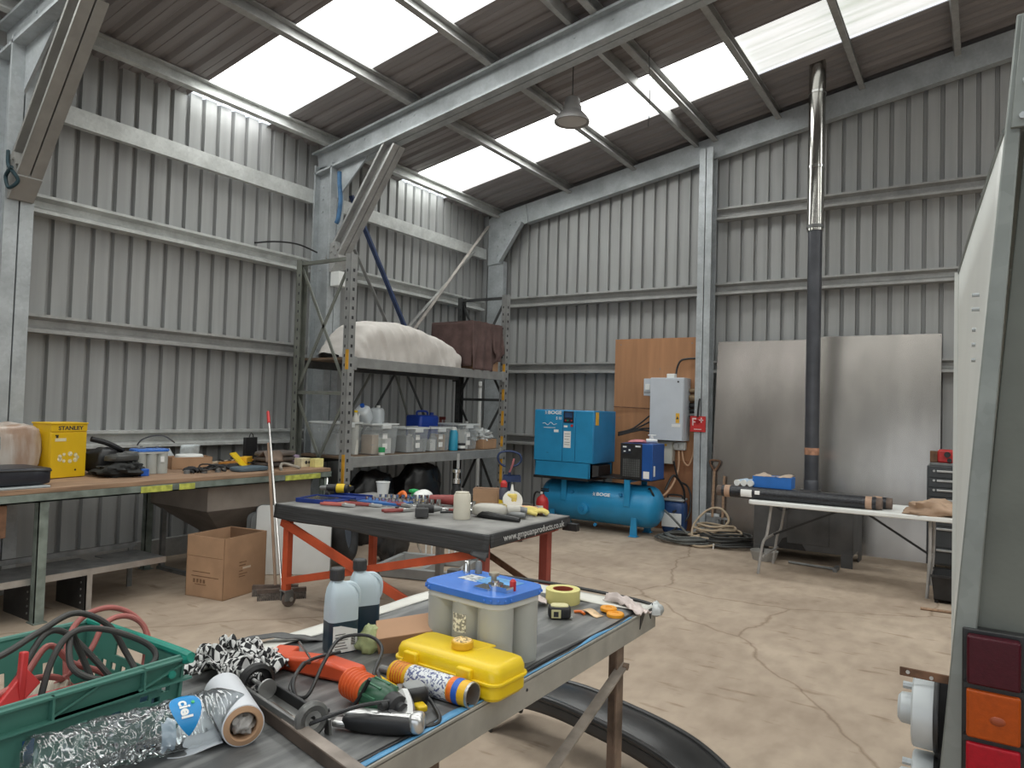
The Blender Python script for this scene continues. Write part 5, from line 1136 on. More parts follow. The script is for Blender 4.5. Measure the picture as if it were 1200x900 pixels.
roll(-2.2,7.69,-.76,7.71,.742,.056,'long black roll directly behind the labelled roll on the white folding table')
roll(-2.1,7.82,-.80,7.85,.742,.05,'long black roll rearmost on the white folding table')
t = thing('open_carton', 'bright blue open carton with torn card on the rolls', 'box', (-1.80, 7.74, .856), .02)
obj('carton_body', MB().box(-.19,.19,-.10,.10,0,.115), mat('bright_blue_card',(.02,.15,.50),.5,0,.08,8), t, bevel=.003); obj('torn_flap', MB().grid(lambda u,v: (-.18+.36*u, -.10+.2*v, .118+.02*math.sin(u*9)*v+.012*noise.noise(Vector((u*9,v*5,1)))), 20, 8), mat('pale_torn_card',(.50,.40,.32),.9,0,.12,9), t, ang=70, solid=.004)
for k in range(3):
    t = thing('white_tube', ['left of the three white tubes beside the bright blue carton','middle of the three white tubes beside the bright blue carton','right of the three white tubes beside the bright blue carton'][k], 'tube', (-2.13+.065*k, 7.60+.01*k, .892), 0, 'white tubes on the rolls')
    obj('tube_body', MB().cyl((0,0,0),(.03,.24,.0),.03,seg=20), mat('pale_blue_tube',(.45,.58,.72),.4,0,.06,8), t); obj('cap', MB().cyl((-.003,-.022,0),(0,0,0),.032,.032,20), white, t)
tag(obj('leather_pouch', MB().blob((0,0,.05),(.44,.26,.17), 40, 16, .6, 4, p=2.0, flat=.0), mat('tan_leather',(.42,.29,.20),.8,0,.1,6,bump=.25,bscale=12), None, ang=70, loc=(-.36,7.58,.742), rot=(0,0,.25)), 'crumpled tan bag on the right end of the white folding table', 'bag')
cable('strap', [(-1.55,8.0,.76),(-1.45,8.02,.80),(-1.36,8.02,.80),(-1.28,8.0,.76)], .008, mat('olive_strap',(.30,.30,.10),.6,0,.15,9), 'olive strap arching behind the rolls near the flue', 'strap')

# roller tool chest, red tool, bin, rod
ch = mat('charcoal_tool_chest', (.055,.06,.065), .4, .2, .12, 6)
t = thing('tool_chest', 'charcoal roller tool chest with silver drawer handles beside the metal sheets', 'tool chest', (-.22, 9.02, 0))
obj('body', MB().box(-.27,.40,-.22,.24,.09,1.12), ch, t, bevel=.008)
for k, (z0, z1) in enumerate(((1.0,1.09),(.90,.99),(.80,.89),(.66,.79),(.50,.65),(.28,.49),(.11,.27))):
    d = obj('drawer', MB().box(-.25,.38,-.232,-.221,z0,z1), ch, t, bevel=.003)
    obj('handle', MB().box(-.18,.33,-.25,-.233,z1-.034,z1-.012), steel, d, bevel=.004); obj('lock', MB().cyl((-.205,-.232,z1-.022),(-.205,-.242,z1-.022),.012,seg=14), steel, d)
for x in (-.22,.35):
    for y in (-.17,.19): obj('castor', MB().cyl((x-.018,y,.045),(x+.018,y,.045),.045,seg=18), rubber, t)
t = thing('red_pump', 'small red tool with black knobs on top of the charcoal tool chest', 'tool', (-.34, 8.96, 1.12))
obj('body', MB().box(-.06,.09,-.07,.07,.03,.17), red, t, bevel=.02); obj('base', MB().box(-.13,.10,-.08,.08,0,.03), steeld, t, bevel=.004); obj('knob', MB().cyl((.03,-.07,.12),(.03,-.10,.12),.03,seg=16).cyl((.05,-.07,.06),(.05,-.10,.06),.022,seg=16), black, t); obj('jaw', MB().box(-.13,-.06,-.05,.05,.03,.15), dust, t, bevel=.004)
t = thing('waste_bin', 'black open top plastic bin on short feet near the tool chest', 'bin', (-.22, 7.55, 0), 0)
R = lambda a, b, z: [(-a,-b,z),(a,-b,z),(a,b,z),(-a,b,z)]
obj('bin_body', MB().loft([R(.13,.16,.05),R(.15,.19,.24),R(.14,.18,.24),R(.122,.152,.07)], cap=False).box(-.13,.13,-.16,.16,.05,.06), black, t, bevel=.003)
for x in (-.11,.11):
    for y in (-.13,.13): obj('foot', MB().cyl((x,y,0),(x,y,.05),.016,seg=10), black, t)
for y in (-.1925,.1925): obj('rim', MB().box(-.155,.155,y-.0075,y+.0075,.23,.25), black, t)
tag(obj('steel_rod', MB().cyl((0,0,.012),(.30,.03,.012),.012,seg=10), wood, None, loc=(-.43,7.05,0)), 'thin pale rod lying on the floor in front of the black bin', 'rod')
# grey tyre-like basin under the stove
tag(obj('round_basin', MB().lathe([(0,0),(.12,0),(.15,.10),(.14,.10),(.115,.01),(0,.01)], cap=False, seg=28), mat('pale_grey_basin',(.36,.35,.33),.6,.2,.1,6), None, loc=(-2.02,8.3,0)), 'pale grey bowl on the floor at the left foot of the stove', 'bowl')
tag(obj('ash_rake', MB().cyl((0,0,.02),(.5,-.05,.02),.014,seg=10).box(.46,.5,-.12,.06,0,.04), steeld, None, loc=(-1.75,8.25,0)), 'steel rake lying on the floor under the stove front', 'rake')

# hanging high-bay lamp
t = thing('high_bay_lamp', 'round grey high bay lamp hanging from the roof on a cord', 'lamp', (-3.60, 6.50, 4.58))
lm = mat('grey_lamp_shell', (.30,.29,.285), .5, .2, .1, 6)
obj('shade', MB().lathe([(.10,.12),(.12,.10),(.165,.05),(.185,.02),(.185,0),(.165,0),(.155,.015),(.10,.06)], seg=36, cap=False), lm, t)
obj('driver_housing', MB().lathe([(0,.27),(.05,.27),(.075,.25),(.075,.21),(.085,.205),(.085,.17),(.10,.165),(.10,.12),(0,.12)], seg=30), lm, t)
obj('lens', MB().lathe([(0,.006),(.12,.006),(.155,.014),(.12,.04),(0,.05)], seg=30), mat('frosted_lens',(.55,.53,.51),.3,0,.04,6), t)
obj('cord', MB().cyl((0,0,.27),(0,0,.62),.006,seg=8), black, t); obj('suspension_hook', MB().tube([(0,0,.60),(.03,.02,.66),(.03,.10,.74),(.0,.05,.78)], .006, sub=5), steeld, t)
cable('hanging_cord', [(-2.93,6.9,5.35),(-2.92,6.92,4.9),(-2.92,6.9,4.55)], .004, MATS['dark_grey_cable'], 'thin cord dangling from the twin roof purlins', 'cord')
cable('wall_cable', [(-6.68,5.0,3.32),(-6.72,5.3,3.40),(-6.7,5.6,3.43),(-6.66,5.86,3.38)], .010, black, 'thin black cable bowing over the third rail at the middle column')
tag(obj('junction_cover', MB().box(-.07,.07,-.08,.08,0,.17), white, None, bevel=.004, loc=(XL+.56,5.98,2.97)), 'white plastic box on the middle column behind the rack', 'box')
tag(obj('blue_strap', MB().tube([(0,0,.55),(.02,-.01,.40),(.05,-.015,.2),(.03,-.02,.0),(.0,-.02,-.06)], .026, sub=5), mat('pale_blue_webbing',(.05,.13,.25),.8,0,.25,12), None, loc=(-6.33,5.86,3.75)), 'blue webbing strap hanging beside the knee brace of the middle column', 'strap')
tag(obj('blue_rope_tie', MB().tube([(0,0,.22),(.06,-.02,.10),(.16,-.03,.03),(.20,-.0,-.05),(.12,-.03,-.10),(.06,-.03,-.0),(.18,-.04,.05)], .014, sub=6), mat('teal_rope',(.012,.035,.045),.8,0,.3,20), None, loc=(-6.49,2.525,3.30)), 'dark teal rope tied round the foot of the left knee brace', 'rope')
# ================================================================== TRAILER close on the right
tg = galv_mat('trailer_galvanised', (.24,.26,.245), rough=.5, metal=.3, scale=22)
tdk = mat('trailer_grey_green_panel', (.135,.145,.128), .6, .2, .14, 3, bump=.05)
twh = mat('trailer_white_panel', (.66,.67,.64), .45, 0, .03, 3)
t = thing('trailer', 'tall galvanised and white trailer body at the right edge with stacked rear lamps', 'trailer', (0, 2.2, 0))
# rear face lies at local y=0 and leans with its edge; edge runs from (-.105,.40) to (.066,2.64)
ex = lambda z: -.087+(z-.704)*(.150/1.902)
def yaw_pt(x, y, z): return (x-.072*y*0, y, z)
obj('rear_panel', MB().prism([(ex(.42)+.045,.42),(1.35,.42),(1.35,2.62),(ex(2.62)+.045,2.62)], .03, .05, 'y'), tdk, t, bevel=.003)
obj('edge_post', MB().prism([(ex(.40),.40),(ex(.40)+.058,.40),(ex(2.64)+.030,2.64),(ex(2.64),2.64)], 0, .05, 'y'), tg, t, bevel=.004, label='pale galvanised rear edge')
obj('gusset_plate', MB().prism([(ex(2.34)+.012,2.345),(.9,2.30),(.9,2.63),(ex(2.63)+.012,2.63)], -.012, .0, 'y'), tg, t, bevel=.002)
for z in (2.37,2.46,2.55): obj('bolt_head', MB().cyl((ex(z)+.035,-.012,z),(ex(z)+.035,-.022,z),.009,seg=6), galv, t)
obj('top_ring', MB().lathe([(.025,-.004),(.04,-.004),(.04,.004),(.025,.004),(.025,-.004)],cap=False,m=T(.13,-.014,2.56) @ Matrix.Rotation(PI/2,4,'X')), galv, t)
sp = [(.05,.45),(1.55,.45),(1.55,2.26),(.05,2.36)]
mb = MB(); n = len(sp)
f = lambda y, o: -.004-.072*y+o
def sidev(y, z, o): return (ex(z)+(-.098-ex(z))*(y/1.55)+o+.004, y, z)
N_ = 16; rows = []
for k in range(N_+1):
    y = .05+1.5*k/N_; rows.append([sidev(y, .45+(2.36-.0667*(y-.05)-.45)*j/10, .006) for j in range(11)])
mb.loft(rows, cap=False, closed=False)
obj('side_panel', mb, twh, t, ang=60, solid=.012, label='white side panel')
obj('top_edge_trim', MB().tube([sidev(.05+1.5*k/10, 2.36-.1*k/10, .006) for k in range(11)], .012, sub=1, seg=6), tg, t)
obj('front_panel', MB().box(-.11,1.35,1.55,1.57,.45,2.26), twh, t); obj('roof_panel', MB().loft([[sidev(.05+1.5*k/10, 2.36-.1*k/10, .01), (1.35,.05+1.5*k/10,2.36-.1*k/10)] for k in range(11)], cap=False, closed=False), twh, t, solid=.01); obj('chassis', MB().box(.05,1.35,.05,1.9,.42,.52), tg, t, bevel=.004)
for k in range(5): obj('rivet', MB().cyl((sidev(.32+.05*(k%3),1.78+.05*k,0)[0]-.002,.32+.05*(k%3),1.78+.05*k),(sidev(.32,1.78,0)[0]-.012,.32+.05*(k%3),1.78+.05*k),.006,seg=8), galv, t)
for y in (.5,1.3):
    w_ = obj('wheel', MB().cyl((.14,y,.27),(.32,y,.27),.27,seg=36), rubber, t, bevel=.02); obj('hub', MB().cyl((.12,y,.27),(.16,y,.27),.12,seg=24), tg, w_)
# lamp cluster
obj('lamp_backplate', MB().box(-.040,.094,-.008,.03,.66,1.075), black, t, bevel=.004)
def lens(nm, col, z0, z1, lab, b=.0):
    m = mat(nm, col, .3, 0, .10, 70, bump=.06, bscale=220, spec=.25)
    o = obj('lamp_lens', MB().box(-.030,.082,-.042,-.008,z0,z1), m, t, bevel=.006, label=lab)
    return o
lens('dark_red_lens',(.052,.004,.010),.945,1.065,'dark maroon lens')
lens('amber_lens',(.36,.06,.004),.815,.933,'amber lens'); obj('lamp_bulb_shadow', MB().blob((.035,-.0425,.868),(.034,.006,.022),16,8), mat('dark_amber',(.28,.05,.01),.4,0,.1,9), t)
lens('bright_red_lens',(.34,.006,.016),.69,.803,'bright red lens')
for z in (.939,.809): obj('lamp_gasket', MB().box(-.036,.088,-.03,-.008,z-.006,z+.006), black, t)
# round grey drum fittings
dr = mat('pale_grey_drum', (.52,.55,.56), .45, .15, .05, 5)
for z, nm in ((.805,'upper'),(.60,'lower')):
    d = obj('drum_fitting', MB().lathe([(0,-.03),(.088,-.03),(.093,-.026),(.095,.02),(.089,.03),(0,.03)],seg=40,m=T(-.125,.10,z) @ Matrix.Rotation(PI/2,4,'Y')), dr, t, label='%s pale grey drum shaped fitting' % nm)
    obj('drum_boss', MB().lathe([(0,-.036),(.030,-.036),(.040,-.028),(.042,0),(0,0)],seg=24,m=T(-.155,.10,z) @ Matrix.Rotation(PI/2,4,'Y')), dr, d)
    obj('drum_gasket', MB().lathe([(.097,.0),(.098,.003),(.098,.010),(.097,.012)],seg=40,cap=False,m=T(-.104,.10,z) @ Matrix.Rotation(PI/2,4,'Y')), black, d)
    obj('terminal_screw', MB().cyl((-.178,.08,z+.068),(-.155,.08,z+.068),.010,seg=8), galv, d)
obj('bracket', MB().box(-.185,-.03,.05,.056,.905,.928), dust, t, bevel=.002, label='rusty flat bracket'); obj('bracket_rivet', MB().cyl((-.165,.052,.918),(-.165,.046,.918),.005,seg=8), steel, t); obj('bracket_rivet', MB().cyl((-.11,.052,.914),(-.11,.046,.914),.005,seg=8), steel, t)
obj('mounting_stub', MB().box(-.10,-.02,.08,.12,.64,.90), black, t, bevel=.006)
# ================================================================== NEAR TABLE with parts in the foreground
NZ = .90
nx0, nx1, ny0, ny1 = -1.74, -.985, .05, 2.50
edgem = mat('weathered_zinc_edge', (.40,.385,.345), .55, .3, .16, 7, bump=.05)
creamm = mat('cream_paper_backing', (.66,.65,.60), .6, 0, .07, 7)
bluestrip = mat('pale_blue_film_strip', (.10,.30,.52), .4, 0, .15, 9)
rust = mat('rusty_angle', (.19,.135,.10), .75, .25, .4, 9, bump=.2)
t = thing('parts_table', 'steel framed table with a scuffed black rubber top in the foreground', 'table', (-1.36, 1.4, 0))
ox, oy = -1.36, 1.4
X_ = lambda x: x-ox
Y_ = lambda y: y-oy
def nearmat():
    m = mat('scuffed_dark_mat', (.095,.097,.098), .42, 0, .35, 3, bump=.1, bscale=25, spec=.5)
    nt = m.node_tree; N = nt.nodes; L = nt.links; b = N['Principled BSDF']
    tc = [n for n in N if n.type == 'TEX_COORD'][0]; mp = N.new('ShaderNodeMapping'); mp.inputs['Scale'].default_value = (9,1.4,1); mp.inputs['Rotation'].default_value = (0,0,.9)
    n = N.new('ShaderNodeTexNoise'); n.inputs['Scale'].default_value = 3; n.inputs['Detail'].default_value = 9
    r = N.new('ShaderNodeValToRGB'); r.color_ramp.elements[0].position = .45; r.color_ramp.elements[1].position = .72
    r.color_ramp.elements[0].color = (0,0,0,1); r.color_ramp.elements[1].color = (.75,.75,.75,1)
    mx = N.new('ShaderNodeMix'); mx.data_type = 'RGBA'; mx.inputs['B'].default_value = (.30,.30,.29,1)
    rp = [q for q in N if q.type == 'VALTORGB' and q != r][0]
    L.new(tc.outputs['Object'], mp.inputs[0]); L.new(mp.outputs[0], n.inputs['Vector']); L.new(n.outputs['Fac'], r.inputs[0])
    L.new(r.outputs[0], mx.inputs['Factor']); L.new(rp.outputs[0], mx.inputs['A']); L.new(mx.outputs['Result'], b.inputs['Base Color'])
    return m
obj('tabletop', MB().box(X_(nx0)+.01,X_(nx1)-.01,Y_(ny0),Y_(ny1)-.01,NZ-.03,NZ-.006), rust, t, ang=0)
def nm(u, v):
    x = nx0+.035+(nx1-nx0-.045)*u; y = ny0+(ny1-ny0-.10)*v
    e = min(1, max(0, (u-.93)/.07))
    return (X_(x), Y_(y), NZ-.0035-.0+.003*noise.noise(Vector((x*6,y*5,2)))*(1-e)+.0)
obj('rubber_top', MB().grid(nm, 40, 90), nearmat(), t, ang=60, solid=.006)
obj('edge_angle', MB().box(X_(nx1)-.006,X_(nx1),Y_(ny0),Y_(ny1),NZ-.075,NZ+.001).box(X_(nx1)-.03,X_(nx1),Y_(ny0),Y_(ny1),NZ-.010,NZ-.004), edgem, t, bevel=.002, label='weathered zinc front edge')
obj('edge_angle', MB().box(X_(nx0),X_(nx0)+.006,Y_(ny0),Y_(ny1),NZ-.075,NZ+.0), edgem, t, bevel=.002)
obj('edge_angle', MB().box(X_(nx0),X_(nx1),Y_(ny1)-.006,Y_(ny1),NZ-.075,NZ+.001), edgem, t, bevel=.002)
obj('rivet', MB().cyl((X_(nx1),Y_(1.62),NZ-.03),(X_(nx1)+.002,Y_(1.62),NZ-.03),.004,seg=8), ink, t)
# film strip along the front edge, torn in the middle
def strip(y0, y1, w, m, nm_, lab, z=.003, off=.0):
    n = 40
    return obj(nm_, MB().grid(lambda u,v: (X_(nx1)-.004-off-w*(1-v)+.004*math.sin(u*17)*(1-v), Y_(y0+(y1-y0)*u), NZ+z+.003*math.sin(u*11+1)*(1-v)), n, 2), m, t, ang=60, solid=.0015, label=lab)
strip(1.0,1.50,.016,bluestrip,'film_strip','pale blue film strip'); strip(1.45,1.56,.018,mat('pale_film_tear',(.60,.66,.70),.4,0,.1,9),'film_strip','whitish torn end of the film strip',.005); strip(1.55,2.30,.008,bluestrip,'film_strip','thin blue film strip')
strip(.6,2.42,.010,black,'rubber_edge','black rubber edge lifting along the front',.004,.016)
obj('paper_strip', MB().grid(lambda u,v: (X_(nx0+.02+(nx1-nx0-.02)*u), Y_(ny1-.115+.11*v), NZ+.002+.004*noise.noise(Vector((u*6,v*2,3)))), 24, 4), creamm, t, ang=60, solid=.002, label='cream backing strip across the far end')
obj('paper_strip', MB().grid(lambda u,v: (X_(nx0+.0+.07*v), Y_(1.0+1.45*u), NZ+.002+.004*noise.noise(Vector((u*9,v*2,5)))), 30, 4), creamm, t, ang=60, solid=.002, label='cream backing strip along the back edge')
mb = MB()
mb.tube([(X_(-1.70),Y_(2.49),NZ+.006),(X_(-1.4),Y_(2.505),NZ+.012),(X_(-1.1),Y_(2.50),NZ+.010),(X_(-.99),Y_(2.49),NZ+.004)], .007, sub=6, seg=6)
obj('rubber_edge', mb, black, t)
mb = MB()
for a, b, c in (((nx1+.001,2.36,NZ),(nx1+.001,2.40,NZ),(nx1+.001,2.355,NZ-.05)),((nx1+.001,2.43,NZ),(nx1+.001,2.46,NZ),(nx1+.001,2.45,NZ-.035))):
    mb._faces([(X_(a[0]),Y_(a[1]),a[2]),(X_(b[0]),Y_(b[1]),b[2]),(X_(c[0]),Y_(c[1]),c[2])],[(0,1,2)],0)
obj('torn_flap', mb, black, t, ang=0, solid=.003)
obj('torn_flap', MB().blob((X_(nx1)-.0,Y_(ny1)-.0,NZ-.015),(.05,.07,.05),16,8,.5,9), MATS['crumpled_clear_bag'], t, ang=60)
for x, y, s in ((nx1-.012,2.20,1),(nx1-.012,.35,1),(nx0+.012,2.10,-1),(nx0+.012,.35,-1)):
    x, y = X_(x), Y_(y)
    obj('leg', MB().box(x-.004,x+.002,y,y+.05,0,NZ-.03).box(x-.05*s if s > 0 else x,x if s > 0 else x+.05,y+.046,y+.05,0,NZ-.03), rust, t, ang=0)
obj('brace', MB().bar((X_(nx1)-.004,Y_(2.245),.765),(X_(nx1)-.004,Y_(.42),.16),.006,.034,up=(1,0,0)), mat('worn_flat_bar',(.30,.26,.22),.7,.3,.3,12), t, ang=0); obj('bolt', MB().cyl((X_(nx1)-.0,Y_(2.23),.76),(X_(nx1)+.014,Y_(2.23),.76),.012,seg=6), rust, t)

def on(x, y, z=NZ): return (x, y, z)
# ---- battery
t = thing('car_battery', 'grey six cell battery with a bright blue lid on the foreground table', 'battery', on(-1.185,1.695), -.10)
battery(t, .285, .205, .205)
for x, y, m_ in ((-.115,.055,steeld),(-.085,.075,steeld)): obj('terminal_post', MB().lathe([(0,.2),(.011,.2),(.010,.232),(.006,.238),(0,.238)], c=(x,y,0), seg=16), chrome if x < -.1 else m_, t)
obj('lid_label', MB().box(-.03,.09,-.005,.075,.2008,.2022), mat('blue_lid_label',(.10,.32,.62),.35,0,.3,40), t, label='printed lid label'); obj('lid_label', MB().box(-.09,-.02,-.01,.05,.2008,.202), mat('grey_lid_label',(.42,.44,.45),.4,0,.5,60,lo=.45,hi=.55), t)
cl = obj('terminal_clamp', MB().lathe([(.010,.2),(.022,.2),(.022,.218),(.010,.218),(.010,.2)],c=(.075,-.035,0),cap=False,seg=18).box(.09,.125,-.05,-.02,.2,.215).cyl((.075,-.035,.2),(.075,-.035,.226),.010).box(.02,.07,-.065,-.02,.199,.206), chrome, t)
obj('clamp_bolt', MB().cyl((.055,-.02,.215),(.055,-.02,.236),.008,seg=10).cyl((.055,-.02,.234),(.055,-.02,.242),.015,seg=12), mat('brass_bolt',(.45,.40,.30),.35,.8,.15,9), cl)
obj('terminal_cap', MB().lathe([(0,.198),(.009,.198),(.009,.226),(.004,.232),(0,.232)],c=(.115,-.01,0),seg=14), red, t, label='red terminal cap')
obj('cell_sticker', MB().grid(lambda u,v: (.0492*math.sin(-.42+.95*u), -.0492*math.cos(-.42+.95*u)-.0542, .085+.05*v), 8, 1), mat('printed_sticker',(.62,.60,.50),.7,0,.5,120,lo=.46,hi=.54), t, label='small pale printed sticker')

# ---- yellow tool case
ycm = mat('glossy_yellow_case', (.80,.56,.012), .32, 0, .04, 5)
t = thing('tool_case', 'glossy yellow plastic tool case lying in front of the grey battery', 'case', on(-1.115,1.50), -.04)
def rbox(x0,x1,y0,y1,z0,z1,r):
    P = [(x+(x0+x1)/2, y+(y0+y1)/2) for x, y in rr2(x1-x0, y1-y0, r)]
    return P
mb = MB().prism(rbox(-.165,.165,-.068,.068,0,0,.025), .006, .041).prism(rbox(-.16,.16,-.063,.063,0,0,.025), 0, .008)
obj('case_base', mb, ycm, t, bevel=.004)
def lidring(z, k): return [(x*k[0], y*k[1], z) for x, y in rbox(-.165,.165,-.068,.068,0,0,.025)]
mb = MB().loft([lidring(.044,(1,1)),lidring(.064,(1,1)),lidring(.078,(.965,.93)),lidring(.083,(.90,.80))])
obj('case_lid', mb, ycm, t, ang=50)
obj('seam_ridge', MB().prism(rbox(-.172,.172,-.074,.074,0,0,.03), .039, .047), ycm, t, bevel=.002)
for x in (-.10,.075): obj('latch', MB().box(x-.022,x+.022,-.082,-.066,.030,.070), ycm, t, bevel=.004)
obj('carry_handle', MB().tube([(-.05,-.072,.028),(-.045,-.082,.022),(.045,-.082,.022),(.05,-.072,.028)], .006, sub=4), ycm, t)
obj('lid_recess', MB().prism([(-.06,.075),(-.045,.012),(.045,.012),(.06,.075)], .078, .0842), mat('yellow_case_recess',(.74,.50,.010),.35,0,.04,5), t, bevel=.004)
t = thing('small_tin', 'small round yellow tin with a speckled lid on the yellow tool case', 'tin', on(-1.110,1.502,NZ+.0842), 0)
obj('tin_body', MB().lathe([(0,0),(.027,0),(.028,.003),(.028,.017),(.026,.019),(0,.019)], seg=36), mat('amber_tin',(.72,.42,.03),.4,0,.1,9), t); obj('lid', MB().lathe([(0,.0188),(.024,.0188),(.023,.0205),(0,.0205)], seg=36), mat('speckled_lid',(.62,.44,.20),.6,0,.6,160,lo=.45,hi=.55), t)

# ---- foam cartridge lying in front
t = thing('cartridge_can', 'orange yellow cartridge can with printed band and open end in the foreground', 'can', on(-1.235,1.385,NZ+.029), -.0)
mC = T(0,0,0) @ Matrix.Rotation(PI/2,4,'Y')
obj('can_body', MB().lathe([(.0,.0),(.026,0),(.029,.004),(.029,.245),(.0265,.245),(.0255,.03),(0,.03)], seg=36, m=mC, cap=False), mat('orange_can_print',(.74,.42,.02),.35,0,.12,8), t, ang=40)
obj('can_rim', MB().lathe([(.0262,.2),(.0265,.247),(.0295,.247),(.0298,.244),(.0292,.240)], seg=36, m=mC, cap=False), steel, t)
obj('print_band', MB().lathe([(.0293,.06),(.0297,.061),(.0297,.185),(.0293,.186)], seg=36, m=mC, cap=False), mat('white_blue_print',(.78,.78,.76),.4,0,0,1), t, label='white band of dark print')
nt = MATS['white_blue_print'].node_tree; rp = [n for n in nt.nodes if n.type == 'VALTORGB'][0]; nz = [n for n in nt.nodes if n.type == 'TEX_NOISE'][0]; nz.inputs['Scale'].default_value = 150
rp.color_ramp.elements[0].position = .44; rp.color_ramp.elements[1].position = .50; rp.color_ramp.elements[0].color = (.10,.12,.25,1); rp.color_ramp.elements[1].color = (.72,.74,.76,1)
obj('print_band', MB().lathe([(.0294,.188),(.0298,.189),(.0298,.20),(.0294,.201)], seg=36, m=mC, cap=False), orange, t); obj('print_band', MB().lathe([(.0294,.202),(.0298,.203),(.0298,.218),(.0294,.219)], seg=36, m=mC, cap=False), blue, t)
mb = MB()
for k in range(5): mb.lathe([(.0294,.012+.008*k),(.0297,.0125+.008*k),(.0297,.016+.008*k),(.0294,.0165+.008*k)], seg=36, m=mC, cap=False)
obj('print_band', mb, mat('red_orange_print',(.62,.14,.03),.4,0,.3,60), t, ang=0)

# ---- two jugs of blue fluid
jp = mat('translucent_jug', (.52,.62,.68), .35, 0, .04, 5, spec=.5); fl = mat('dark_blue_fluid', (.022,.048,.072), .3, 0, .12, 5)
def jug(lab, x, y, rz, level, lbl):
    t = thing('fluid_bottle', lab, 'bottle', on(x,y), rz, 'bottles of blue fluid')
    W, D, H = .088, .066, .178
    def ring(z, k=1., dx=0.): return [(px*k+dx, py*k, z) for px, py in rr2(W, D, .018)]
    mb = MB().loft([ring(0,.94),ring(.006,1),ring(level,1)], 1); mb.loft([ring(level,1),ring(.12,1),ring(.155,.96),ring(.176,.80,-.004),ring(.192,.50,-.012),ring(.198,.34,-.016)], 0)
    obj('bottle_body', mb, [jp, fl], t, ang=50)
    obj('neck', MB().lathe([(.015,.195),(.015,.212),(.0,.212)], c=(-.016,0,0), seg=20), jp, t)
    cp = MB().lathe([(0,.200),(.0195,.200),(.020,.203),(.0190,.230),(.0165,.233),(0,.233)], c=(-.016,0,0), seg=28)
    for k in range(22):
        a = k/22*2*PI; cp.cyl((-.016+.0198*math.cos(a),.0198*math.sin(a),.203),(-.016+.0192*math.cos(a),.0192*math.sin(a),.228),.0012,seg=5)
    obj('cap', cp, mat('dark_grey_cap',(.045,.045,.046),.5,0,.15,9), t)
    obj('handle', MB().tube([(.0,0,.182),(.028,0,.180),(.047,0,.160),(.047,0,.13),(.040,0,.115)], .011, sub=5), jp, t)
    if lbl:
        obj('paper_label', MB().prism([(-.036,.004),(.036,.004),(.036,.062),(-.014,.078),(-.036,.078)], -.0335, -.0318, 'y'), paper, t)
        mb = MB()
        for k in range(6): mb.box(-.03,.008-.004*(k%3),-.0345,-.0334,.014+.008*k,.0155+.008*k)
        for k in range(9): mb.box(.018,.030,-.0345,-.0334,.022+.0035*k,.0238+.0035*k)
        obj('label_print', mb, ink, t, ang=0)
    return t
jug('bottle of dark blue fluid with a white barcode label, nearest the cable tools', -1.52, 1.475, 1.22, .088, True)
jug('bottle of blue fluid half hidden behind the labelled fluid bottle', -1.555, 1.60, 1.1, .10, False)

# ---- small brown carton leaning on the battery
t = thing('small_carton', 'small plain brown carton lying tilted between the fluid bottles and battery', 'box', on(-1.362,1.603,NZ+.046), 0, rot=(.45,-.14,.72))
obj('carton_body', MB().box(-.10,.10,-.038,.038,-.034,.034), mat('tan_carton_card',(.46,.27,.16),.8,0,.06,7), t, bevel=.002, ang=0)
obj('flap', MB().box(.10,.128,-.038,.038,.032,.034), MATS['tan_carton_card'], t, ang=0); obj('flap', MB().box(.10,.124,-.038,-.036,-.032,.032), cardd, t, ang=0)
tag(obj('plastic_bag', MB().blob((0,0,.032),(.065,.065,.085), 24, 14, .35, 8, flat=0), mat('yellowish_clear_bag',(.46,.52,.26),.2,0,.3,12,bump=.5,bscale=25,alpha=.75), None, ang=70, loc=on(-1.445,1.515)), 'crumpled yellowish clear bag between the fluid bottles and the small carton', 'bag')

# ---- tapes and small bits at the far end
t = thing('masking_tape', 'thick roll of yellow masking tape at the far end of the foreground table', 'tape', on(-1.275,2.33), 0)
obj('tape_roll', MB().lathe([(.038,0),(.062,0),(.0625,.003),(.0625,.045),(.062,.048),(.038,.048),(.038,0)], seg=48, cap=False), mat('pale_yellow_tape',(.68,.62,.24),.6,0,.05,9), t)
obj('core', MB().lathe([(.035,.001),(.0385,.001),(.0385,.047),(.035,.047),(.035,.001)], seg=40, cap=False), mat('red_brown_core',(.33,.06,.03),.7,0,.12,9), t)
t = thing('tape_measure', 'black and yellow tape measure in front of the masking tape', 'tape measure', on(-1.185,2.145), .55)
obj('case', MB().blob((0,0,.022),(.078,.055,.044),28,12,0,5,p=4,flat=0), black, t, ang=60); obj('top_panel', MB().blob((0,.0,.040),(.062,.045,.014),24,8,0,5,p=3.5), mat('straw_panel',(.60,.56,.30),.5,0,.08,9), t); obj('badge', MB().box(-.028,.004,-.0295,-.0265,.006,.034), mat('straw_panel',None), t, bevel=.002); obj('emblem', MB().box(-.02,-.004,-.0305,-.0294,.011,.028), ink, t, bevel=.003); obj('blade_hook', MB().box(.036,.043,-.018,.0,.003,.008), steel, t)
for k, (x, y, z, r_, lb) in enumerate(((-1.045,2.285,0,.030,'orange round cap lying flat near the far table corner'),(-1.085,2.315,.006,.029,'orange round cap stacked on the other orange cap'))):
    tag(obj('screw_lid', MB().lathe([(0,0),(r_,0),(r_,.009),(r_*.9,.012),(r_*.4,.012),(r_*.35,.009),(0,.009)], seg=32), mat('amber_cap',(.80,.33,.02),.4,0,.06,9), None, loc=on(x,y,NZ+z), rot=(0,.02*k,0)), lb, 'cap')
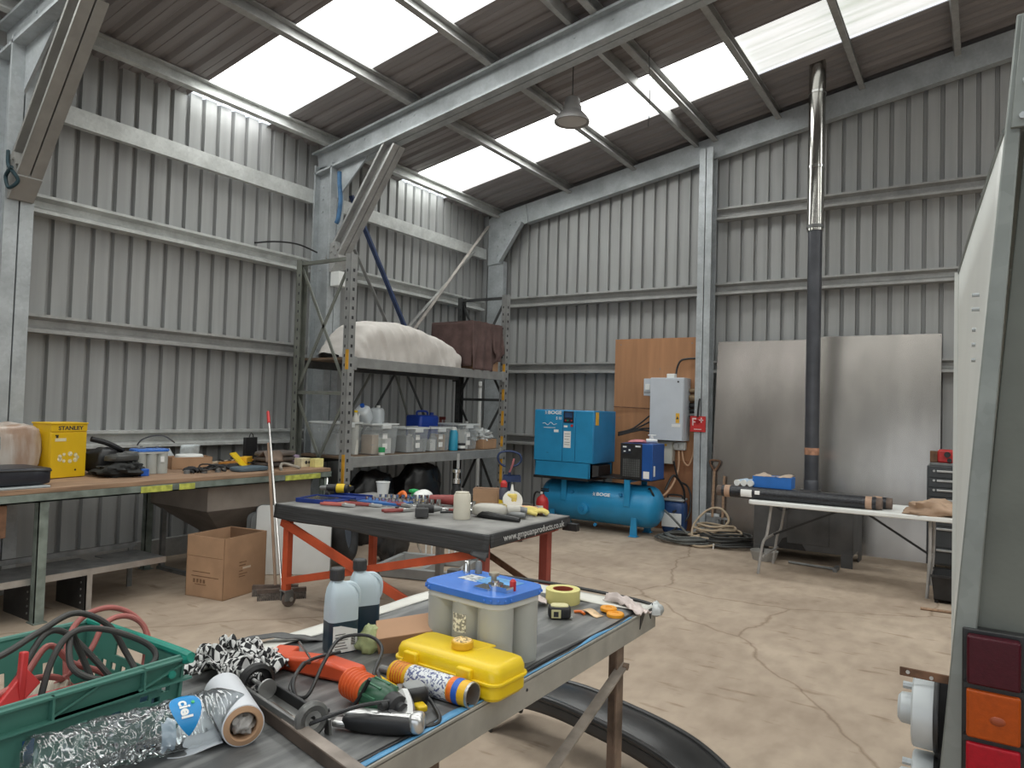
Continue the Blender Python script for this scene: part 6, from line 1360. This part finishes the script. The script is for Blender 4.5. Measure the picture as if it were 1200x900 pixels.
tag(obj('foil_packet', MB().grid(lambda u,v: (-.04+.08*u,-.018+.036*v,.006+.006*math.sin(u*5)), 8, 4), mat('cream_orange_foil',(.68,.48,.28),.35,0,.3,30), None, solid=.002, loc=on(-1.12,2.255), rot=(0,0,-.3)), 'small cream and orange foil packet beside the orange caps', 'packet')
tag(obj('orange_clip', MB().tube([(-.02,0,.004),(0,.01,.006),(.02,0,.004)], .005, sub=4), orange, None, loc=on(-1.155,2.23)), 'tiny orange clip left of the foil packet', 'clip')
tag(obj('paper_rag', MB().grid(lambda u,v: (-.10+.2*u,-.03+.06*v+.02*math.sin(u*5),.012+.016*noise.noise(Vector((u*7,v*5,2)))+.022*(1-u)*(1-abs(v-.5)*2)), 24, 10), mat('pinkish_white_rag',(.60,.52,.49),.9,0,.14,14), None, ang=70, solid=.003, loc=on(-1.05,2.405), rot=(0,0,-.35)), 'crumpled pinkish white rag at the far corner of the foreground table', 'rag')
tag(obj('paper_rag', MB().grid(lambda u,v: (-.05+.1*u,-.03+.06*v,.01+.016*noise.noise(Vector((u*6,v*5,8)))+.02*(1-abs(u-.5)*2)), 18, 10), mat('pinkish_white_rag',None), None, ang=70, solid=.003, loc=on(-1.345,2.235), rot=(0,0,.5)), 'crumpled grey white rag between the battery and the masking tape', 'rag')

# ---- drill-like hot air tool, cables, strippers
t = thing('corded_drill', 'green and orange corded rotary tool with black cable among the foreground tools', 'drill', on(-1.130,1.222,NZ+.042), -.22)
t.scale = (.88,.88,.88)
gm = mat('bottle_green_plastic', (.022,.085,.045), .35, 0, .12, 9)
ax = Matrix.Rotation(PI/2,4,'Y')
obj('motor_housing', MB().lathe([(0,-.045),(.036,-.045),(.040,-.035),(.042,.02),(.038,.045),(.030,.055),(0,.055)], seg=30, m=ax), gm, t)
mb = MB()
for k in range(9):
    a = k/9*2*PI; mb.bar((-.03,.0405*math.cos(a),.0405*math.sin(a)),(.035,.040*math.cos(a),.040*math.sin(a)),.006,.006)
obj('housing_rib', mb, mat('light_green_rib',(.05,.16,.09),.35,0,.1,9), t, ang=0)
obj('end_bell', MB().lathe([(0,.05),(.030,.05),(.032,.06),(.028,.085),(.016,.09),(.016,.105),(0,.105)], seg=28, m=ax).cyl((.07,-.028,.01),(.07,-.045,.01),.012), black, t)
obj('brush_cap', MB().cyl((.09,-.022,-.01),(.09,-.035,-.01),.014,seg=16), mat('charcoal_plastic',None), t)
mb = MB().lathe([(0,-.15),(.026,-.15),(.034,-.12),(.037,-.06),(.034,-.045),(0,-.045)], seg=30, m=ax)
for k in range(6): mb.lathe([(.034,-.135+.014*k),(.0405,-.131+.014*k),(.0405,-.127+.014*k),(.034,-.123+.014*k)], seg=30, m=ax, cap=False)
obj('grip_sleeve', mb, mat('bright_orange_sleeve',(.70,.11,.02),.4,0,.08,9), t, ang=40)
t = thing('sealing_iron', 'orange red hand tool with a white bladed front behind the corded rotary tool', 'tool', on(-1.42,1.315), .12)
orr = mat('orange_red_shell', (.66,.09,.03), .35, 0, .08, 9)
obj('shell', MB().prism([(-.13,.0),(-.02,.0),(.10,.004),(.13,.02),(.12,.040),(.02,.048),(-.12,.035)], -.028, .028, 'y'), orr, t, bevel=.008)
obj('head', MB().box(-.03,.03,-.055,.055,-.0,.03, m=T(-.14,-.0,.005) @ Rz(.3)), orr, t, bevel=.005); obj('blade', MB().box(-.036,-.03,-.06,.06,.0,.03, m=T(-.14,0,.002) @ Rz(.3)), creamm, t, bevel=.001); obj('gauge_window', MB().box(-.0375,-.0355,-.03,.03,.006,.022, m=T(-.14,0,.002) @ Rz(.3)), mat('dark_green_window',(.05,.13,.08),.3,0,.2,20), t)
obj('lever', MB().cyl((-.02,-.02,.045),(-.05,-.03,.085),.003,seg=8), chrome, t)
bk = mat('black_cable_sheath', (.02,.02,.021), .4, 0, .2, 9)
def ncable(pts, lab, r=.0045):
    p0 = Vector(pts[0]); return tag(obj('tool_cable', MB().tube([Vector(p)-p0 for p in pts], r, sub=8), bk, None, loc=p0), lab, 'cable')
ncable([(-1.40,1.36,NZ+.05),(-1.41,1.26,NZ+.05),(-1.40,1.20,NZ+.006),(-1.33,1.19,NZ+.006),(-1.36,1.27,NZ+.06),(-1.40,1.36,NZ+.085),(-1.36,1.42,NZ+.085),(-1.29,1.40,NZ+.07),(-1.25,1.33,NZ+.03),(-1.20,1.33,NZ+.008)], 'black cable looping over the orange red hand tool')
ncable([(-1.38,1.24,NZ+.06),(-1.35,1.19,NZ+.075),(-1.32,1.14,NZ+.05),(-1.27,1.13,NZ+.006),(-1.23,1.17,NZ+.006)], 'short black cable loop in front of the orange sleeve')
ncable([(-1.06,1.215,NZ+.055),(-1.10,1.13,NZ+.06),(-1.15,1.06,NZ+.04),(-1.205,1.07,NZ+.008),(-1.21,1.14,NZ+.006),(-1.18,1.19,NZ+.02),(-1.13,1.19,NZ+.092)], 'black cable loop sweeping in front of the green tool body')
ncable([(-1.22,1.31,NZ+.05),(-1.15,1.26,NZ+.05),(-1.08,1.235,NZ+.03),(-1.01,1.235,NZ+.006),(-.998,1.275,NZ+.006),(-1.05,1.32,NZ+.01),(-1.085,1.33,NZ+.025)], 'black cable loop running to the plug near the front edge')
t = thing('wire_stripper', 'yellow handled cutter with steel jaws beside the orange cartridge can', 'cutter', on(-1.17,1.345,NZ+.02), -.65)
obj('handle', MB().tube([(.0,.012,.0),(-.05,.022,.006),(-.11,.016,.018)], .0095, sub=5), yellow, t); obj('handle', MB().tube([(.0,-.012,-.008),(-.04,-.028,-.008),(-.09,-.045,-.008)], .0095, sub=5), yellow, t); obj('jaw', MB().box(-.01,.06,-.013,.013,-.014,.004), steeld, t, bevel=.003)
t = thing('mains_plug', 'black mains plug with grey face and yellow clip beside the cartridge can', 'plug', on(-1.105,1.315,NZ+.0), -.5)
obj('plug_body', MB().blob((0,0,.024),(.06,.055,.048),24,12,0,5,p=4,flat=0), bk, t, ang=60); obj('cover', MB().blob((-.006,.0,.040),(.052,.05,.02),20,8,0,5,p=3.5), mat('mid_grey_plastic',None), t); obj('cord_clip', MB().box(.028,.06,-.014,.010,.006,.02), yellow, t, bevel=.004)
t = thing('angle_tool', 'silver and black pistol shaped hand tool at the front of the foreground table', 'tool', on(-1.07,1.165), .46)
al = mat('cast_aluminium', (.60,.60,.59), .28, .85, .06, 9)
obj('handle', MB().blob((.0,0,.020),(.17,.042,.040),30,12,.0,5,p=3.2,flat=0), black, t, ang=60); obj('top_casting', MB().blob((-.005,.008,.033),(.165,.030,.020),28,10,.0,5,p=3), al, t, ang=60); obj('front_lip', MB().box(-.105,-.07,-.014,.014,.008,.022), al, t, bevel=.005)
obj('stem', MB().tube([(.055,.012,.028),(.045,.045,.040),(.025,.075,.055)], .016, sub=5), al, t); obj('end_casting', MB().blob((.078,.004,.026),(.035,.045,.042),18,10,0,5,p=3,flat=0), al, t, ang=60)
t = thing('steel_bar', 'dark square steel bar lying across the front left of the foreground table', 'bar', on(-1.33,1.075), -.235)
obj('bar_body', MB().box(0,.44,-.016,.016,.0,.028), mat('dark_brown_steel',(.10,.075,.06),.5,.5,.3,9), t, bevel=.002); obj('worn_face', MB().box(.10,.44,-.014,.014,.0281,.0288), mat('worn_bar_top',(.27,.23,.20),.5,.4,.35,12), t)
t = thing('steel_tube', 'dark steel tube lying between the yellow case and the cutter', 'tube', on(-1.31,1.42), .06)
obj('tube_body', MB().lathe([(.006,0),(.010,0),(.010,.11),(.006,.11),(.006,0)],seg=18,cap=False,m=T(0,0,.010) @ ax), steeld, t); obj('collar', MB().lathe([(.010,.04),(.012,.041),(.012,.05),(.010,.051)],seg=18,cap=False,m=T(0,0,.0115) @ ax), black, t)

# ---- skeleton caulking gun
t = thing('caulking_gun', 'black and grey skeleton caulking gun beside the chequered rag', 'caulking gun', on(-1.42,1.115), -.21)
gg = mat('grey_gun_enamel', (.17,.17,.165), .35, .5, .2, 9)
obj('cradle_rail', MB().box(0,.255,-.034,-.026,.012,.042), gg, t, bevel=.002); obj('cradle_rail', MB().box(0,.255,.026,.034,.012,.042), black, t, bevel=.002); obj('cradle_base', MB().grid(lambda u,v: (.255*u, .031*math.cos(PI+PI*v), .030+.026*math.sin(PI+PI*v)), 6, 12), gg, t, solid=.002, ang=60)
obj('rear_ring', MB().lathe([(.022,-.006),(.042,-.006),(.042,.010),(.034,.014),(.034,.002),(.022,.002),(.022,-.006)],seg=36,cap=False,m=T(0,0,.042) @ ax), black, t, ang=40)
obj('front_ring', MB().lathe([(.020,.250),(.036,.250),(.037,.253),(.037,.262),(.030,.266),(.020,.262),(.020,.25)],seg=36,cap=False,m=T(0,0,.038) @ ax), gg, t, ang=40); obj('front_boss', MB().lathe([(.008,.258),(.019,.258),(.019,.264),(.008,.262),(.008,.258)],seg=28,cap=False,m=T(0,0,.038) @ ax), steel, t); obj('front_hook', MB().prism([(.252,.0),(.262,.0),(.275,-.015),(.268,.03),(.255,.035)], .034, .040, 'y'), gg, t)
obj('push_rod', MB().cyl((-.20,0,.042),(.06,0,.042),.005,seg=10), steel, t); obj('plunger', MB().cyl((.055,0,.042),(.060,0,.042),.022,seg=24), steel, t)
obj('handle', MB().tube([(-.012,0,.040),(-.05,.0,.035),(-.08,.035,.022),(-.10,.09,.014)], .011, sub=5), black, t); obj('trigger', MB().tube([(-.02,0,.032),(-.05,-.03,.018),(-.09,-.04,.010),(-.13,-.03,.010)], .008, sub=5), gg, t)

# ---- chequered rag
def cheq():
    m = bpy.data.materials.new('black_white_chequer'); m.use_nodes = True
    nt = m.node_tree; N = nt.nodes; L = nt.links; b = N['Principled BSDF']; b.inputs['Roughness'].default_value = .9
    uv = N.new('ShaderNodeAttribute'); uv.attribute_name = 'weave'
    ck = N.new('ShaderNodeTexChecker'); ck.inputs['Scale'].default_value = 20; ck.inputs['Color1'].default_value = (.66,.66,.65,1); ck.inputs['Color2'].default_value = (.018,.018,.02,1)
    L.new(uv.outputs['Vector'], ck.inputs['Vector']); L.new(ck.outputs['Color'], b.inputs['Base Color']); return m
def ragmesh(nu, nv):
    mb = MB(); pts = []; co_ = []
    for j in range(nv+1):
        for i in range(nu+1):
            u, v = i/nu, j/nv
            a, b = (u-.5)*2, (v-.5)*2
            q = Vector((a*2.2, b*2.2, 1.3)); r0 = (a*a+b*b)**.5
            dome = max(0, 1-r0*r0*.55)
            x = .125*a*(1-.10*r0)+.026*noise.noise(q*1.3)+.014*noise.noise(q*2.6)
            y = .105*b*(1-.10*r0)+.026*noise.noise(q*1.3+Vector((7,2,1)))+.014*noise.noise(q*2.6+Vector((2,9,3)))
            z = .055*dome+.030*dome**.5*noise.noise(q*2.1+Vector((4,4,9)))+.030*abs(noise.noise(q*2.6+Vector((1,5,5))))+.004*noise.noise(q*6)
            pts.append((x, y, max(z+.004, .003))); co_.append((u*1.5, v*1.3, .03))
    fs = [(j*(nu+1)+i, j*(nu+1)+i+1, (j+1)*(nu+1)+i+1, (j+1)*(nu+1)+i) for j in range(nv) for i in range(nu)]
    me = bpy.data.meshes.new('chequered_rag'); me.from_pydata(pts, [], fs)
    at_ = me.attributes.new('weave', 'FLOAT_VECTOR', 'POINT')
    for i, c in enumerate(co_): at_.data[i].vector = c
    for p in me.polygons: p.use_smooth = True
    me.materials.append(cheq()); o = bpy.data.objects.new('chequered_rag', me); COL.objects.link(o)
    md = o.modifiers.new('thick', 'SOLIDIFY'); md.thickness = .003
    return o
o = ragmesh(90, 80); o.location = on(-1.585,1.185); o.rotation_euler = (0,0,.35)
tag(o, 'crumpled black and white chequered rag at the back of the foreground table', 'rag')
tag(obj('rubber_scrap', MB().grid(lambda u,v: (-.13+.26*u, -.02+.04*v+.01*math.sin(u*6), .008+.012*math.sin(u*4)+.01*noise.noise(Vector((u*5,v*3,1)))), 20, 5), mat('grey_rubber_scrap',(.10,.10,.10),.6,0,.35,9), None, ang=70, solid=.003, loc=on(-1.70,1.42), rot=(0,0,.95)), 'curled grey rubber scrap at the back edge by the chequered rag', 'rubber')

# ---- film roll and crushed bottle
t = thing('film_roll', 'white roll on a cardboard core lying beside the clear bottle', 'roll', on(-1.43,1.035,NZ+.042), -.42)
obj('film', MB().lathe([(.037,0),(.0415,0),(.0415,.20),(.0405,.2005),(.037,.20),(.037,0)],seg=40,cap=False,m=ax), mat('white_film',(.66,.68,.72),.35,0,.04,7,bump=.1,bscale=12), t, ang=40)
obj('core', MB().lathe([(.027,.0),(.0390,.0),(.0390,.202),(.029,.205),(.027,.203),(.027,0)],seg=36,cap=False,m=ax), cardb, t); obj('core_stuffing', MB().blob((.185,0,0),(.04,.045,.045),20,12,.6,9), mat('crumpled_grey_film',(.40,.38,.36),.4,0,.4,20,bump=.5,bscale=40), t, ang=70)
obj('loose_sheet', MB().grid(lambda u,v: (.0+.19*u, -.036-.10*v, -.030-.011*v+.008*math.sin(u*9+v*4)*v), 24, 10), MATS['white_film'], t, ang=70, solid=.0015)
def bottle_mat():
    m = bpy.data.materials.new('clear_bottle_plastic'); m.use_nodes = True
    nt = m.node_tree; N = nt.nodes; L = nt.links; N.remove(N['Principled BSDF']); out = N['Material Output']
    tc = N.new('ShaderNodeTexCoord'); n = N.new('ShaderNodeTexNoise'); n.inputs['Scale'].default_value = 24; n.inputs['Detail'].default_value = 2
    bp = N.new('ShaderNodeBump'); bp.inputs['Strength'].default_value = .55; bp.inputs['Distance'].default_value = .008
    L.new(tc.outputs['Object'], n.inputs['Vector']); L.new(n.outputs['Fac'], bp.inputs['Height'])
    tr = N.new('ShaderNodeBsdfTransparent'); tr.inputs['Color'].default_value = (.93,.96,.97,1)
    gl = N.new('ShaderNodeBsdfGlossy'); gl.inputs['Roughness'].default_value = .05
    df = N.new('ShaderNodeBsdfDiffuse'); df.inputs['Color'].default_value = (.8,.85,.88,1)
    fr = N.new('ShaderNodeFresnel'); fr.inputs['IOR'].default_value = 1.5
    a = N.new('ShaderNodeMixShader'); b = N.new('ShaderNodeMixShader'); a.inputs[0].default_value = .05
    for q in (gl, fr, df): L.new(bp.outputs[0], q.inputs['Normal'])
    L.new(tr.outputs[0], a.inputs[1]); L.new(df.outputs[0], a.inputs[2])
    mt = N.new('ShaderNodeMath'); mt.operation = 'MULTIPLY_ADD'; mt.inputs[1].default_value = 1.3; mt.inputs[2].default_value = .05; L.new(fr.outputs[0], mt.inputs[0]); L.new(mt.outputs[0], b.inputs[0])
    L.new(a.outputs[0], b.inputs[1]); L.new(gl.outputs[0], b.inputs[2]); L.new(b.outputs[0], out.inputs['Surface']); return m
bm_ = bottle_mat()
t = thing('water_bottle', 'crushed empty clear plastic bottle with a blue label in front of the green crate', 'bottle', on(-1.392,.612,NZ+.053), PI/2-.24)
def bot(u, v):
    x = .41*u; a = v*2*PI
    r = .0525
    if u < .04: r *= (.55+.45*(u/.04)**.5)
    if u > .80: r *= max(.30, 1-((u-.80)/.20)**1.6*.72)
    crush = 1.0 if u < .56 else max(0, 1-(u-.56)/.06)
    r *= 1-.05*(abs(math.sin(u*58)) if .60 < u < .82 else 0)
    p = Vector((x, r*math.cos(a), r*math.sin(a)))
    q = Vector((x*20, p.y*26, p.z*26))
    k = -.017*abs(noise.noise(q*.8))-.010*abs(noise.noise(q*1.9))-.004*abs(noise.noise(q*4)) 
    p *= 1; d = Vector((0,math.cos(a),math.sin(a))); p += d*k*crush
    p.z = max(p.z, -.0525)
    return p
obj('bottle_shell', MB().grid(bot, 110, 64), bm_, t, ang=40)
lb_ = mat('sky_blue_label', (.012,.24,.56), .35, 0, .05, 9)
# teardrop label wrapped round the shell: round head on top, point towards the table
LR, LX, HC, HR = .0535, .262, .50, .029
def wrap(x, phi, r=LR): return (x, -r*math.sin(phi), max(r*math.cos(phi), -.0525))
def half_w(phi):
    if phi < HC: return max(0, HR**2-((phi-HC)*LR)**2)**.5
    return HR*max(0, math.cos((phi-HC)/1.15*PI/2))**.85
p0_, p1_ = HC-HR/LR+.002, HC+1.148
mb = MB().grid(lambda u,v: wrap(LX+half_w(p0_+(p1_-p0_)*u)*(v*2-1), p0_+(p1_-p0_)*u), 40, 10)
lab_o = obj('drop_label', mb, lb_, t, ang=60, label='sky blue drop shaped label')
def wrapped_text(name, body, size, m, parent, x0, phi0, r, bold):
    o = text(name, body, size, m, parent, ext=.0004, bold=bold)
    for v in o.data.vertices:
        q = wrap(x0+v.co.y, phi0+v.co.x/r, r+v.co.z); v.co = q
    return o
wrapped_text('lettering', 'ciel', .029, white, lab_o, LX-.003, HC+.17, LR+.0012, .0009)
obj('green_dot', MB().cyl(wrap(LX+.0145,HC-.02,LR+.0004), wrap(LX+.0145,HC-.02,LR+.0022), .0032, seg=12), mat('leaf_green_dot',(.05,.45,.15),.4,0,.05,9), lab_o)
obj('torn_sleeve', MB().grid(lambda u,v: wrap(LX-.050+.026*u, .9+1.1*v+.1*math.sin(u*9), LR-.0004), 6, 24), mat('pale_blue_film',(.50,.64,.78),.25,0,.1,9,alpha=.45), t, ang=60)

# ---- green crate with jump leads
gc_ = mat('green_crate_plastic', (.060,.19,.150), .45, 0, .08, 7); gc2 = mat('bright_green_rail', (.015,.25,.185), .35, 0, .08, 7)
cx0, cx1, cy0, cy1, ch = -1.805, -1.41, .34, .925, .155
t = thing('green_crate', 'green plastic crate of jump leads at the left end of the foreground table', 'crate', ((cx0+cx1)/2, (cy0+cy1)/2, NZ))
hx, hy = (cx1-cx0)/2, (cy1-cy0)/2
def wall(nm_, axis, sgn, L, holes):
    # wall panel with cut-outs: columns of quads between hole edges, laid on the (s, z) plane
    zs = sorted({0,ch}|{z for h in holes for z in (h[2],h[3])}); ss = sorted({-L,L}|{v for h in holes for v in (h[0],h[1])})
    mb = MB()
    for a, b in zip(ss, ss[1:]):
        for c, d in zip(zs, zs[1:]):
            m_ = ((a+b)/2, (c+d)/2)
            if any(h[0] < m_[0] < h[1] and h[2] < m_[1] < h[3] for h in holes): continue
            off = (hx if axis == 'x' else hy)*sgn; th = .0045
            tp = lambda z: off-sgn*.016*(1-z/ch)
            P = []
            for z in (c, d):
                for s_ in (a, b):
                    for k in (0, -sgn*th):
                        P.append((tp(z)+k, s_, z) if axis == 'x' else (s_, tp(z)+k, z))
            mb._faces(P, [(0,2,6,4),(1,5,7,3),(0,1,3,2),(4,6,7,5),(0,4,5,1),(2,3,7,6)], 0)
    return obj(nm_, mb, gc_, t, ang=0)
fh = []
for s_ in (-.20,-.10,-.0,.09): fh.append((s_-.011,s_+.011,.030,.085))
for s_, z in ((.155,.075),(.185,.062),(.21,.088),(.235,.078),(.255,.095)): fh.append((s_-.009,s_+.009,z-.006,z+.006))
wall('long_side', 'x', 1, hy, fh); wall('long_side', 'x', -1, hy, [(s_-.012,s_+.012,.03,.085) for s_ in (-.2,-.1,0,.1,.2)])
wall('short_side', 'y', 1, hx, [(-.06,.06,.105,.13)]+[(s_-.01,s_+.01,z-.008,z+.008) for s_ in (-.14,-.1,-.06,-.02,.02,.06,.1,.14) for z in (.05,.08)]); wall('short_side', 'y', -1, hx, [(-.06,.06,.105,.13)])
obj('crate_floor', MB().box(-hx+.02,hx-.02,-hy+.02,hy-.02,0,.005), gc_, t)
mb = MB()
for z in (ch, .112): mb.box(hx-.006,hx+.012,-hy-.005,hy+.010,z-.004,z)
for y in (-.24,-.135,-.12,.03,.20): mb.box(hx-.006,hx+.011,y-.002,y+.002,.112,ch)
mb.bar((hx+.004,.03,.115),(hx+.004,.12,ch-.004),.004,.004).bar((hx+.006,.19,.114),(hx+.006,hy+.005,ch-.008),.006,.004)
mb.prism([(.03,.112),(.20,.112),(.20,.108),(.04,.108)], hx-.004, hx+.010, 'x')
obj('rim_band', mb, gc_, t, ang=0)
obj('rim', MB().tube([(-hx,-hy,ch),(-hx,hy,ch)], .007, sub=1), gc_, t); obj('rim', MB().tube([(hx-.004,-hy,ch),(hx-.004,hy,ch)], .005, sub=1), gc_, t)
obj('end_rail', MB().tube([(-hx+.005,hy,ch+.002),(hx-.01,hy,ch+.004),(hx+.006,hy-.004,ch-.005)], .010, sub=4, seg=10), gc2, t, label='bright green rounded end rail')
obj('corner_boss', MB().cyl((hx+.004,hy-.035,.128),(hx+.012,hy-.035,.128),.008,seg=14), gc2, t)

# jump leads and the rest of the contents, resting in the crate
jr = mat('faded_red_cable', (.36,.105,.090), .5, 0, .2, 9); jb_ = mat('grey_black_cable', (.045,.043,.040), .5, 0, .25, 9)
def lead(pts, m, lab, r=.0062):
    p0 = Vector(pts[0]); return tag(obj('jump_lead', MB().tube([Vector(p)-p0 for p in pts], r, sub=9, seg=10), m, None, loc=p0), lab, 'cable')
def sc(x, x0, pts):
    k = x/x0; return [(x+dx, y*k, 1.6+(z-1.6)*k) for y, z, dx in pts]
lead(sc(-1.60,-1.48,[(.42,.99,.06),(.61,1.03,.04),(.69,1.05,.02),(.76,1.09,.0),(.80,1.135,-.02),(.845,1.14,-.02),(.875,1.11,0),(.86,1.05,.03),(.83,1.0,.05)]), jr, 'thick faded red jump lead arching highest above the crate end')
lead(sc(-1.62,-1.48,[(.70,1.04,.05),(.72,1.12,.0),(.76,1.155,-.03),(.82,1.16,-.04),(.87,1.13,-.03),(.885,1.08,0),(.86,1.02,.02),(.80,.99,.05)]), jr, 'faded red jump lead looping over the crate end rail')
lead(sc(-1.52,-1.45,[(.45,1.10,0),(.59,1.13,-.01),(.66,1.155,-.02),(.73,1.175,-.03),(.79,1.14,-.02),(.82,1.08,0),(.83,1.04,.03)]), jb_, 'grey black cable arching across the middle of the crate')
lead(sc(-1.47,-1.35,[(.61,1.04,.0),(.64,1.13,-.02),(.68,1.17,-.03),(.74,1.16,-.03),(.81,1.12,-.02),(.822,1.09,0),(.77,1.075,.02),(.70,1.09,.02),(.665,1.12,0),(.68,1.165,-.04),(.70,1.13,-.05),(.73,1.04,-.03)]), jb_, 'grey black cable coiled in a flat loop above the front rim of the crate')
lead(sc(-1.50,-1.40,[(.56,1.03,.0),(.62,1.12,-.02),(.66,1.16,-.04),(.70,1.15,-.05),(.74,1.10,-.03),(.77,1.05,0)]), jb_, 'grey black cable rising in a short arch beside the red clamp')
lead(sc(-1.55,-1.40,[(.40,1.0,.02),(.52,1.06,.02),(.60,1.09,.0),(.66,1.14,-.03),(.70,1.10,-.02),(.75,1.07,0),(.78,1.02,.03)]), jr, 'faded red cable running low along the left half of the crate')
lead([(-1.46,.44,1.0),(-1.47,.56,1.045),(-1.50,.66,1.06),(-1.56,.74,1.03),(-1.62,.80,.98)], jr, 'faded red cable lying just behind the red clamp')
t = thing('jump_lead_clamp', 'red plastic jump lead clamp leaning on the front rim of the crate', 'clamp', (-1.475, .625, 1.045), 0, rot=(.55,-.35,.25))
obj('handle', MB().prism([(-.012,.10),(.012,.10),(.020,-.05),(-.020,-.05)], -.010, .010, 'x', 0, Matrix.Rotation(PI/2,4,'X') @ Matrix.Identity(4)), red, t, bevel=.003)
obj('handle', MB().bar((.0,.0,-.02),(.02,.06,.05),.018,.012), red, t, bevel=.003); obj('jaw', MB().cyl((0,-.01,-.05),(0,.03,-.05),.012), steel, t)
t = thing('jump_lead_clamp', 'red plastic jump lead clamp deep inside the crate', 'clamp', (-1.55, .755, .985), 0, rot=(.2,-.1,1.2))
obj('handle', MB().box(-.07,.05,-.012,.012,.0,.022), red, t, bevel=.004); obj('jaw', MB().box(.05,.09,-.01,.01,-.01,.02), steel, t, bevel=.003)
rl = mat('beige_tape_roll', (.44,.39,.31), .8, 0, .18, 12, stretch=(20,1,1))
for k, (x, y, z, a, lb) in enumerate(((-1.62,.60,.965,.2,'beige webbing roll in the middle of the crate'),(-1.70,.52,.975,.5,'pale grey webbing roll at the left of the crate'),(-1.60,.735,.955,1.0,'beige webbing roll under the cables near the crate end'))):
    t = thing('webbing_roll', lb, 'roll', (x, y, z), a, 'webbing rolls in the crate')
    obj('roll', MB().cyl((-.045,0,0),(.045,0,0),.058,seg=30), rl if k != 1 else mat('pale_grey_webbing',(.50,.49,.46),.8,0,.12,12), t, bevel=.004); obj('core', MB().cyl((-.047,0,0),(.047,0,0),.02,seg=18), cardd, t)
for k, (x, y, z, d, m_, lb) in enumerate(((-1.52,.86,.95,(.12,.10,.09),mat('slate_blue_bag',(.10,.20,.32),.6,0,.2,8),'slate blue cloth pouch at the crate end'),(-1.53,.66,.935,(.10,.12,.06),mat('mid_blue_plastic',None),'small blue packet near the crate front'),(-1.58,.46,.945,(.2,.2,.08),black,'black pouch at the near end of the crate'))):
    tag(obj('pouch', MB().blob((0,0,0),d,24,12,.25,6,p=3), m_, None, ang=70, loc=(x,y,z)), lb, 'pouch')

# ---- black mudguard lying on the floor beyond the table
t = thing('mudguard', 'black plastic wheel arch mudguard standing on the floor behind the foreground table', 'mudguard', (-1.42, 3.02, 0), -.17)
def arch(k, w0, w1):
    # half-round arch in the x-z plane
    pts = [(-.62,.02),(-.56,.17),(-.42,.235),(-.20,.255),(.02,.245),(.24,.225),(.42,.185),(.58,.10),(.64,.0)]
    P = smooth([Vector((x,0,z)) for x, z in pts], 6); return P
P = arch(0,0,0)
mg = mat('satin_black_plastic', (.028,.028,.029), .28, 0, .2, 6)
n = len(P)-1
obj('arch_shell', MB().grid(lambda u,v: (P[round(u*n)].x, -.12+.24*v, P[round(u*n)].z+.012*math.sin(v*PI)), n, 10), mg, t, ang=60, solid=.006)
obj('rolled_edge', MB().tube([p+Vector((0,-.12,0)) for p in P], .016, sub=1, seg=10), mg, t); obj('rolled_edge', MB().tube([p+Vector((0,.12,0)) for p in P], .016, sub=1, seg=10), mg, t)
obj('side_lip', MB().grid(lambda u,v: (P[round(u*n)].x*(1-.05*v), -.125-.01*v, max(0.0,P[round(u*n)].z-.06*v)), n, 3), mg, t, ang=60, solid=.005)
